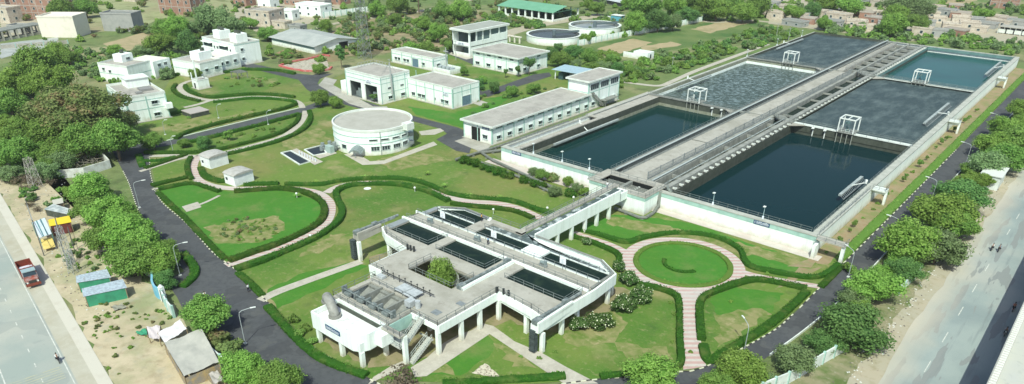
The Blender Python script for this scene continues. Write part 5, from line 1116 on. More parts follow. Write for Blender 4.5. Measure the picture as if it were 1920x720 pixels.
def bld(name,label,cat,x0,x1,y0,y1,h,wall=W_,roof=ROOF,over=0,par=.45,wins=(),doors=(),bands=(),pil=0,rot=0,group=None,z0=0,plinth=True):
    t=thing(name,label,cat,((x0+x1)/2,(y0+y1)/2,z0),group)
    MB().box(x0,x1,y0,y1,z0,h).obj('wall',wall,t)
    mb=MB(); q=over
    if over: 
        MB().box(x0-q,x1+q,y0-q,y1+q,h,h+.28).obj('cornice',WC if wall is W_ else wall,t); MB().box(x0-q+.3,x1+q-.3,y0-q+.3,y1+q-.3,h+.28,h+.3).obj('roof',roof,t)
        mb.box(x0-q,x1+q,y0-q,y0-q+.22,h+.28,h+.5); mb.box(x0-q,x1+q,y1+q-.22,y1+q,h+.28,h+.5); mb.box(x0-q,x0-q+.22,y0-q+.22,y1+q-.22,h+.28,h+.5); mb.box(x1+q-.22,x1+q,y0-q+.22,y1+q-.22,h+.28,h+.5)
        mb.obj('parapet',WC if wall is W_ else wall,t)
    else:
        MB().box(x0+.2,x1-.2,y0+.2,y1-.2,h,h+.02).obj('roof',roof,t)
        mb.box(x0-.05,x1+.05,y0-.05,y0+.18,h,h+par); mb.box(x0-.05,x1+.05,y1-.18,y1+.05,h,h+par); mb.box(x0-.05,x0+.18,y0+.18,y1-.18,h,h+par); mb.box(x1-.18,x1+.05,y0+.18,y1-.18,h,h+par); mb.obj('parapet',wall if wall is not W_ else WC,t)
    if plinth: MB().box(x0-.45,x1+.45,y0-.45,y1+.45,z0,z0+.22).obj('plinth',CON,t)
    if bands or pil:
        mb=MB()
        for z in bands: mb.box(x0-.035,x1+.035,y0-.035,y1+.035,z,z+.22)
        if pil:
            k=max(1,round((x1-x0)/pil)); 
            for i in range(k+1): u=(x1-x0-.3)*i/k; mb.box(*wbox('f',x0,x1,y0,y1,u,z0+.2,.3,h-z0-.25,.0,.09))
            k=max(1,round((y1-y0)/pil))
            for i in range(k+1): u=(y1-y0-.3)*i/k; mb.box(*wbox('r',x0,x1,y0,y1,u,z0+.2,.3,h-z0-.25,.0,.09))
        mb.obj('trim',GT,t)
    for w in wins: win(t,w[0],x0,x1,y0,y1,*w[1:])
    for d in doors:
        face,u,z,w,hh,m=d; dd=MB().box(*wbox(face,x0,x1,y0,y1,u,z,w,hh,.004,.06)).obj('door',m,t)
        mb=MB()
        for b in ((u-.15,z,.15,hh),(u+w,z,.15,hh),(u-.15,z+hh,w+.3,.18)): mb.box(*wbox(face,x0,x1,y0,y1,*b,.003,.12))
        mb.obj('door_frame',WC,dd)
    if rot: t.rotation_euler=(0,0,rot)
    return t
# long pump house beside near-left tank
x0,x1,y0,y1=-142.6,-131.5,145.2,192.0
wins=[('r',2.0+i*4.75,1.3,1.5,.95) for i in range(10)]+[('r',1.6+i*4.75,4.45,2.8,.5,False,4) for i in range(10)]+[('f',7.6,1.4,1.7,1.1)]
t=bld('pump_house','long low white pump house beside the near-left tank, with a flat slab roof','building',x0,x1,y0,y1,5.1,over=.75,wins=wins,doors=[('f',3.2,.2,3.4,3.9,DARK)],bands=(4.1,),pil=4.75)
sign((x0+7.4,y0-.07,4.1),2.6,.9,'x','small blue sign over the entrance of the long pump house',2,7,BLUE)
tw=bld('pump_house_tower','taller square tower block at the far end of the long pump house','building',-140.0,-131.7,192.2,210.2,9.1,over=.7,wins=[('r',2.0,1.3,1.6,1.0),('r',8.0,1.3,1.6,1.0),('r',14,1.3,1.6,1.0),('r',1.0,6.4,4.6,1.8,False,4),('r',6.8,6.4,4.6,1.8,False,4),('r',12.6,6.4,4.6,1.8,False,4),('r',3,3.6,1.2,.9)],bands=(5.6,),pil=5.9)
mb=MB(); mb.add([(-131.6,193,5.6),(-131.6,195,5.6),(-130.4,199,.3),(-130.4,200.6,.3)],[(0,1,3,2)]); mb.tube((-131,193,5.8),(-129.8,200,.5),.08,5); mb.box(-131.6,-129.2,198.6,206.5,2.2,2.4); mb.tube((-129.4,199,0),(-129.4,199,3.3),.08,5); mb.tube((-129.4,206,0),(-129.4,206,3.3),.08,5); mb.tube((-129.4,199,3.3),(-129.4,206,3.3),.05,5); mb.obj('outside_stair',CONG,tw)
# round building
RC=P(695,222,6.8); rcx,rcy=-158.2,124.6; RRad=11.1
rb=thing('round_building','large white round building with a flat grey roof','building',(rcx,rcy,0))
MB().cyl(rcx,rcy,0,6.5,RRad,72).obj('wall',W_,rb)
MB().disc(rcx,rcy,6.52,RRad-.35,72).obj('roof',surf('round_roof',[((.36,.35,.3),.3,.4,.65,6,.8),((.5,.49,.44),1.4,.5,.8,6,.5)],(.43,.42,.37),.9),rb)
MB().ring(rcx,rcy,6.45,7.05,RRad-.3,RRad+.12,72).obj('parapet',WC,rb)
mb=MB(); mb.ring(rcx,rcy,5.0,5.18,RRad,RRad+.09,72); mb.ring(rcx,rcy,3.2,3.38,RRad,RRad+.09,72); mb.obj('trim_band',GT,rb)
def rwin(ang,z,w,h,n=3):
    a=R(ang); c,s=math.cos(a),math.sin(a); r=RRad+.02; tx,ty=-s,c
    def pt(u,zz,d): return (rcx+c*(r+d)+tx*u,rcy+s*(r+d)+ty*u,zz)
    mb=MB()
    def bb(u0,u1,z0,z1,d0,d1): mb.add([pt(u0,z0,d0),pt(u1,z0,d0),pt(u1,z0,d1),pt(u0,z0,d1),pt(u0,z1,d0),pt(u1,z1,d0),pt(u1,z1,d1),pt(u0,z1,d1)],[(0,3,2,1),(4,5,6,7),(0,1,5,4),(1,2,6,5),(2,3,7,6),(3,0,4,7)])
    bb(-w/2-.1,w/2+.1,z-.1,z,-.3,.1); bb(-w/2-.1,w/2+.1,z+h,z+h+.1,-.3,.3)
    for k in range(n+1): u=-w/2+w*k/n; bb(u-.05,u+.05,z,z+h,-.3,.09)
    f=mb.obj('window',FRAME,rb); mb=MB(); bb(-w/2,w/2,z,z+h,-.3,.05); mb.obj('pane',GLASS,f)
base=-52
for a,w,n in ((-86,1.7,1),(-38,2.2,3),(-23,2.2,3),(-6,2.2,3),(10,2.0,3)): rwin(a,1.4,w,1.15,n)
for a in (-40,-24,-7,9): rwin(a,4.1,2.1,.45,1)
a=R(-62); mb=MB()
for k in range(9):
    u=k/8*math.pi; mb.tube((rcx+math.cos(a)*(RRad)+(-math.sin(a))*(1.6-3.2*k/8),rcy+math.sin(a)*RRad+math.cos(a)*(1.6-3.2*k/8),2.0+.8*math.sin(u)),(rcx+math.cos(a)*(RRad+2.6)+(-math.sin(a))*(1.6-3.2*k/8),rcy+math.sin(a)*(RRad+2.6)+math.cos(a)*(1.6-3.2*k/8),1.5+.7*math.sin(u)),.22,5)
mb.tube((rcx+math.cos(a)*(RRad+2.5),rcy+math.sin(a)*(RRad+2.5),0),(rcx+math.cos(a)*(RRad+2.5),rcy+math.sin(a)*(RRad+2.5),1.6),.08,6); mb.obj('entrance_canopy',surf('canopy_grey',[],(.25,.3,.3),.6),rb)
a=R(14); mb=MB(); mb.box(rcx+math.cos(a)*RRad-.2,rcx+math.cos(a)*RRad+2.0,rcy+math.sin(a)*RRad-1.2,rcy+math.sin(a)*RRad+1.4,5.8,7.6); mb.obj('roof_tank',WC,rb)
mb=MB(); mb.tube((rcx+math.cos(R(-30))*(RRad+.12),rcy+math.sin(R(-30))*(RRad+.12),0),(rcx+math.cos(R(-30))*(RRad+.12),rcy+math.sin(R(-30))*(RRad+.12),6.5),.09,6)
for z in (1.0,3.4): 
    c=(rcx+math.cos(R(22))*(RRad+.5),rcy+math.sin(R(22))*(RRad+.5)); mb.box(c[0]-.5,c[0]+.6,c[1]-.6,c[1]+.6,z,z+1.0)
mb.obj('drain_pipe',STEEL,rb)
# reservoir pits beside it
pt_=thing('reservoir_pit','pair of sunken dark water pits with white rims beside the round building','tank',P(565,293))
q=PL([(527,287),(545,283),(582,303),(562,309)],.15); MB().wallline([(p[0],p[1]) for p in q]+[(q[0][0],q[0][1])],.35,0,.35).obj('rim',WC,pt_); MB().sheet([(p[0],p[1]) for p in q],.12).obj('water',surf('dark_pit_water',[],(.02,.03,.035),.45),pt_)
q=PL([(571,281),(602,273),(612,287),(588,292)],.15); MB().wallline([(p[0],p[1]) for p in q]+[(q[0][0],q[0][1])],.35,0,.35).obj('rim',WC,pt_); MB().sheet([(p[0],p[1]) for p in q],.12).obj('water',surf('dark_pit_water',[],(.02,.03,.035),.45),pt_)
mb=MB(); mb.sheet(PL([(545,283),(556,279),(606,304),(590,310)]),.12); mb.sheet(PL([(588,292),(625,283),(632,288),(600,298)]),.125); mb.obj('slab',PATHM,pt_)
mb=MB()
for k in range(7): p=P(562+k*5,290+k*2.3); mb.box(p[0]-.12,p[0]+.12,p[1]-.12,p[1]+.12,.1,1.1)
mb.obj('valve_post',SIGNW,pt_)
t=thing('pump_skid','cluster of grey pumps and pipes between the dark pits and the round building','machine',P(614,283))
mb=MB()
for k,(dx,dy,hh) in enumerate([(-2,0,1.6),(0,1,2.3),(1.5,-1,1.8),(-.5,-1.5,1.4),(2.4,.8,2.6)]): p=P(614,281); mb.cyl(p[0]+dx,p[1]+dy,.1,hh,.55,10); mb.tube((p[0]+dx,p[1]+dy,hh*.7),(p[0]+dx+1.8,p[1]+dy+.3,hh*.7),.16,6)
mb.obj('pump',surf('pump_grey',[((.35,.38,.36),1.5,.5,.7)],(.22,.26,.26),.5),t); p=P(618,286); MB().box(p[0]-1,p[0]+1.3,p[1]-.6,p[1]+.8,.1,2.0).obj('cabinet',surf('cab_green',[],(.35,.45,.42),.6),t)
# twin-bay hall M1 (recessed bays)
x0,x1,y0,y1,h=-206,-187.6,152.4,165.4,8.7
m1=thing('twin_bay_hall','tall white hall with two big open bays facing the plant road','building',((x0+x1)/2,(y0+y1)/2,0))
mb=MB(); bays=[(x0+2.0,x0+8.0),(x0+10.0,x0+16.4)]
mb.box(x0,x1,y0+5,y1,0,h); mb.box(x0,bays[0][0],y0,y0+5,0,h); mb.box(bays[0][1],bays[1][0],y0,y0+5,0,h); mb.box(bays[1][1],x1,y0,y0+5,0,h)
for a,b in bays: mb.box(a,b,y0,y0+5,5.6,h)
mb.obj('wall',W_,m1)
MB().box(x0+.2,x1-.2,y0+.2,y1-.2,h,h+.02).obj('roof',ROOF,m1)
mb=MB(); mb.box(x0-.05,x1+.05,y0-.05,y0+.2,h,h+.5); mb.box(x0-.05,x1+.05,y1-.2,y1+.05,h,h+.5); mb.box(x0-.05,x0+.2,y0+.2,y1-.2,h,h+.5); mb.box(x1-.2,x1+.05,y0+.2,y1-.2,h,h+.5); mb.obj('parapet',WC,m1)
mb=MB(); 
for z in (6.6,8.0): mb.box(x0-.035,x1+.035,y0-.035,y1,z,z+.18)
mb.box(x1-.01,x1+.04,y0,y1,3.4,3.55)
for u in (0,5.3,10.6,15.8): mb.box(*wbox('r',x0,x1,y0,y1,u,.2,.3,h-.2,0,.08))
mb.box(x0-.06,x0+.3,y0-.08,y0,0,h); mb.obj('trim',GT,m1)
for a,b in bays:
    q_=MB(); q_.box(a,a+.03,y0+.3,y0+4.7,.1,5.6); q_.box(b-.03,b,y0+.3,y0+4.7,.1,5.6); q_.box(a,b,y0+.6,y0+4.7,.12,.16); q_.obj('bay_shade_panel',surf('bay_shade_panel',[],(.1,.12,.12),.8),m1)  # added dark panels paint shade onto the bay sides and floor
    MB().box(a,b,y0+4.7,y0+4.99,.1,5.6).obj('bay_back',surf('bay_shadow',[],(.03,.036,.036),.8),m1); mb=MB(); mb.box(a+2.2,a+4.4,y0+1.6,y0+4,.1,3.0); mb.box(a+.4,a+1.6,y0+2,y0+4,.1,1.6); mb.obj('transformer',surf('tf_shaded',[],(.2,.24,.24),.6),m1)  # back wall and transformer coloured dark to paint in the bay's shade
for w in [('r',3.0,1.3,1.6,.9),('r',8.6,1.3,1.6,.9),('r',3.0,4.6,1.4,.5,False,1),('r',8.6,4.6,1.4,.5,False,1)]: win(m1,w[0],x0,x1,y0,y1,*w[1:])
MB().box(x0-.4,x1+.4,y0-.5,y1,0,.12).obj('plinth',CON,m1)
mb=MB(); rail(mb,[(x0+1,y0+5),(x0+1,y1-1),(x0+9,y1-1)],h,1.6,1.5,.05); mb.obj('roof_rail',GALV,m1)
MB().box(x0-4.6,x0-.05,y0+1,y0+5.5,0,4.2).obj('side_room',W_,m1)
sign((x0+10.9,y0-.06,6.1),2.7,1.1,'x','white sign with dark lettering above the right bay of the twin-bay hall',2,8,SIGNW,BLUE)
t=thing('lightning_mast','grey lattice mast standing against the right wall of the twin-bay hall','mast',(-186.7,156.5,0))
MB().tube((-186.9,156.6,2.8),(-187.2,156.6,13.2),.35,6,.2).obj('pole',GALV,t); mb=MB(); mb.tube((-187.2,156.6,13.2),(-189.5,154.6,9.0),.04,4); mb.tube((-187.2,156.6,13.2),(-191,157,9.0),.04,4); mb.tube((-187.2,156.6,13.2),(-189,160.6,9.0),.04,4); mb.obj('guy_wire',STEEL,t)
bld('low_hall','lower white hall joined to the right of the twin-bay hall, with a blue roller door','building',-187.55,-165.9,164.2,177,6.5,wins=[('f',2,1.4,1.5,1.0),('f',5.1,1.4,1.4,1.0),('f',7.0,1.4,1.4,1.0),('f',16.3,1.4,1.4,1.0),('f',18.2,1.4,1.4,1.0),('f',13.2,1.6,.4,.8,False,1)],doors=[('r',4.2,.2,4.6,3.1,DOOR)],bands=(4.9,),pil=4.3)
sign((-170.4,164.1,3.9),2.6,1.1,'x','white sign with blue lettering near the right corner of the low hall',2,8,SIGNW,BLUE)
bld('generator_building','white single-storey building with a blue door behind the twin-bay hall','building',-234.4,-209.8,197.6,205.6,4.7,wins=[('f',2.0,1.5,1.3,1.0),('f',3.9,1.5,1.3,1.0),('f',7.3,1.5,1.3,1.0),('f',9.2,1.5,1.3,1.0),('f',18.2,1.5,1.5,1.0),('r',2.0,1.5,1.4,1.0)],doors=[('f',12.7,.2,3.4,3.2,DOOR)],bands=(3.6,),pil=6)
t=thing('switch_yard','white-walled low transformer yard right of the generator building','enclosure',(-204.5,200.5,0))
MB().wallline([(-209.2,197),(-200,197),(-200,204),(-209.2,204)],.25,0,1.9).obj('wall',W_,t)
mb=MB()
for k in range(4): mb.box(-208.4+k*2.1,-207+k*2.1,199,200.6,0,2.3); mb.tube((-207.7+k*2.1,199.8,2.3),(-207.7+k*2.1,199.8,3.1),.08,5)
mb.obj('transformer',surf('tf_grey',[],(.42,.48,.48),.6),t); mb=MB(); mb.tube((-208,203,0),(-208,203,8.5),.28,6,.18); mb.box(-209,-207,202.6,203.4,6.9,7.2); mb.obj('pole',GALV,t)
# open two-storey building B1
x0,x1,y0,y1=-226.6,-216.2,225.2,249.5
b1=thing('open_white_building','white two-storey building with an open upper gallery and flat roof','building',((x0+x1)/2,(y0+y1)/2,0))
MB().box(x0+3,x1-.25,y0+4,y1,0,10.0).obj('inner_room',surf('gallery_inner',[],(.12,.18,.18),.8),b1)
mb=MB(); mb.box(x1-.25,x1,y0,y1,0,6.3); mb.box(x1-.25,x1,y0+13.6,y1,6.3,7.6); mb.box(x0,x1-.25,y0,y0+.25,0,1.6); mb.box(x0,x1-.25,y0,y0+.25,4.3,6.0); mb.box(x0,x0+.6,y0,y0+.6,0,10.2); mb.box(x1-.7,x1+.02,y0-.02,y0+.6,0,10.2); mb.box(x0,x1,y0,y1,4.2,4.5)
for y in (4.0,8.0,12.8,18.5,23.6): mb.box(x1-.4,x1+.02,y0+y,y0+y+.7,6.3,10.2)
mb.box(x0,x0+.3,y0,y1,0,10.2); mb.obj('wall',W_,b1)
MB().box(x0+.5,x1-.5,y0+3.6,y0+4,4.5,10).obj('glazing',GLASS,b1)
MB().box(x0-.7,x1+.7,y0-.7,y1+.7,10.2,11.0).obj('cornice',WC,b1); MB().box(x0+.1,x1-.1,y0+.1,y1-.1,11,11.02).obj('roof',surf('green_grey_roof',[((.3,.31,.27),.3,.4,.7)],(.36,.38,.34),.9),b1)
sign((x0+3.4,y0-.01,4.7),3.6,1.0,'x','pale sign with blue lettering on the balcony of the open white building',1,9,SIGNW,BLUE)
bld('blower_building','white box-shaped hall with wide flat roof right of the open white building','building',-204.3,-180.4,214.6,232.6,6.1,over=.8,wins=[('f',1.6+i*5.9,1.2,1.9,1.0) for i in range(4)]+[('f',1.9+i*5.9,5.2,1.8,.45,False,1) for i in range(4)]+[('r',3,1.2,1.6,1.0),('r',11.5,1.2,1.6,1.0),('r',3,5.2,2,.45,False,1),('r',11.5,5.2,2,.45,False,1)],bands=(4.5,),pil=5.8)
sh_=thing('blue_shed','small open shed with a pale blue metal roof behind the pump house tower','shed',(-160,223,0))
mb=MB(); 
for x in (-166,-154.2): 
    for y in (219.4,226): mb.box(x-.15,x+.15,y-.15,y+.15,0,3.7)
mb.box(-166,-154,225.6,226,0,3.6); mb.obj('post',W_,sh_); MB().add([(-167.3,218.6,3.5),(-153.2,218.6,3.7),(-153,226.8,4.2),(-167.2,226.8,4.0),(-167.3,218.6,3.6),(-153.2,218.6,3.8),(-153,226.8,4.3),(-167.2,226.8,4.1)],[(0,3,2,1),(4,5,6,7),(0,1,5,4),(1,2,6,5),(2,3,7,6),(3,0,4,7)]).obj('roof',surf('blue_sheet',[((.3,.4,.45),1,.4,.7)],(.36,.5,.56),.5),sh_)
mb=MB(); mb.box(-165,-163,220,224,0,2.6); mb.box(-160,-156,221,225,0,2.2); mb.obj('machine',surf('teal_machine',[],(.05,.1,.1),.6),sh_)
# green-roofed hall
gh=thing('green_roof_hall','open-sided hall with a green sheet-metal gable roof','hall',(-262,330,0))
GRN=surf('green_sheet',[((.13,.33,.2),.25,.4,.65,6,.8)],(.17,.39,.25),.6)
ex0,ex1,ey0,ey1=-282,-244,318.5,341; rz=7.2; rx1=-246.2
pr=P(1064,8,rz)
MB().add([(ex0-1,ey0-1,5.0),(ex1+1,ey0-1,5.0),(ex1+1,(ey0+ey1)/2,rz),(ex0-1,(ey0+ey1)/2,rz),(ex1+1,ey1+1,5.0),(ex0-1,ey1+1,5.0),(ex0-1,ey0-1,4.85),(ex1+1,ey0-1,4.85),(ex1+1,ey1+1,4.85),(ex0-1,ey1+1,4.85)],[(0,1,2,3),(3,2,4,5),(6,7,1,0),(9,5,4,8)]).obj('roof',GRN,gh)
mb=MB()
for k in range(9): x=ex0+(ex1-ex0)*k/8; mb.box(x-.4,x+.4,ey0-.35,ey0+.35,0,4.85); mb.box(x-.35,x+.35,ey1-.3,ey1+.3,0,4.85)
mb.box(ex0,ex1,ey0-.1,ey0+.1,0,1.2); mb.box(ex1-.15,ex1+.15,ey0,ey1,0,1.3); mb.obj('column',W_,gh)
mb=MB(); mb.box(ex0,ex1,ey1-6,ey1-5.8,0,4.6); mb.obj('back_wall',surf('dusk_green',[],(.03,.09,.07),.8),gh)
mb=MB()
for k in range(7): y=ey0+(ey1-ey0)*k/6; mb.tube((ex1+.8,y,4.9),(ex1+.8,y,4.9+(rz-5.1)*(1-abs(k-3)/3)),.1,4)
mb.tube((ex1+.8,ey0-1,4.9),(ex1+.8,ey1+1,4.9),.12,4); mb.obj('gable_truss',surf('truss_green',[],(.1,.25,.18),.6),gh)
# clarifiers
def clar(cx,cy,r,zw,label,wm):
    t=thing('clarifier',label,'tank',(cx,cy,0),'round clarifier tanks near the green-roofed hall')
    MB().ring(cx,cy,0,3.1,r-.4,r,72).obj('wall',W_,t); MB().ring(cx,cy,3.1,3.22,r-1.0,r+.15,72).obj('rim',WC,t); MB().ring(cx,cy,zw+.1,2.7,r-1.8,r-1.6,64).obj('weir',CONG,t)
    MB().disc(cx,cy,zw,r-.4,72).obj('water',wm,t)
    mb=MB(); mb.box(cx,cx+r-.2,cy-.6,cy+.6,3.2,3.4,rot=R(62),c=(cx,cy)); mb.box(cx,cx+r-.2,cy-.7,cy-.6,3.4,4.2,rot=R(62),c=(cx,cy)); mb.cyl(cx,cy,0,4.6,.9,12); mb.obj('scraper_bridge',surf('bridge_grey',[],(.12,.16,.17),.6),t)
clar(-212.8,279.2,13.0,2.55,'nearer round clarifier, full of slate-grey water',WATS)
clar(-212.6,312.4,13.1,1.9,'farther round clarifier with a pale inner launder ring',surf('pale_sludge',[((.3,.33,.33),.2,.4,.6)],(.2,.24,.25),.4))
t=thing('blue_site_cabin','small bright blue cabin with pale tank beside the farther clarifier','cabin',P(1160,30)); p=P(1158,38)
MB().box(p[0]-3,p[0]+3,p[1]-2,p[1]+2,0,2.6).obj('wall',surf('cabin_blue',[],(.12,.4,.5),.6),t); MB().box(p[0]-3.3,p[0]+3.3,p[1]-2.3,p[1]+2.3,2.6,2.75).obj('roof',WC,t); MB().box(p[0]+3,p[0]+3.05,p[1]-.5,p[1]+.5,.1,2.1).obj('door',DARK,t); MB().cyl(p[0]-4.6,p[1]-2,0,1.8,1.1,14).obj('water_tank',WC,t)
t=thing('concrete_trestle','low pale concrete frame between the open building and the nearer clarifier','structure',P(965,78))
mb=MB(); p=P(965,80); 
for k in range(3): mb.box(p[0]-3+k*3-.3,p[0]-3+k*3+.3,p[1]-.3,p[1]+.3,0,2.6)
mb.box(p[0]-4,p[0]+4,p[1]-.5,p[1]+.5,2.6,3.0); mb.obj('frame',CREAM,t)
# panel walls
def panelwall(pts,h,label,step=4,name='boundary_wall',mat=None,w=.22):
    t=thing(name,label,'wall',(pts[0][0],pts[0][1],0)); q=resamp(pts,step); mb=MB()
    mb.wallline([(p[0],p[1]) for p in pts],w,0,h); mb.obj('panel',mat or W_,t)
    mb=MB()
    for p in q: mb.box(p[0]-.2,p[0]+.2,p[1]-.2,p[1]+.2,0,h+.15)
    mb.obj('post',GT,t); return t
panelwall([(-196.5,276.0),(-189.0,345),(-186,375)],2.6,'long white panel wall beside the round clarifiers')
panelwall(PL([(608,34),(650,28),(697,22)]),3.0,'pale wall at the right edge of the distant village',4)
t=thing('scrub_hut','roofless small white block in the shrub belt left of the tanks','hut',P(1205,114)); p=P(1208,110)
MB().box(p[0]-4,p[0]+3,p[1]-2.6,p[1]+2.6,0,3.0).obj('wall',W_,t); MB().box(p[0]-3.7,p[0]+2.7,p[1]-2.3,p[1]+2.3,3.0,3.05).obj('roof',WC,t); MB().box(p[0]+3,p[0]+3.04,p[1]-.6,p[1]+.4,.5,2.2).obj('door',GLASS,t); MB().box(p[0]-9,p[0]-4,p[1]-2.6,p[1]-2.3,0,2.2).obj('side_wall',W_,t)
t=thing('long_shed','very long low shed with a pale metal roof behind the green-roofed hall','shed',P(1120,12))
a=P(1065,-8);b=P(1198,20); dx,dy=b[0]-a[0],b[1]-a[1]; L=math.hypot(dx,dy); nx,ny=-dy/L,dx/L
MB().prism([(a[0],a[1]),(b[0],b[1]),(b[0]+nx*5,b[1]+ny*5),(a[0]+nx*5,a[1]+ny*5)],0,2.6).obj('wall',surf('shed_dark',[],(.12,.13,.12),.9),t)
MB().add([(a[0]-nx,a[1]-ny,2.4),(b[0]-nx,b[1]-ny,2.4),(b[0]+nx*6,b[1]+ny*6,4.2),(a[0]+nx*6,a[1]+ny*6,4.2)],[(0,1,2,3)]).obj('roof',surf('pale_metal_roof',[((.4,.43,.43),.3,.4,.7)],(.52,.56,.56),.6),t)
# warehouse
wh=thing('warehouse','grey-roofed gabled warehouse with an open dark gateway','warehouse',(-284,196,0))
wx0,wx1,wy0,wy1=-303,-270.5,185.5,208.5; wr=5.4; we=3.3
MB().add([(wx0-1,wy0-1,we),(wx1+1,wy0-1,we),(wx1+1,197,wr),(wx0-1,197,wr),(wx1+1,wy1+1,we),(wx0-1,wy1+1,we)],[(0,1,2,3),(3,2,4,5)]).obj('roof',surf('warehouse_roof',[((.33,.36,.34),.2,.4,.65,6,.8)],(.43,.45,.42),.7),wh)
mb=MB(); mb.box(wx0,wx1,wy0,wy0+.3,0,we-.1); mb.box(wx1-.3,wx1,wy0+.3,wy1-10,0,we); mb.box(wx1-.3,wx1,wy1-5,wy1,0,we); mb.add([(wx1,wy0,we-.1),(wx1,wy1,we-.1),(wx1,197,wr-.15)],[(0,1,2)]); mb.obj('wall',W_,wh)
MB().box(wx1-.6,wx1-.35,wy1-10,wy1-5,0,we).obj('gateway',DARK,wh); MB().box(wx0,wx1,wy0-.03,wy0,we-1.3,we-.1).obj('trim_band',surf('teal_trim',[],(.2,.33,.33),.7),wh)
MB().add([(wx0-8,188,3.0),(wx0-1,186,3.2),(wx0-1,206,3.6),(wx0-8,204,3.2)],[(0,1,2,3)]).obj('lean_to',surf('warehouse_roof',[],(.43,.45,.42),.7),wh)
# residential blocks
def house(t,parts): pass
r1=bld('staff_house','nearest white two-storey house, half hidden behind the spreading trees','house',-247,-226.8,88.5,100.2,7.6,wins=[('r',7.2,5.0,1.7,.9),('r',7.2,1.3,1.7,.9),('f',14,4.8,1.5,1),('f',14,1.3,1.5,1)],bands=(3.7,6.4),pil=6,rot=R(-9),par=.7)
mb=MB(); mb.box(-246,-240,93,99.6,7.62,10.2); mb.obj('stair_head',W_,r1); MB().box(-246.3,-239.7,92.7,99.9,10.2,10.4).obj('stair_roof',WC,r1); mb=MB(); mb.box(-237,-233,95,98.6,7.63,8.3); mb.box(-232,-230.5,93,94.8,7.63,8.2); mb.obj('roof_slab_opening',surf('slot_grey',[],(.25,.25,.24),.8),r1)
MB().box(-226.8,-225.2,99.2,101.2,3.2,4.8).obj('balcony',W_,r1)
r2=bld('staff_house','white two-storey house behind the nearest one, with paired dark windows','house',-292,-277.5,106.5,117,6.2,wins=[('f',2,4.2,1,.9),('f',5,3.6,1,.9)],bands=(3.2,),rot=R(18),par=.6)
MB().box(-288,-276.2,117,125.2,0,6.3).obj('wing',W_,r2); MB().box(-287.7,-276.5,117.2,124.9,6.3,6.35).obj('roof',CREAM,r2)
for u,z in ((2.0,4.2),(5.0,4.2),(2.0,1.2),(5.0,1.2)): win(r2,'r',-288,-276.2,117,125.2,u,z,1.4,.95)
MB().box(-290,-285.5,112,117,6.22,8.9).obj('stair_head',W_,r2); win(r2,'r',-290,-285.5,112,117,1.8,6.9,1.6,.8); MB().cyl(-288.5,115,8.9,10.1,.7,12).obj('water_tank',DARKC,r2)
r3=bld('staff_house','white house with a tall stair block between the two-storey house and the apartments','house',-281,-266,129,139,5.4,wins=[('r',6.5,2.4,1.6,1),('r',2,2.4,1.2,.9)],bands=(2.9,),rot=R(12),par=.5)
MB().box(-279,-268.5,139,150.5,0,5.6).obj('wing',W_,r3); MB().box(-278.7,-268.8,139.2,150.2,5.6,5.65).obj('roof',CREAM,r3)
for u in (1.5,4.2,8.2): win(r3,'r',-279,-268.5,139,150.5,u,2.6,1.3,1)
MB().box(-276,-271,133.5,139.5,5.42,8.4).obj('stair_head',W_,r3); MB().cyl(-273,137,8.4,9.5,.8,12).obj('water_tank',DARKC,r3)
r4=bld('apartment_block','white three-storey apartment block with open balconies and roof tanks','apartment block',-298,-274.5,150.5,162,8.4,wins=[('r',2.5,5.6,1.0,1.0),('r',2.5,2.0,1.0,1.0)],bands=(8.0,),rot=R(2),par=.5)
for u in (1.0,12.5):
    for z in (.9,4.5): MB().box(*wbox('f',-298,-274.5,150.5,162,u,z+1.0,6.2,1.7,.002,.05)).obj('balcony_recess',GLASS,r4); mb=MB(); mb.box(*wbox('f',-298,-274.5,150.5,162,u-.3,z,6.8,1.0,.003,1.3)); mb.box(*wbox('f',-298,-274.5,150.5,162,u-.3,z+2.8,6.8,.25,.003,1.3)); mb.obj('balcony',W_,r4)
for u in (8.2,10.4,19.8):
    for z in (2.0,5.4): win(r4,'f',-298,-274.5,150.5,162,u,z,.9,.9,True,1)
for a in (-294,-282): MB().box(a,a+5,153.5,158.5,8.42,11.6).obj('stair_head',W_,r4); mb=MB(); mb.cyl(a+1.4,156,11.6,12.6,.8,10); mb.cyl(a+3.4,156,11.6,12.6,.8,10); mb.obj('water_tank',DARKC,r4)
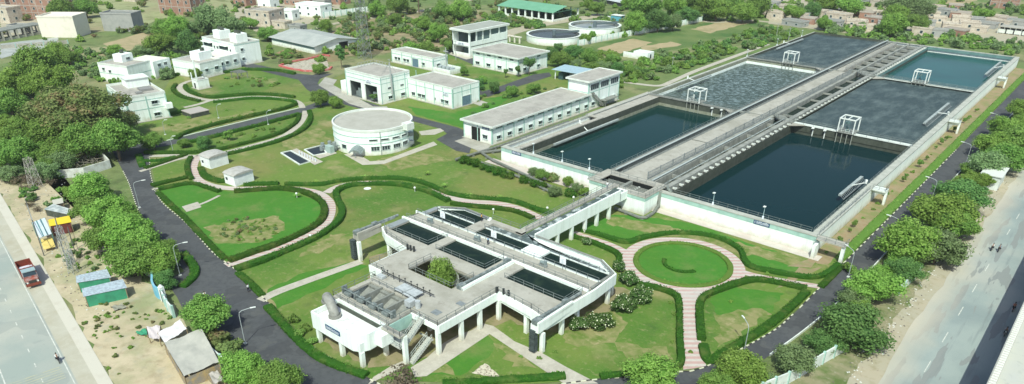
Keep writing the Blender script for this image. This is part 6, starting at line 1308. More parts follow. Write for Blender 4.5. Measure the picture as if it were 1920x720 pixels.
# garden hut with masts, white huts
g=bld('garden_hut','tiny white hut with a dark door and two tall thin masts in the upper garden','hut',-255.5,-251.2,121.8,126.0,3.1,doors=[('f',1.5,.2,1.1,1.9,DARK)],par=.3,rot=R(0))
MB().box(-251.6,-251.2,121.6,122.0,3.1,10.5).obj('mast',W_,g); MB().box(-255.4,-255.1,121.8,122.1,3.1,5.5).obj('mast',W_,g)
def hut(px0,px1,label,w,d,h,rot):
    t=thing('white_hut',label,'hut',((px0[0]+px1[0])/2,(px0[1]+px1[1])/2,0),'small white huts by the paved curve')
    cx,cy=t.location.x,t.location.y
    MB().box(cx-w/2,cx+w/2,cy-d/2,cy+d/2,0,h).obj('wall',surf('hut_white',[((.7,.74,.72),.8,.4,.7)],(.86,.9,.88),.9),t)
    n=8; vs=[];
    for k in range(n+1):
        a=math.pi*k/n; vs+=[(cx-w/2-.25,cy-math.cos(a)*(d/2+.2),h+math.sin(a)*.55),(cx+w/2+.25,cy-math.cos(a)*(d/2+.2),h+math.sin(a)*.55)]
    MB().add(vs,[(2*k,2*k+1,2*k+3,2*k+2) for k in range(n)]+[tuple(range(0,2*n+2,2))[::-1],tuple(range(1,2*n+2,2))]).obj('roof',surf('hut_roof',[((.35,.34,.3),1,.4,.7)],(.46,.45,.42),.9),t)
    MB().box(cx-w/2-.03,cx-w/2,cy-.4,cy+.4,.1,1.9).obj('door',GT,t); MB().box(cx-w/2+.6,cx-w/2+1.4,cy-d/2-.03,cy-d/2,1.1,1.8).obj('window',GLASS,t)
    t.rotation_euler=(0,0,rot)
a=P(384,308);b=P(425,302); hut(a,b,'farther white hut with rounded grey roof on the paved curve',5.4,3.6,3.0,R(-38)) if 0 else None
c=P(404,309); hut((c[0],c[1]),(c[0],c[1]),'farther of the two white huts with rounded grey roofs',4.2,5.4,2.9,R(4))
c=P(450,341); hut((c[0],c[1]),(c[0],c[1]),'nearer of the two white huts with rounded grey roofs',4.2,5.4,2.7,R(4))
c=P(450,146); t=thing('pergola','pale slatted garden pergola in the upper garden','pergola',c)
mb=MB()
for k in range(7): mb.box(c[0]-2.5+k*.8,c[0]-2.3+k*.8,c[1]-2.2,c[1]+2.2,2.3,2.45)
mb.obj('slat',CONG,t); mb=MB()
for a_ in (-2.2,2.2):
    for b_ in (-2,2): mb.box(c[0]+a_-.12,c[0]+a_+.12,c[1]+b_-.12,c[1]+b_+.12,0,2.3)
mb.obj('post',CONG,t)
c=P(367,212,.5); t=thing('low_platform','low flat grey slab platform behind the nearest white house','platform',(c[0],c[1],0)); MB().box(c[0]-3,c[0]+3,c[1]-3,c[1]+3,0,1.3).obj('wall',DARKC,t); MB().box(c[0]-3.1,c[0]+3.1,c[1]-3.1,c[1]+3.1,1.3,1.5).obj('slab',surf('pinkish_slab',[],(.42,.38,.35),.9),t)
# red-edged rockery
t=thing('rockery_border','red painted kerb around the rubble rockery at the road bend','border',P(580,125))
q=PL([(524,124),(545,117),(575,112),(608,104),(618,106)]); q2=PL([(524,124),(540,129),(570,134),(600,135),(618,131),(622,127)])
MB().wallline([(p[0],p[1]) for p in q],.7,0,.6).obj('kerb_line',surf('red_kerb',[((.5,.3,.28),1,.5,.7)],(.55,.13,.12),.8),t); MB().wallline([(p[0],p[1]) for p in q2],.8,0,.6).obj('kerb_line',surf('red_kerb',[],(.55,.13,.12),.8),t)
struct(MB().sheet(ragged(PL([(524,124),(575,113),(610,106),(618,130),(570,133),(540,128)]),.3,1.5),.09).obj('rubble_bed',surf('rubble',[((.2,.17,.12),.9,.5,.65,7),((.5,.3,.25),.4,.55,.7)],(.45,.42,.34),1)))
# roofless enclosure
t=thing('roofless_enclosure','roofless white walled enclosure with rusty frames inside by the left trees','enclosure',P(155,305))
q=PL([(95,292),(180,283),(208,315),(160,330),(112,335),(92,300)],0); MB().wallline([(p[0],p[1]) for p in q],.35,0,2.2).obj('wall',surf('dirty_white',[((.45,.44,.38),.8,.4,.65,6,.8)],(.68,.7,.66),.9),t)
mb=MB(); rr=random.Random(4)
for k in range(34):
    p=P(rr.uniform(112,190),rr.uniform(292,320)); mb.tube((p[0],p[1],0),(p[0]+rr.uniform(-.8,.8),p[1]+rr.uniform(-.8,.8),rr.uniform(1.2,2.8)),.06,4); mb.tube((p[0],p[1],1.2),(p[0]+rr.uniform(-3,3),p[1]+rr.uniform(-3,3),1.6),.05,4)
mb.obj('steel_frame',surf('rusty_steel',[],(.3,.27,.22),.8),t)
# ------- distant houses
def far_house(px,py,w,d,h,rot,style,label,floors=2,group='houses beyond the plant',name='village_house'):
    p=P(px,py); t=thing(name,label,'house',(p[0],p[1],0),group); x,y=p[0],p[1]; m={'brick':BRICK,'mud':MUD,'grey':GREYB,'cream':CREAM,'white':W_}[style]
    MB().box(x-w/2,x+w/2,y-d/2,y+d/2,0,h).obj('wall',m,t); rf={'brick':GREYB,'mud':ROOF,'grey':CONG,'cream':CREAM,'white':WC}[style]
    MB().box(x-w/2+.2,x+w/2-.2,y-d/2+.2,y+d/2-.2,h,h+.03).obj('roof',rf,t)
    mb=MB(); x0,x1,y0,y1=x-w/2-.15,x+w/2+.15,y-d/2-.15,y+d/2+.15
    mb.box(x0,x1,y0,y0+.3,h,h+.7); mb.box(x0,x1,y1-.3,y1,h,h+.7); mb.box(x0,x0+.3,y0+.3,y1-.3,h,h+.7); mb.box(x1-.3,x1,y0+.3,y1-.3,h,h+.7)
    if style=='brick' and floors>1:
        for k in range(floors): mb.box(x0+.08,x1-.08,y0+.08,y1-.08,h*(k+1)/floors-.35,h*(k+1)/floors-.001)
        k=max(2,int(w/4)); 
        for i in range(k+1): mb.box(x0+.05+(x1-x0-.45)*i/k,x0+.4+(x1-x0-.45)*i/k,y0+.05,y0+.2,0,h)
        k=max(2,int(d/4)); 
        for i in range(k+1): mb.box(x1-.2,x1-.05,y0+.05+(y1-y0-.45)*i/k,y0+.4+(y1-y0-.45)*i/k,0,h)
    mb.obj('parapet',surf('brick_frame',[],(.42,.37,.32),.9) if style=='brick' else m,t)
    fl=h/floors
    for f in range(floors if name not in ('cream_building','block_building') else 0):
        for face,L in (('f',w),('r',d)):
            n=max(1,int(L/5))
            for i in range(n): u=L*(i+.5)/n-.6; win(t,face,x-w/2,x+w/2,y-d/2,y+d/2,u,f*fl+fl*.38,1.2,fl*.35,False,1)
    t.rotation_euler=(0,0,rot); return t
far_house(90,32,28,15,14,R(28),'brick','tall unfinished brick building at the top left corner',4,name='brick_building')
far_house(15,40,14,8,7,R(20),'mud','small weathered house at the top left edge',2)
fh=far_house(126,66,17,12,9.0,R(40),'cream','blank cream-walled building left of the olive field',1,name='cream_building')
fh=far_house(234,56,16,9,8,R(35),'grey','grey windowless block building on the olive field',1,name='block_building')
far_house(345,24,22,12,8.5,R(22),'brick','brick house with white corner posts behind the bright tree',2,name='brick_house')
t=thing('open_frame_building','long unfinished concrete frame building beside the cream building','building',P(40,72))
a=P(-20,82);b=P(88,62); mb=MB(); dx,dy=b[0]-a[0],b[1]-a[1]; L=math.hypot(dx,dy); dx/=L;dy/=L; nx,ny=-dy,dx
for k in range(9):
    for dd in (0,7): x=a[0]+dx*L*k/8+nx*dd; y=a[1]+dy*L*k/8+ny*dd; mb.box(x-.3,x+.3,y-.3,y+.3,0,4)
mb.obj('column',CON,t); MB().prism([(a[0],a[1]),(b[0],b[1]),(b[0]+nx*8,b[1]+ny*8),(a[0]+nx*8,a[1]+ny*8)],4,4.5).obj('roof_slab',CONG,t); MB().prism([(a[0],a[1]),(b[0],b[1]),(b[0]+nx*.3,b[1]+ny*.3),(a[0]+nx*.3,a[1]+ny*.3)],0,1).obj('low_wall',CON,t)
t=panelwall(PL([(0,92),(60,87),(128,82)]),1.6,'low stained wall in front of the concrete frame building',5,mat=CON)
for px,py,w,d,h,ro,st,l,fl in [(500,45,15,12,7,18,'mud','long weathered house with yellow-stained wall top centre-left',2),(505,16,9,8,8,18,'white','white narrow house in the top village',2),(545,38,8,6,5,18,'white','pale blue-white small house left of the village wall',1),(590,30,18,9,6,12,'white','white house with stained parapet in the top village',2),(570,8,20,12,6,15,'brick','red brick house top centre-left',2),(630,6,16,9,4,10,'brick','low red brick house at the end of the village wall',1),(560,60,7,5,3,15,'grey','small grey shed beside the warehouse',1),(460,10,10,8,4,15,'brick','low brick hut on the top edge of the village',1),(478,32,8,6,3,20,'grey','small grey outhouse left of the long weathered house',1),(530,52,9,5,3,10,'mud','tiny mud-coloured outhouse by the warehouse',1),(520,2,12,8,6,20,'mud','mud-plastered house on the top edge of the village',2),(605,14,9,6,4,15,'grey','grey house behind the stained white house',1),(655,-4,12,8,5,10,'mud','mud-plastered house left of the tower on the top edge',2),(250,2,9,6,4,20,'mud','small hut on the field at the top left',1),(8,12,14,9,6,25,'brick','brick house in the top left corner',2),(40,60,9,6,3,25,'grey','grey outhouse below the tall brick building',1)]:
    far_house(px,py,w,d,h,R(ro),st,l,fl)
vh=[(1425,22,'grey'),(1475,22,'mud'),(1490,48,'grey'),(1515,44,'brick'),(1545,30,'grey'),(1580,12,'mud'),(1615,8,'grey'),(1645,12,'mud'),(1660,48,'grey'),(1622,56,'mud'),(1560,50,'grey'),(1728,66,'mud'),(1752,22,'mud'),(1790,20,'brick'),(1830,46,'grey'),(1868,50,'mud'),(1886,44,'brick'),(1905,52,'grey'),(1870,40,'mud'),(1800,34,'brick'),(1600,28,'brick'),(1625,34,'brick'),(1655,30,'mud'),(1572,38,'mud'),(1605,48,'mud'),(1640,45,'brick'),(1590,22,'grey'),(1530,32,'mud'),(1500,38,'mud'),(1455,35,'mud'),(1440,28,'mud'),(1740,50,'grey'),(1760,42,'mud'),(1775,30,'grey'),(1800,44,'mud'),(1815,54,'mud'),(1780,58,'mud'),(1758,68,'grey'),(1790,68,'brick'),(1835,60,'mud'),(1850,52,'grey'),(1745,32,'mud'),(1820,38,'mud'),(1450,12,'grey'),(1470,5,'mud'),(1560,28,'brick'),(1540,18,'mud')]
wd={'brick':'red brick','mud':'mud-plastered','grey':'grey'}
for i,(x,y,s) in enumerate(vh):
    near=min(((math.hypot(x-a,y-b),n) for a,b,n in [(1688,40,'the large bright village tree'),(1740,50,'the dense round village tree'),(1520,20,'the turquoise shack'),(1845,35,'the lone tree top right'),(1600,60,'the far-left tank wall'),(1780,85,'the far teal tank'),(1450,40,'the village lane')]))[1]
    rr=random.Random(i); far_house(x,y,rr.uniform(6,12),rr.uniform(4,7),rr.uniform(2.2,3.6),R(rr.uniform(-15,20)),s,'small flat-roofed %s village house near %s'%(wd[s],near),1,'small village houses beyond the tanks')
far_house(1880,14,15,11,7.5,R(12),'brick','two-storey brick house with white roof edge at the top right',2,name='brick_house')
t=thing('turquoise_shack','turquoise-walled shack among the village trees','shack',P(1500,36)); p=P(1500,36); MB().box(p[0]-4,p[0]+4,p[1]-3,p[1]+3,0,3.2).obj('wall',surf('turq',[((.6,.7,.68),.8,.4,.6)],(.3,.55,.55),.8),t); MB().box(p[0]-4.4,p[0]+4.4,p[1]-3.4,p[1]+3.4,3.2,3.4).obj('roof',CONG,t)
t=thing('roadside_market','long low roofed row of stalls at the right edge beyond the teal tank','shed',P(1900,66))
a=P(1870,62);b=P(1990,76); dx,dy=b[0]-a[0],b[1]-a[1]; L=math.hypot(dx,dy); nx,ny=-dy/L,dx/L
MB().prism([(a[0]-nx,a[1]-ny),(b[0]-nx,b[1]-ny),(b[0]+nx*7,b[1]+ny*7),(a[0]+nx*7,a[1]+ny*7)],3.2,3.5).obj('roof',CON,t); MB().prism([(a[0]+nx*3,a[1]+ny*3),(b[0]+nx*3,b[1]+ny*3),(b[0]+nx*6,b[1]+ny*6),(a[0]+nx*6,a[1]+ny*6)],0,3.2).obj('wall',DARKC,t)
mb=MB(); 
for k in range(12): x=a[0]+dx*k/11; y=a[1]+dy*k/11; mb.box(x-.2,x+.2,y-.2,y+.2,0,3.2)
for k in range(7): x=a[0]+dx*(k+.5)/8; y=a[1]+dy*(k+.5)/8; mb.box(x-1.4,x+1.4,y-.4,y+.4,.4,2.2)
mb.obj('stall_front',WC,t)
# boundary walls
BW=surf('stained_boundary',[((.5,.55,.5),.6,.4,.65,6,.7),((.2,.25,.2),1.2,.62,.75,7,.7)],(.72,.77,.74),.9)
panelwall([(-27,84),(-24.1,91.7),(-20.6,106)],2.2,'white boundary wall panel at the bottom right below the highway verge',3,mat=BW)
panelwall([(-19.3,131),(-18.6,142)],1.8,'short broken white wall stub between the roadside trees and the highway',3,mat=BW)
panelwall([(-17.9,157),(-16.8,178)],1.6,'white wall remnant left of the white gatepost structure, on the highway side',3,mat=BW)
t=thing('white_gatepost_block','pale arched concrete block on the highway verge among the roadside trees','block',P(1860,335)); p=P(1858,345)
MB().box(p[0]-2.2,p[0]+2.0,p[1]-4.5,p[1]+4,0,3.4).obj('body',BW,t); MB().box(p[0]-2.5,p[0]+2.3,p[1]-4.8,p[1]+4.3,3.4,3.6).obj('top_slab',surf('block_top',[],(.62,.64,.6),.8),t)
bl=[(-131.5,45.2),(-126.5,45.4),(-123.7,44.8)]
panelwall([(-150,49.5),(-140,46.5),(-131.5,45.2)],2.2,'white boundary wall hidden behind the left trees',3,mat=BW)
panelwall([(-131.3,45.0),(-127.2,45.2)],2.4,'white wall stretch just above the blue entrance wall',2,mat=BW)
t=thing('blue_entrance_wall','curved light-blue entrance wall with white globe-topped end posts','wall',(-122.5,44.5,0))
q=[(-126.9,45.2),(-124.5,44.2),(-122,43.0),(-119.6,42.4),(-117.6,42.6)]; MB().wallline(spline(q,.5),.35,0,2.3).obj('wall',surf('sky_blue_wall',[((.3,.5,.6),.8,.4,.7)],(.15,.42,.56),.8),t)
for p in (q[0],q[-1]): MB().box(p[0]-.4,p[0]+.4,p[1]-.4,p[1]+.4,0,2.9).obj('post',WC,t); mb=MB(); mb.cyl(p[0],p[1],2.9,3.3,.45,12,r2=.15); mb.obj('post_cap',WC,t)
panelwall([(-117.3,42.4),(-113.6,41.4),(-110.8,41.0)],2.3,'white entrance wall stretch beside the round roadside tree',2,mat=BW)
panelwall([(-99,39.5),(-92,39.0),(-84,38.5)],2.0,'white wall behind the tarp shack at the bottom left',3,mat=BW)
# ================================================================= STREET LAMPS, MASTS
def lamp(px,py,h,ang,label,group='curved-arm street lamps along the plant roads',arm=1.9,wp=None):
    p=wp or P(px,py); x,y=p[0],p[1]; t=thing('street_lamp',label,'street lamp',(x,y,0),group); c,s=math.cos(ang),math.sin(ang)
    MB().box(x-.22,x+.22,y-.22,y+.22,0,.25).obj('footing',WC,t)
    MB().tube((x,y,.3),(x,y,h-.7),.08,8,.055).obj('pole',surf('lamp_grey',[],(.36,.40,.40),.5),t)
    mb=MB(); mb.path([(x,y,h-.75),(x+c*.1,y+s*.1,h-.3),(x+c*.5,y+s*.5,h),(x+c*arm,y+s*arm,h+.25)],.06,6); mb.obj('arm',surf('lamp_grey',[],(.36,.40,.40),.5),t)
    MB().box(x+c*arm-.1,x+c*arm+.75,y+s*arm-.1,y+s*arm+.1,h+.18,h+.3,rot=ang,c=(x+c*arm,y+s*arm)).obj('lamp_head',WSTEEL,t)
a1=R(62); a2=R(178)
lamp(262,390,6.2,a1,'street lamp on the left verge next to the topmost bright boundary trees')
lamp(338,517,6.4,a1,'street lamp on the traffic island at the gate')
lamp(460,645,6.2,a1,'street lamp between the two bottom-left trees, arm over the road')
lamp(205,286,5.5,a1,'street lamp under the dark trees at the top end of the left road')
lamp(0,0,6.3,a2,'street lamp beside the large bright tree opposite the tank corner',wp=(-26.0,151,0)); lamp(0,0,6.3,a2,'street lamp on the right service road level with the first wall platform',wp=(-25.8,180,0))
lamp(0,0,6.3,a2,'street lamp on the right service road near the right edge of the photo',wp=(-25.6,214,0)); lamp(0,0,6.3,a2,'farthest street lamp on the right service road',wp=(-25.4,250,0))
lamp(1590,520,5.5,R(150),'street lamp at the road corner below the tank corner'); lamp(1395,660,5.0,R(140),'street lamp at the roadside tip of the triangular lawn')
for x,y,l in [(325,285,'thin garden lamp between narrow plain paths'),(410,222,'garden lamp on the pale patch above the lane'),(503,234,'garden lamp below the lane near its middle'),(310,253,'garden lamp by the lane end at the dark tree')]: lamp(x,y,4.2,R(60),l,'thin lamps of the upper garden',.7)
def globe(px,py,label):
    p=P(px,py); t=thing('garden_globe_lamp',label,'garden lamp',p,'short white globe lamps on the lawns'); MB().tube((p[0],p[1],0),(p[0],p[1],.9),.07,6).obj('post',WC,t)
    bm=bmesh.new(); bmesh.ops.create_uvsphere(bm,u_segments=12,v_segments=8,radius=.28); me=bpy.data.meshes.new('globe'); bm.to_mesh(me); bm.free(); me.materials.append(WSTEEL); o=bpy.data.objects.new('globe',me); COL.objects.link(o); o.parent=t; o.location=(0,0,1.1)
for x,y,l in [(557,371,'globe lamp inside the top of the lush lawn'),(583,450,'globe lamp on the lower right of the lush-lawn hedge'),(778,360,'globe lamp inside the middle lawn hedge'),(925,401,'globe lamp on the small lawn behind the headworks'),(1026,398,'globe lamp beside the inlet channel'),(1075,378,'globe lamp under the mixed bushes')]: globe(x,y,l)
def lattice(x,y,w0,w1,h,n,r,name,label,cat,rot=0,mat=GALV,lean=(0,0),cross=0):
    t=thing(name,label,cat,(x,y,0)); mb=MB(); c=[(-1,-1),(1,-1),(1,1),(-1,1)]
    def pt(k,i): f=k/n; w=(w0+(w1-w0)*f)/2; a,b=c[i%4]; ca,sa=math.cos(rot),math.sin(rot); return (x+(a*ca-b*sa)*w+lean[0]*f,y+(a*sa+b*ca)*w+lean[1]*f,h*f)
    leg=MB()
    for i in range(4):
        for k in range(n): leg.tube(pt(k,i),pt(k+1,i),r*1.5,5)
    leg.obj('leg_frame',mat,t)
    for k in range(n):
        for i in range(4):
            mb.tube(pt(k,i),pt(k+1,i+1),r,4,cap=False); mb.tube(pt(k,i+1),pt(k+1,i),r,4,cap=False); mb.tube(pt(k+1,i),pt(k+1,i+1),r,4,cap=False)
    for j in range(cross):
        z=h*(.66+.14*j); f=z/h; cx,cy=x+lean[0]*f,y+lean[1]*f
        mb.tube((cx-2.2*math.cos(rot),cy-2.2*math.sin(rot),z),(cx+2.2*math.cos(rot),cy+2.2*math.sin(rot),z),r*1.2,4); mb.box(cx-.2,cx+.2,cy-.2,cy+.2,0.01,.3)
    mb.obj('bracing',mat,t); return t
lattice(-248,194.4,4.0,1.5,42,15,.065,'telecom_tower','very tall grey lattice tower behind the twin-bay hall, cut off at the top','tower',mat=surf('tower_grey',[],(.22,.24,.235),.6))
p=P(68,352); lattice(p[0],p[1],2.2,1.3,7.0,5,.035,'lattice_mast','rusty-grey lattice mast leaning over the rubble left of the roofless enclosure','mast',R(15),surf('rust_grey',[],(.38,.36,.32),.7),(-1.5,.6),1)
p=P(132,498); lattice(p[0],p[1],1.5,.9,8.0,6,.025,'lattice_mast','pale lattice mast standing between hoarding frame and green shed','mast',R(10),GALV,(-.5,.3),2)
p=P(138,512); lattice(p[0],p[1],1.2,.8,5,4,.03,'lattice_mast','short pale lattice frame just above the green shed','mast',R(30),GALV,(.4,.2))
for x,y,h,l in [(733,157,9,'thin pole at the left of the generator building'),(855,113,8,'thin pole beside the pump lane'),(958,48,6,'thin pole in front of the green-roofed hall'),(1455,72,7,'thin pole beside the far-left tank wall'),(1478,76,6,'second thin pole beside the far-left tank wall'),(1260,130,5,'thin pole in the shrub belt')]:
    p=P(x,y); t=thing('utility_pole',l,'pole',p,'thin poles about the plant'); MB().tube((p[0],p[1],0),(p[0],p[1],h),.13,6,.08).obj('pole',GALV,t); MB().box(p[0]-.7,p[0]+.7,p[1]-.06,p[1]+.06,h-.5,h-.35).obj('cross_arm',GALV,t)
# ================================================================= FLYOVER
fl=thing('flyover','elevated concrete flyover with balustrade in the bottom right corner','flyover',(8,150,0))
FZ=8.0; FX=-1.25
MB().box(FX+.02,18,-60,500,FZ-1.1,FZ-.15).obj('deck_slab',CONG,fl); MB().box(FX+.95,17.6,-60,500,FZ-.15,FZ).obj('road_surface',surf('flyover_road',[((.5,.5,.42),.12,.4,.65),((.34,.36,.33),.9,.55,.8,6)],(.47,.48,.44),.9),fl)
mb=MB(); mb.box(FX,FX+.95,-60,500,FZ-.15,FZ+.2); mb.box(FX,FX+.16,-60,500,FZ+.2,FZ+.95); mb.obj('parapet_rail',surf('parapet_base',[((.3,.3,.27),.7,.4,.7)],(.4,.4,.37),.9),fl)
mb=MB()
for y in np.arange(88,150,.68): mb.box(FX+.16,FX+.9,y,y+.34,FZ+.2,FZ+.95)
mb.obj('baluster',surf('parapet_cream',[],(.68,.68,.62),.9),fl)
for y in range(-20,500,30): MB().box(5,11,y,y+2.2,0,FZ-1.1).obj('pier',CONG,fl)
MB().box(FX+4.2,FX+4.35,-60,500,FZ+.003,FZ+.012).obj('lane_line',surf('yellow_line',[],(.5,.5,.3),.8),fl)
# ================================================================= PEOPLE
def skinmesh(name,nodes,edges,mat,sub=1):
    me=bpy.data.meshes.new(name); me.from_pydata([n[:3] for n in nodes],[e for e in edges],[]); o=bpy.data.objects.new(name,me); COL.objects.link(o)
    m=o.modifiers.new('s','SKIN'); 
    sv=me.skin_vertices[0].data
    for i,n in enumerate(nodes): sv[i].radius=(n[3],n[3]); sv[i].use_root=(i==0)
    m2=o.modifiers.new('u','SUBSURF'); m2.levels=sub; m2.render_levels=sub
    dg=bpy.context.evaluated_depsgraph_get(); ev=o.evaluated_get(dg); nm=bpy.data.meshes.new_from_object(ev); nm.name=name; o.modifiers.clear(); bpy.data.objects.remove(o)
    nm.materials.clear(); nm.materials.append(mat); 
    for p_ in nm.polygons: p_.use_smooth=True
    return nm
# joint layouts (metres, facing +x)
STAND=dict(pel=(0,0,.95),che=(0,0,1.3),nek=(0,0,1.48),hed=(.03,0,1.64),top=(.02,0,1.74),hl=(0,.1,.9),kl=(.12,.11,.5),al=(.02,.11,.09),tl=(.16,.11,.04),hr=(0,-.1,.9),kr=(.02,-.11,.5),ar=(-.14,-.11,.1),tr=(0,-.11,.04),
 sl=(0,.19,1.4),el=(-.05,.25,1.12),wl=(.05,.27,.88),sr=(0,-.19,1.4),er=(.06,-.25,1.13),wr=(.18,-.25,.9))
RIDE=dict(pel=(-.1,0,.85),che=(-.02,0,1.18),nek=(.02,0,1.36),hed=(.07,0,1.52),top=(.06,0,1.64),hl=(-.05,.12,.82),kl=(.35,.22,.72),al=(.2,.2,.36),tl=(.36,.2,.32),hr=(-.05,-.12,.82),kr=(.35,-.22,.72),ar=(.2,-.2,.36),tr=(.36,-.2,.32),
 sl=(0,.2,1.28),el=(.2,.28,1.08),wl=(.45,.27,1.05),sr=(0,-.2,1.28),er=(.2,-.28,1.08),wr=(.45,-.27,1.05))
RB=dict(pel=.13,che=.15,nek=.06,hed=.1,top=.07,hl=.09,kl=.06,al=.045,tl=.035,hr=.09,kr=.06,ar=.045,tr=.035,sl=.06,el=.045,wl=.035,sr=.06,er=.045,wr=.035)
BE=[('pel','che'),('che','nek'),('nek','hed'),('hed','top'),('pel','hl'),('hl','kl'),('kl','al'),('al','tl'),('pel','hr'),('hr','kr'),('kr','ar'),('ar','tr'),('che','sl'),('sl','el'),('el','wl'),('che','sr'),('sr','er'),('er','wr')]
PM={}
def person(loc,rotz,pose,label,shirt,trouser,group=None,head=None):
    J=STAND if pose=='s' else RIDE
    if pose not in PM:
        def mk(name,keys,edges,k,mat):
            idx={a:i for i,a in enumerate(keys)}; return skinmesh(name,[(*J[a],RB[a]*k) for a in keys],[(idx[a],idx[b]) for a,b in edges],mat)
        ks=list(RB); body=mk('person_body',ks,BE,1,SKIN)
        top=['pel','che','nek','sl','el','sr','er']; sh=mk('shirt',top,[('pel','che'),('che','nek'),('che','sl'),('sl','el'),('che','sr'),('sr','er')],1.22,SKIN)
        low=['pel','hl','kl','al','hr','kr','ar']; tr=mk('trousers',low,[('pel','hl'),('hl','kl'),('kl','al'),('pel','hr'),('hr','kr'),('kr','ar')],1.25,SKIN)
        hr=bpy.data.meshes.new('hair'); bm=bmesh.new(); bmesh.ops.create_uvsphere(bm,u_segments=10,v_segments=8,radius=.118); 
        for v in bm.verts: v.co=Vector(J['hed'])+Vector((v.co.x-.015,v.co.y*.92,max(v.co.z,-.02)+.045))
        bm.to_mesh(hr); bm.free(); PM[pose]=(body,sh,tr,hr)
    body,sh,tr,hr=PM[pose]
    t=bpy.data.objects.new('person',body); COL.objects.link(t); t.location=loc; t.rotation_euler=(0,0,rotz); tag(t,label,'person',group)
    for m,mm,nm in ((sh,shirt,'shirt'),(tr,trouser,'trousers'),(hr,head or RUBBER,'hair')):
        m=m.copy(); m.materials.clear(); m.materials.append(mm); o=bpy.data.objects.new(nm,m); COL.objects.link(o); o.parent=t
    return t
WSH=surf('white_shirt',[],(.78,.8,.8),.8); BSH=surf('blue_shirt',[],(.2,.35,.5),.8); DTR=surf('dark_trousers',[],(.03,.035,.05),.8); RSH=surf('red_shirt',[],(.35,.06,.05),.8); OSH=surf('orange_shirt',[],(.75,.38,.08),.8); GSH=surf('grey_shirt',[],(.3,.32,.34),.8)
BIKEM=surf('bike_black',[],(.03,.03,.035),.35,None,.5); CHR=surf('bike_metal',[],(.4,.4,.4),.3,None,.5,metal=.6)
def moto(loc,rotz,label,col=BIKEM):
    t=thing('motorcycle',label,'motorcycle',loc,'motorcycles on the roads'); x,y,z=loc
    def torus(cx): 
        mb=MB(); n=16; 
        for k in range(n):
            a,b=2*math.pi*k/n,2*math.pi*(k+1)/n; mb.tube((x+cx+.27*math.cos(a),y,z+.3+.27*math.sin(a)),(x+cx+.27*math.cos(b),y,z+.3+.27*math.sin(b)),.05,5,cap=False)
        w=mb.obj('wheel',RUBBER,t); m2=MB()
        for k in range(6): a=math.pi*k/3; m2.tube((x+cx,y,z+.3),(x+cx+.25*math.cos(a),y,z+.3+.25*math.sin(a)),.012,4)
        m2.tube((x+cx,y-.06,z+.3),(x+cx,y+.06,z+.3),.05,8); m2.obj('hub',CHR,w)
    torus(-.62); torus(.62)
    mb=MB(); mb.tube((x-.62,y,z+.3),(x-.1,y,z+.42),.04,5); mb.tube((x-.1,y,z+.42),(x+.35,y,z+.75),.05,5); mb.tube((x+.62,y-.06,z+.3),(x+.42,y-.06,z+.95),.025,5); mb.tube((x+.62,y+.06,z+.3),(x+.42,y+.06,z+.95),.025,5); mb.box(x-.2,x+.22,y-.13,y+.13,z+.28,z+.55); mb.tube((x-.7,y-.16,z+.32),(x+.1,y-.16,z+.3),.04,6); mb.obj('frame',CHR,t)
    MB().path([(x+.02,y,z+.68),(x+.12,y,z+.78),(x+.32,y,z+.8),(x+.42,y,z+.7)],.13,8).obj('fuel_tank',col,t)
    MB().path([(x-.72,y,z+.74),(x-.4,y,z+.72),(x,y,z+.7)],.1,6).obj('seat',RUBBER,t)
    MB().tube((x+.36,y-.33,z+1.02),(x+.36,y+.33,z+1.02),.022,5).obj('handlebar',CHR,t); MB().tube((x+.45,y,z+.88),(x+.56,y,z+.88),.09,8).obj('headlight',WSTEEL,t)
    mb=MB(); mb.path([(x+.35,y,z+.62),(x+.6,y,z+.67),(x+.85,y,z+.5)],.05,5); mb.path([(x-.35,y,z+.6),(x-.65,y,z+.66),(x-.9,y,z+.5)],.06,5); mb.obj('mudguard',col,t)
    t.rotation_euler=(0,0,rotz); return t
def rider(px,py,rot,what,shirt,wp=None,z=.06,col=BIKEM,pill=None):
    p=wp or P(px,py,z); loc=(p[0],p[1],z); moto(loc,rot,'motorcycle '+what,col); person((p[0],p[1],z-.0),rot,'r','person in %s riding %s'%(pill or 'a pale shirt',what.replace('in the flyover','in flyover')),shirt,DTR,'riders')
rider(110,678,R(171),'on the left highway near the bottom edge',WSH,z=.055,pill='a white shirt')
rider(386,561,R(172),'on the internal road just inside the gate',WSH,z=.075,pill='a white shirt')
rider(1859,469,R(88),'left of the pair on the right highway',WSH,z=.05,pill='a white shirt'); rider(1872,471,R(88),'right of the pair on the right highway',BSH,z=.05,pill='a pale blue shirt')
rider(1899,582,R(88),'farther of the two in the flyover shadow',RSH,z=.05,pill='a dark red shirt',col=surf('bike_red',[],(.25,.02,.02),.4)); rider(1884,628,R(-92),'nearer of the two in the flyover shadow',GSH,z=.05,pill='a grey shirt')
p=P(467,548); person((p[0],p[1],.06),R(200),'s','person in a white shirt and dark trousers walking at the kerb of the left road',WSH,DTR)
person((-90.0,96.0,5.5),R(40),'s','person in an orange shirt standing on the headworks deck near the far grit channel',OSH,DTR)
person((-80.9,127.5,5.5),R(90),'s','person in a white shirt standing on the channel walkway by the chamber',WSH,GSH)
person((-81.8,88.9,5.5),R(200),'s','person in a pale blue shirt on the headworks walkway beside the middle board',BSH,DTR)
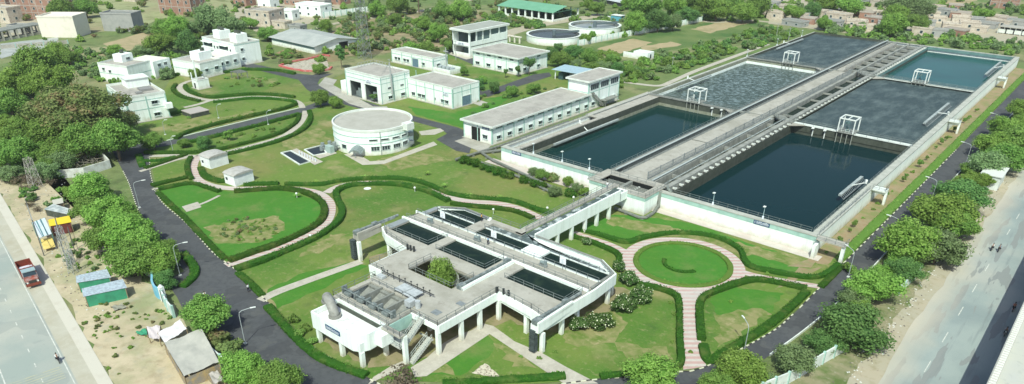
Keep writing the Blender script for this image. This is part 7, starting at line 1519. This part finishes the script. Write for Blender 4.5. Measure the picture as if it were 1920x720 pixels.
# ================================================================= TRUCK
ta=math.atan2(e[1],e[0])
def truck():
    c=P(58,525,.05); t=thing('truck','orange-red goods truck with an open cargo bed on the left highway','truck',(c[0],c[1],.05)); x,y,z=c[0],c[1],.05
    OR=surf('truck_red',[((.16,.05,.03),2,.4,.7)],(.25,.055,.035),.6); CH=surf('truck_dark',[],(.05,.045,.04),.7)
    mb=MB(); mb.box(x-4.6,x+3.4,y-.5,y+.5,z+.6,z+.9); mb.obj('chassis',CH,t)
    bed=MB(); bed.box(x-4.8,x+.8,y-1.2,y+1.2,z+1.0,z+1.15); bed.box(x-4.8,x+.8,y-1.25,y-1.15,z+1.15,z+2.3); bed.box(x-4.8,x+.8,y+1.15,y+1.25,z+1.15,z+2.3); bed.box(x-4.85,x-4.75,y-1.25,y+1.25,z+1.0,z+2.3); bed.box(x+.75,x+.9,y-1.25,y+1.25,z+1.0,z+3.0); b=bed.obj('cargo_bed',OR,t)
    mb=MB(); mb.box(x-2.2,x+.7,y-1.1,y+1.1,z+1.2,z+2.0); mb.box(x-1.6,x-.4,y-.9,y+.6,z+2.0,z+2.35); mb.box(x-.2,x+.6,y-.5,y+1.0,z+2.0,z+2.6); mb.obj('cargo',surf('tarp_load',[((.55,.5,.6),1.8,.45,.6),((.2,.2,.25),2.6,.55,.7)],(.62,.6,.64),.8),b)
    cab=MB(); cab.box(x+1.0,x+2.7,y-1.15,y+1.15,z+.7,z+2.0); cab.add([(x+1.0,y-1.15,z+2.0),(x+2.7,y-1.15,z+2.0),(x+2.7,y+1.15,z+2.0),(x+1.0,y+1.15,z+2.0),(x+1.0,y-1.05,z+2.8),(x+2.35,y-1.05,z+2.8),(x+2.35,y+1.05,z+2.8),(x+1.0,y+1.05,z+2.8)],[(0,3,2,1),(4,5,6,7),(0,1,5,4),(1,2,6,5),(2,3,7,6),(3,0,4,7)]); cab.box(x+2.7,x+3.7,y-.95,y+.95,z+.7,z+1.65); k=cab.obj('cab',surf('cab_paint',[((.35,.1,.07),1.5,.4,.6)],(.36,.33,.33),.4),t)
    MB().add([(x+2.74,y-1.05,z+2.05),(x+2.74,y+1.05,z+2.05),(x+2.44,y+.98,z+2.7),(x+2.44,y-.98,z+2.7)],[(0,1,2,3)]).obj('windscreen',GLASS,k)
    for s in (-1,1): MB().box(x+1.3,x+2.3,y+s*1.155-.01,y+s*1.155+.01,z+1.5,z+2.0).obj('side_window',GLASS,k)
    MB().box(x+1.1,x+2.6,y-1.1,y+1.1,z+2.81,z+2.95).obj('roof_visor',surf('visor_cyan',[],(.3,.4,.42),.6),k)
    MB().box(x+3.7,x+3.9,y-1.2,y+1.2,z+.5,z+.95).obj('bumper',OR,t)
    MB().box(x+3.705,x+3.74,y-.6,y+.6,z+1.0,z+1.55).obj('grille',CH,t)
    for s in (-.85,.85): MB().tube((x+3.7,y+s,z+1.2),(x+3.78,y+s,z+1.2),.14,10).obj('headlight',WSTEEL,t)
    for wx in (-3.6,-2.5,2.4):
        for s in (-1,1):
            w=MB().tube((x+wx,y+s*1.15,z+.5),(x+wx,y+s*.8,z+.5),.5,16).obj('wheel',RUBBER,t); MB().tube((x+wx,y+s*1.17,z+.5),(x+wx,y+s*1.1,z+.5),.25,10).obj('rim',CHR,w)
    t.rotation_euler=(0,0,ta)
truck()
# ================================================================= STALLS, SHEDS, SHACK
def slab4(pts,zs,th=.06):
    q=[(a[0],a[1],z) for a,z in zip(pts,zs)]; vs=[(a,b,c-th) for a,b,c in q]+q
    return MB().add(vs,[(0,3,2,1),(4,5,6,7),(0,1,5,4),(1,2,6,5),(2,3,7,6),(3,0,4,7)])
CORR=surf('corrugated_blue_grey',[((.3,.35,.4),2.2,.4,.6),((.25,.2,.16),.8,.62,.75)],(.42,.5,.56),.6)
GNET=surf('green_net',[((.04,.2,.12),1,.4,.7)],(.05,.3,.17),.8)
def shed(px,zs,label,wallm=GNET,roofm=CORR,name='roadside_shed',back=True):
    w=[P(a,b,z) for (a,b),z in zip(px,zs)]; c=(sum(p[0] for p in w)/4,sum(p[1] for p in w)/4)
    t=thing(name,label,'shed',(c[0],c[1],0)); slab4(w,zs).obj('roof',roofm,t)
    ins=[(c[0]+(p[0]-c[0])*.92,c[1]+(p[1]-c[1])*.92) for p in w]; mb=MB()
    for i in range(4):
        if i==3 and not back: continue
        a,b=ins[i],ins[(i+1)%4]; z0,z1=zs[i]-.1,zs[(i+1)%4]-.1
        mb.add([(a[0],a[1],0),(b[0],b[1],0),(b[0],b[1],z1),(a[0],a[1],z0)],[(0,1,2,3)])
    mb.obj('wall',wallm,t); mb=MB()
    for p,z in zip(ins,zs): mb.tube((p[0],p[1],0),(p[0],p[1],z),.07,5)
    mb.obj('post',surf('bamboo',[],(.3,.24,.15),.9),t); return t
shed([(143,530),(142,517),(200,504),(208,520)],[2.2,2.5,2.5,2.1],'blue-grey corrugated roofed green-walled shed, the farther one of the pair')
shed([(156,556),(153,541),(230,523),(238,539)],[2.3,2.6,2.6,2.2],'blue-grey corrugated roofed green-walled shed, the nearer one of the pair')
t=shed([(93,424),(90,412),(130,404),(134,416)],[2.4,2.7,2.7,2.4],'stall with a bright yellow roof and dark red goods below',surf('dark_red_goods',[((.1,.04,.03),2,.4,.6)],(.2,.05,.05),.8),YEL,'yellow_stall')
shed([(82,392),(100,382),(133,392),(128,402)],[1.6,1.9,1.8,1.5],'low shelter under a grey-white tarpaulin next to the yellow stall',DARKC,surf('tarp_grey',[((.3,.34,.34),.8,.4,.6)],(.5,.53,.52),.7),'tarp_shelter')
shed([(100,384),(97,375),(117,371),(119,380)],[1.8,2,2,1.8],'small dark box kiosk with a pale roof behind the yellow stall',surf('kiosk_brown',[],(.1,.08,.06),.8),surf('kiosk_roof',[],(.5,.48,.42),.8),'kiosk')
w=[P(60,417,3.2),P(84,408,3.2),P(97,438,2.2),P(74,446,2.2)]; c=(sum(p[0] for p in w)/4,sum(p[1] for p in w)/4)
t=thing('roadside_canopy','pale blue panelled canopy on dark posts beside the yellow stall','canopy',(c[0],c[1],0)); slab4(w,[3.2,3.2,2.2,2.2]).obj('panel',surf('canopy_pale_blue',[((.5,.58,.62),1,.4,.7)],(.6,.68,.72),.6),t)
mb=MB()
for f in (.33,.66): a=tuple(w[0][k]+(w[1][k]-w[0][k])*f for k in range(3)); b=tuple(w[3][k]+(w[2][k]-w[3][k])*f for k in range(3)); mb.tube((a[0],a[1],a[2]+.05),(b[0],b[1],b[2]+.05),.09,5)
for p,z in zip(w,(3.2,3.2,2.2,2.2)): mb.tube((p[0],p[1],0),(p[0],p[1],z),.08,5)
mb.obj('frame',surf('teal_frame',[],(.1,.25,.25),.6),t)
w=[P(75,450,1.2),P(97,444,1.2),P(104,462,.7),P(82,468,.7)]; c=(sum(p[0] for p in w)/4,sum(p[1] for p in w)/4)
t=thing('yellow_board','mustard-yellow sheet board lying tilted below the pale canopy','board',(c[0],c[1],0)); slab4(w,[1.2,1.2,.7,.7]).obj('sheet',surf('mustard',[((.6,.45,.12),1,.4,.7)],(.7,.55,.18),.8),t); mb=MB()
for p,z in zip(w,(1.2,1.2,.7,.7)): mb.tube((p[0],p[1],0),(p[0],p[1],z),.06,4)
mb.obj('post',STEEL,t)
t=thing('hoarding_frame','tall dark steel hoarding posts with pale lattice braces along the highway verge','frame',P(90,480))
mb=MB()
for (a,b,h) in ((83,480,7.5),(66,430,6.5),(116,450,5.5),(140,470,5),(128,500,6.5)): p=P(a,b); mb.tube((p[0],p[1],0),(p[0]-.6,p[1]+.3,h),.1,5)
mb.obj('post',surf('dark_post',[],(.12,.12,.11),.7),t); mb=MB()
p=P(83,480);q=P(66,430); 
for z in (3.5,5.5): mb.tube((p[0]-.4,p[1]+.2,z),(q[0]-.4,q[1]+.2,z),.06,4)
p=P(128,500);q=P(116,450); mb.tube((p[0],p[1],4.5),(q[0],q[1],4.5),.05,4); mb.obj('brace',GALV,t)
# tarp shack
TARP=surf('grey_tarp',[((.36,.36,.32),.5,.4,.65,6,.8),((.52,.5,.45),1.5,.5,.8,6,.6)],(.44,.43,.38),.8)
def cloth(name,px,z,mat,label,cat,seed,sag=.35,walls=None,n=18):
    w=[P(a,b,zz) for (a,b),zz in zip(px,z)]; c=(sum(p[0] for p in w)/4,sum(p[1] for p in w)/4); t=thing(name,label,cat,(c[0],c[1],0)); rs=random.Random(seed); vs=[];ph=rs.uniform(0,6)
    for i in range(n+1):
        for j in range(n+1):
            u,v=i/n,j/n; q=[sum(k*w[m][d] for m,k in enumerate(((1-u)*(1-v),u*(1-v),u*v,(1-u)*v))) for d in range(3)]
            q[2]+=-sag*math.sin(math.pi*u)*math.sin(math.pi*v)*.6+.12*math.sin(9*u+ph)*math.cos(7*v)+rs.uniform(-.05,.05); q[2]=max(q[2],.12); vs.append(q)
    MB().add(vs,[(i*(n+1)+j,(i+1)*(n+1)+j,(i+1)*(n+1)+j+1,i*(n+1)+j+1) for i in range(n) for j in range(n)]).obj('tarpaulin',mat,t,True)
    mb=MB()
    for p,zz in zip(w,z): mb.tube((p[0],p[1],0),(p[0],p[1],max(.15,zz)),.09,5)
    mb.obj('post',surf('bamboo',[],(.3,.24,.15),.9),t)
    if walls:
        m2=MB()
        for i,j in walls: a,b=w[i],w[j]; m2.add([(a[0],a[1],0),(b[0],b[1],0),(b[0],b[1],z[j]*.85),(a[0],a[1],z[i]*.85)],[(0,1,2,3)])
        m2.obj('side_cloth',surf('side_rag',[((.4,.3,.15),1,.4,.6)],(.25,.23,.2),.9),t)
    return t
cloth('tarp_shack',[(308,643),(378,616),(411,678),(345,706)],[2.3,2.8,2.5,2.2],TARP,'large shack under a crumpled grey tarpaulin at the bottom left','shack',1,.25,[(0,3),(3,2)])
cloth('tarp_shelter',[(296,624),(338,600),(350,617),(309,643)],[1.6,2.2,2.2,1.7],surf('pink_white_tarp',[((.6,.58,.58),.8,.4,.7)],(.72,.69,.70),.7),'pinkish-white tarpaulin awning joined to the top of the grey tarp shack','awning',2,.2)
cloth('tarp_shelter',[(275,613),(300,610),(299,636),(280,634)],[1.1,1.4,1.4,1.0],surf('rose_tarp',[],(.58,.52,.52),.7),'small faded rose tarpaulin left of the pinkish-white awning','awning',3,.2)
cloth('green_cloth',[(255,622),(274,615),(276,628),(258,627)],[.25,.6,.6,.25],GNET,'small green cloth heap left of the rose tarpaulin','cloth',4,.1)
cloth('tarp_shelter',[(390,700),(407,694),(420,712),(402,720)],[1.5,1.6,1.4,1.3],surf('rag_grey',[],(.4,.37,.34),.8),'small tilted sheet shelter right of the tarp shack at the bottom edge','awning',5,.15,[(0,3)])
cloth('debris_heap',[(208,574),(228,570),(238,576),(215,582)],[.4,.5,.3,.3],surf('heap_grey',[],(.25,.25,.2),.9),'low dark heap on the dirt in front of the green sheds','heap',6,.1)
cloth('debris_heap',[(216,498),(238,492),(240,503),(220,506)],[1.6,1.7,.6,.5],surf('heap_brown',[],(.16,.12,.09),.9),'dark brown lean-to sheet near the top of the dirt lot beside the trees','lean-to',7,.1,[(0,3)])
# litter along the verges: nobody could count it
rr=random.Random(21); mb=MB()
for k in range(1500):
    if rr.random()<.55: y=rr.uniform(85,260); x=-17.2+.004*(y-90)+rr.gauss(0,1.1); 
    else: p=P(rr.uniform(0,200),rr.uniform(300,600)); x,y=p[0],p[1]
    dx=(x-O0[0])*nn[0]+(y-O0[1])*nn[1]
    if x<-60 and dx<5: continue
    s=rr.uniform(.05,.15); mb.box(x-s,x+s,y-s*.7,y+s*.7,.02,.05+s*.5,rr.randint(0,2),rot=rr.uniform(0,3))
o=mb.obj('litter',[surf('litter_white',[],(.65,.66,.62),.8),surf('litter_stone',[],(.4,.35,.27),.9),surf('litter_dark',[],(.15,.14,.12),.9)]); o['kind']='stuff'
# ================================================================= LIGHT, SKY, CAMERA
az=R(120); el=R(53)
sd_=bpy.data.lights.new('sun','SUN'); sd_.energy=4.4; sd_.angle=R(.53); sd_.color=(.93,1,.86)
so=bpy.data.objects.new('sun',sd_); COL.objects.link(so); d=Vector((math.cos(az)*math.cos(el),math.sin(az)*math.cos(el),-math.sin(el))); so.rotation_euler=d.to_track_quat('-Z','Y').to_euler(); so.location=(0,0,120)
w=bpy.data.worlds.new('World'); sc.world=w; w.use_nodes=True; nt=w.node_tree; sky=nt.nodes.new('ShaderNodeTexSky'); sky.sky_type='NISHITA'; sky.sun_disc=False; sky.sun_elevation=el; sky.sun_rotation=math.atan2(-d.x,-d.y); sky.dust_density=2.0; sky.air_density=1.0
nt.links.new(sky.outputs[0],nt.nodes['Background'].inputs[0]); nt.nodes['Background'].inputs[1].default_value=.15
cd=bpy.data.cameras.new('camera'); cd.sensor_width=36; cd.lens=36*F/1920; cd.shift_y=180/1920; cd.clip_end=6000; cd.clip_start=1
co=bpy.data.objects.new('camera',cd); COL.objects.link(co); M=Matrix((RR,UU,-_f)).transposed().to_4x4(); M.translation=Vector((0,0,CH)); co.matrix_world=M; sc.camera=co
sc.view_settings.view_transform='Standard'; sc.view_settings.look='None'; sc.view_settings.exposure=0; sc.view_settings.gamma=1
hz=bpy.data.materials.new('haze'); hz.use_nodes=True; n_=hz.node_tree; n_.nodes.remove(n_.nodes['Principled BSDF']); vs_=n_.nodes.new('ShaderNodeVolumeScatter'); vs_.inputs['Color'].default_value=(.93,1,.97,1); vs_.inputs['Density'].default_value=.00014; vs_.inputs['Anisotropy'].default_value=.2; n_.links.new(vs_.outputs[0],n_.nodes['Material Output'].inputs['Volume'])
HZB=struct(MB().box(-1600,500,-200,2200,-1,75).obj('haze',hz))
sc.cycles.volume_bounces=0; sc.cycles.use_denoising=True; sc.cycles.max_bounces=6; sc.cycles.diffuse_bounces=3; sc.cycles.glossy_bounces=3; sc.cycles.transparent_max_bounces=4
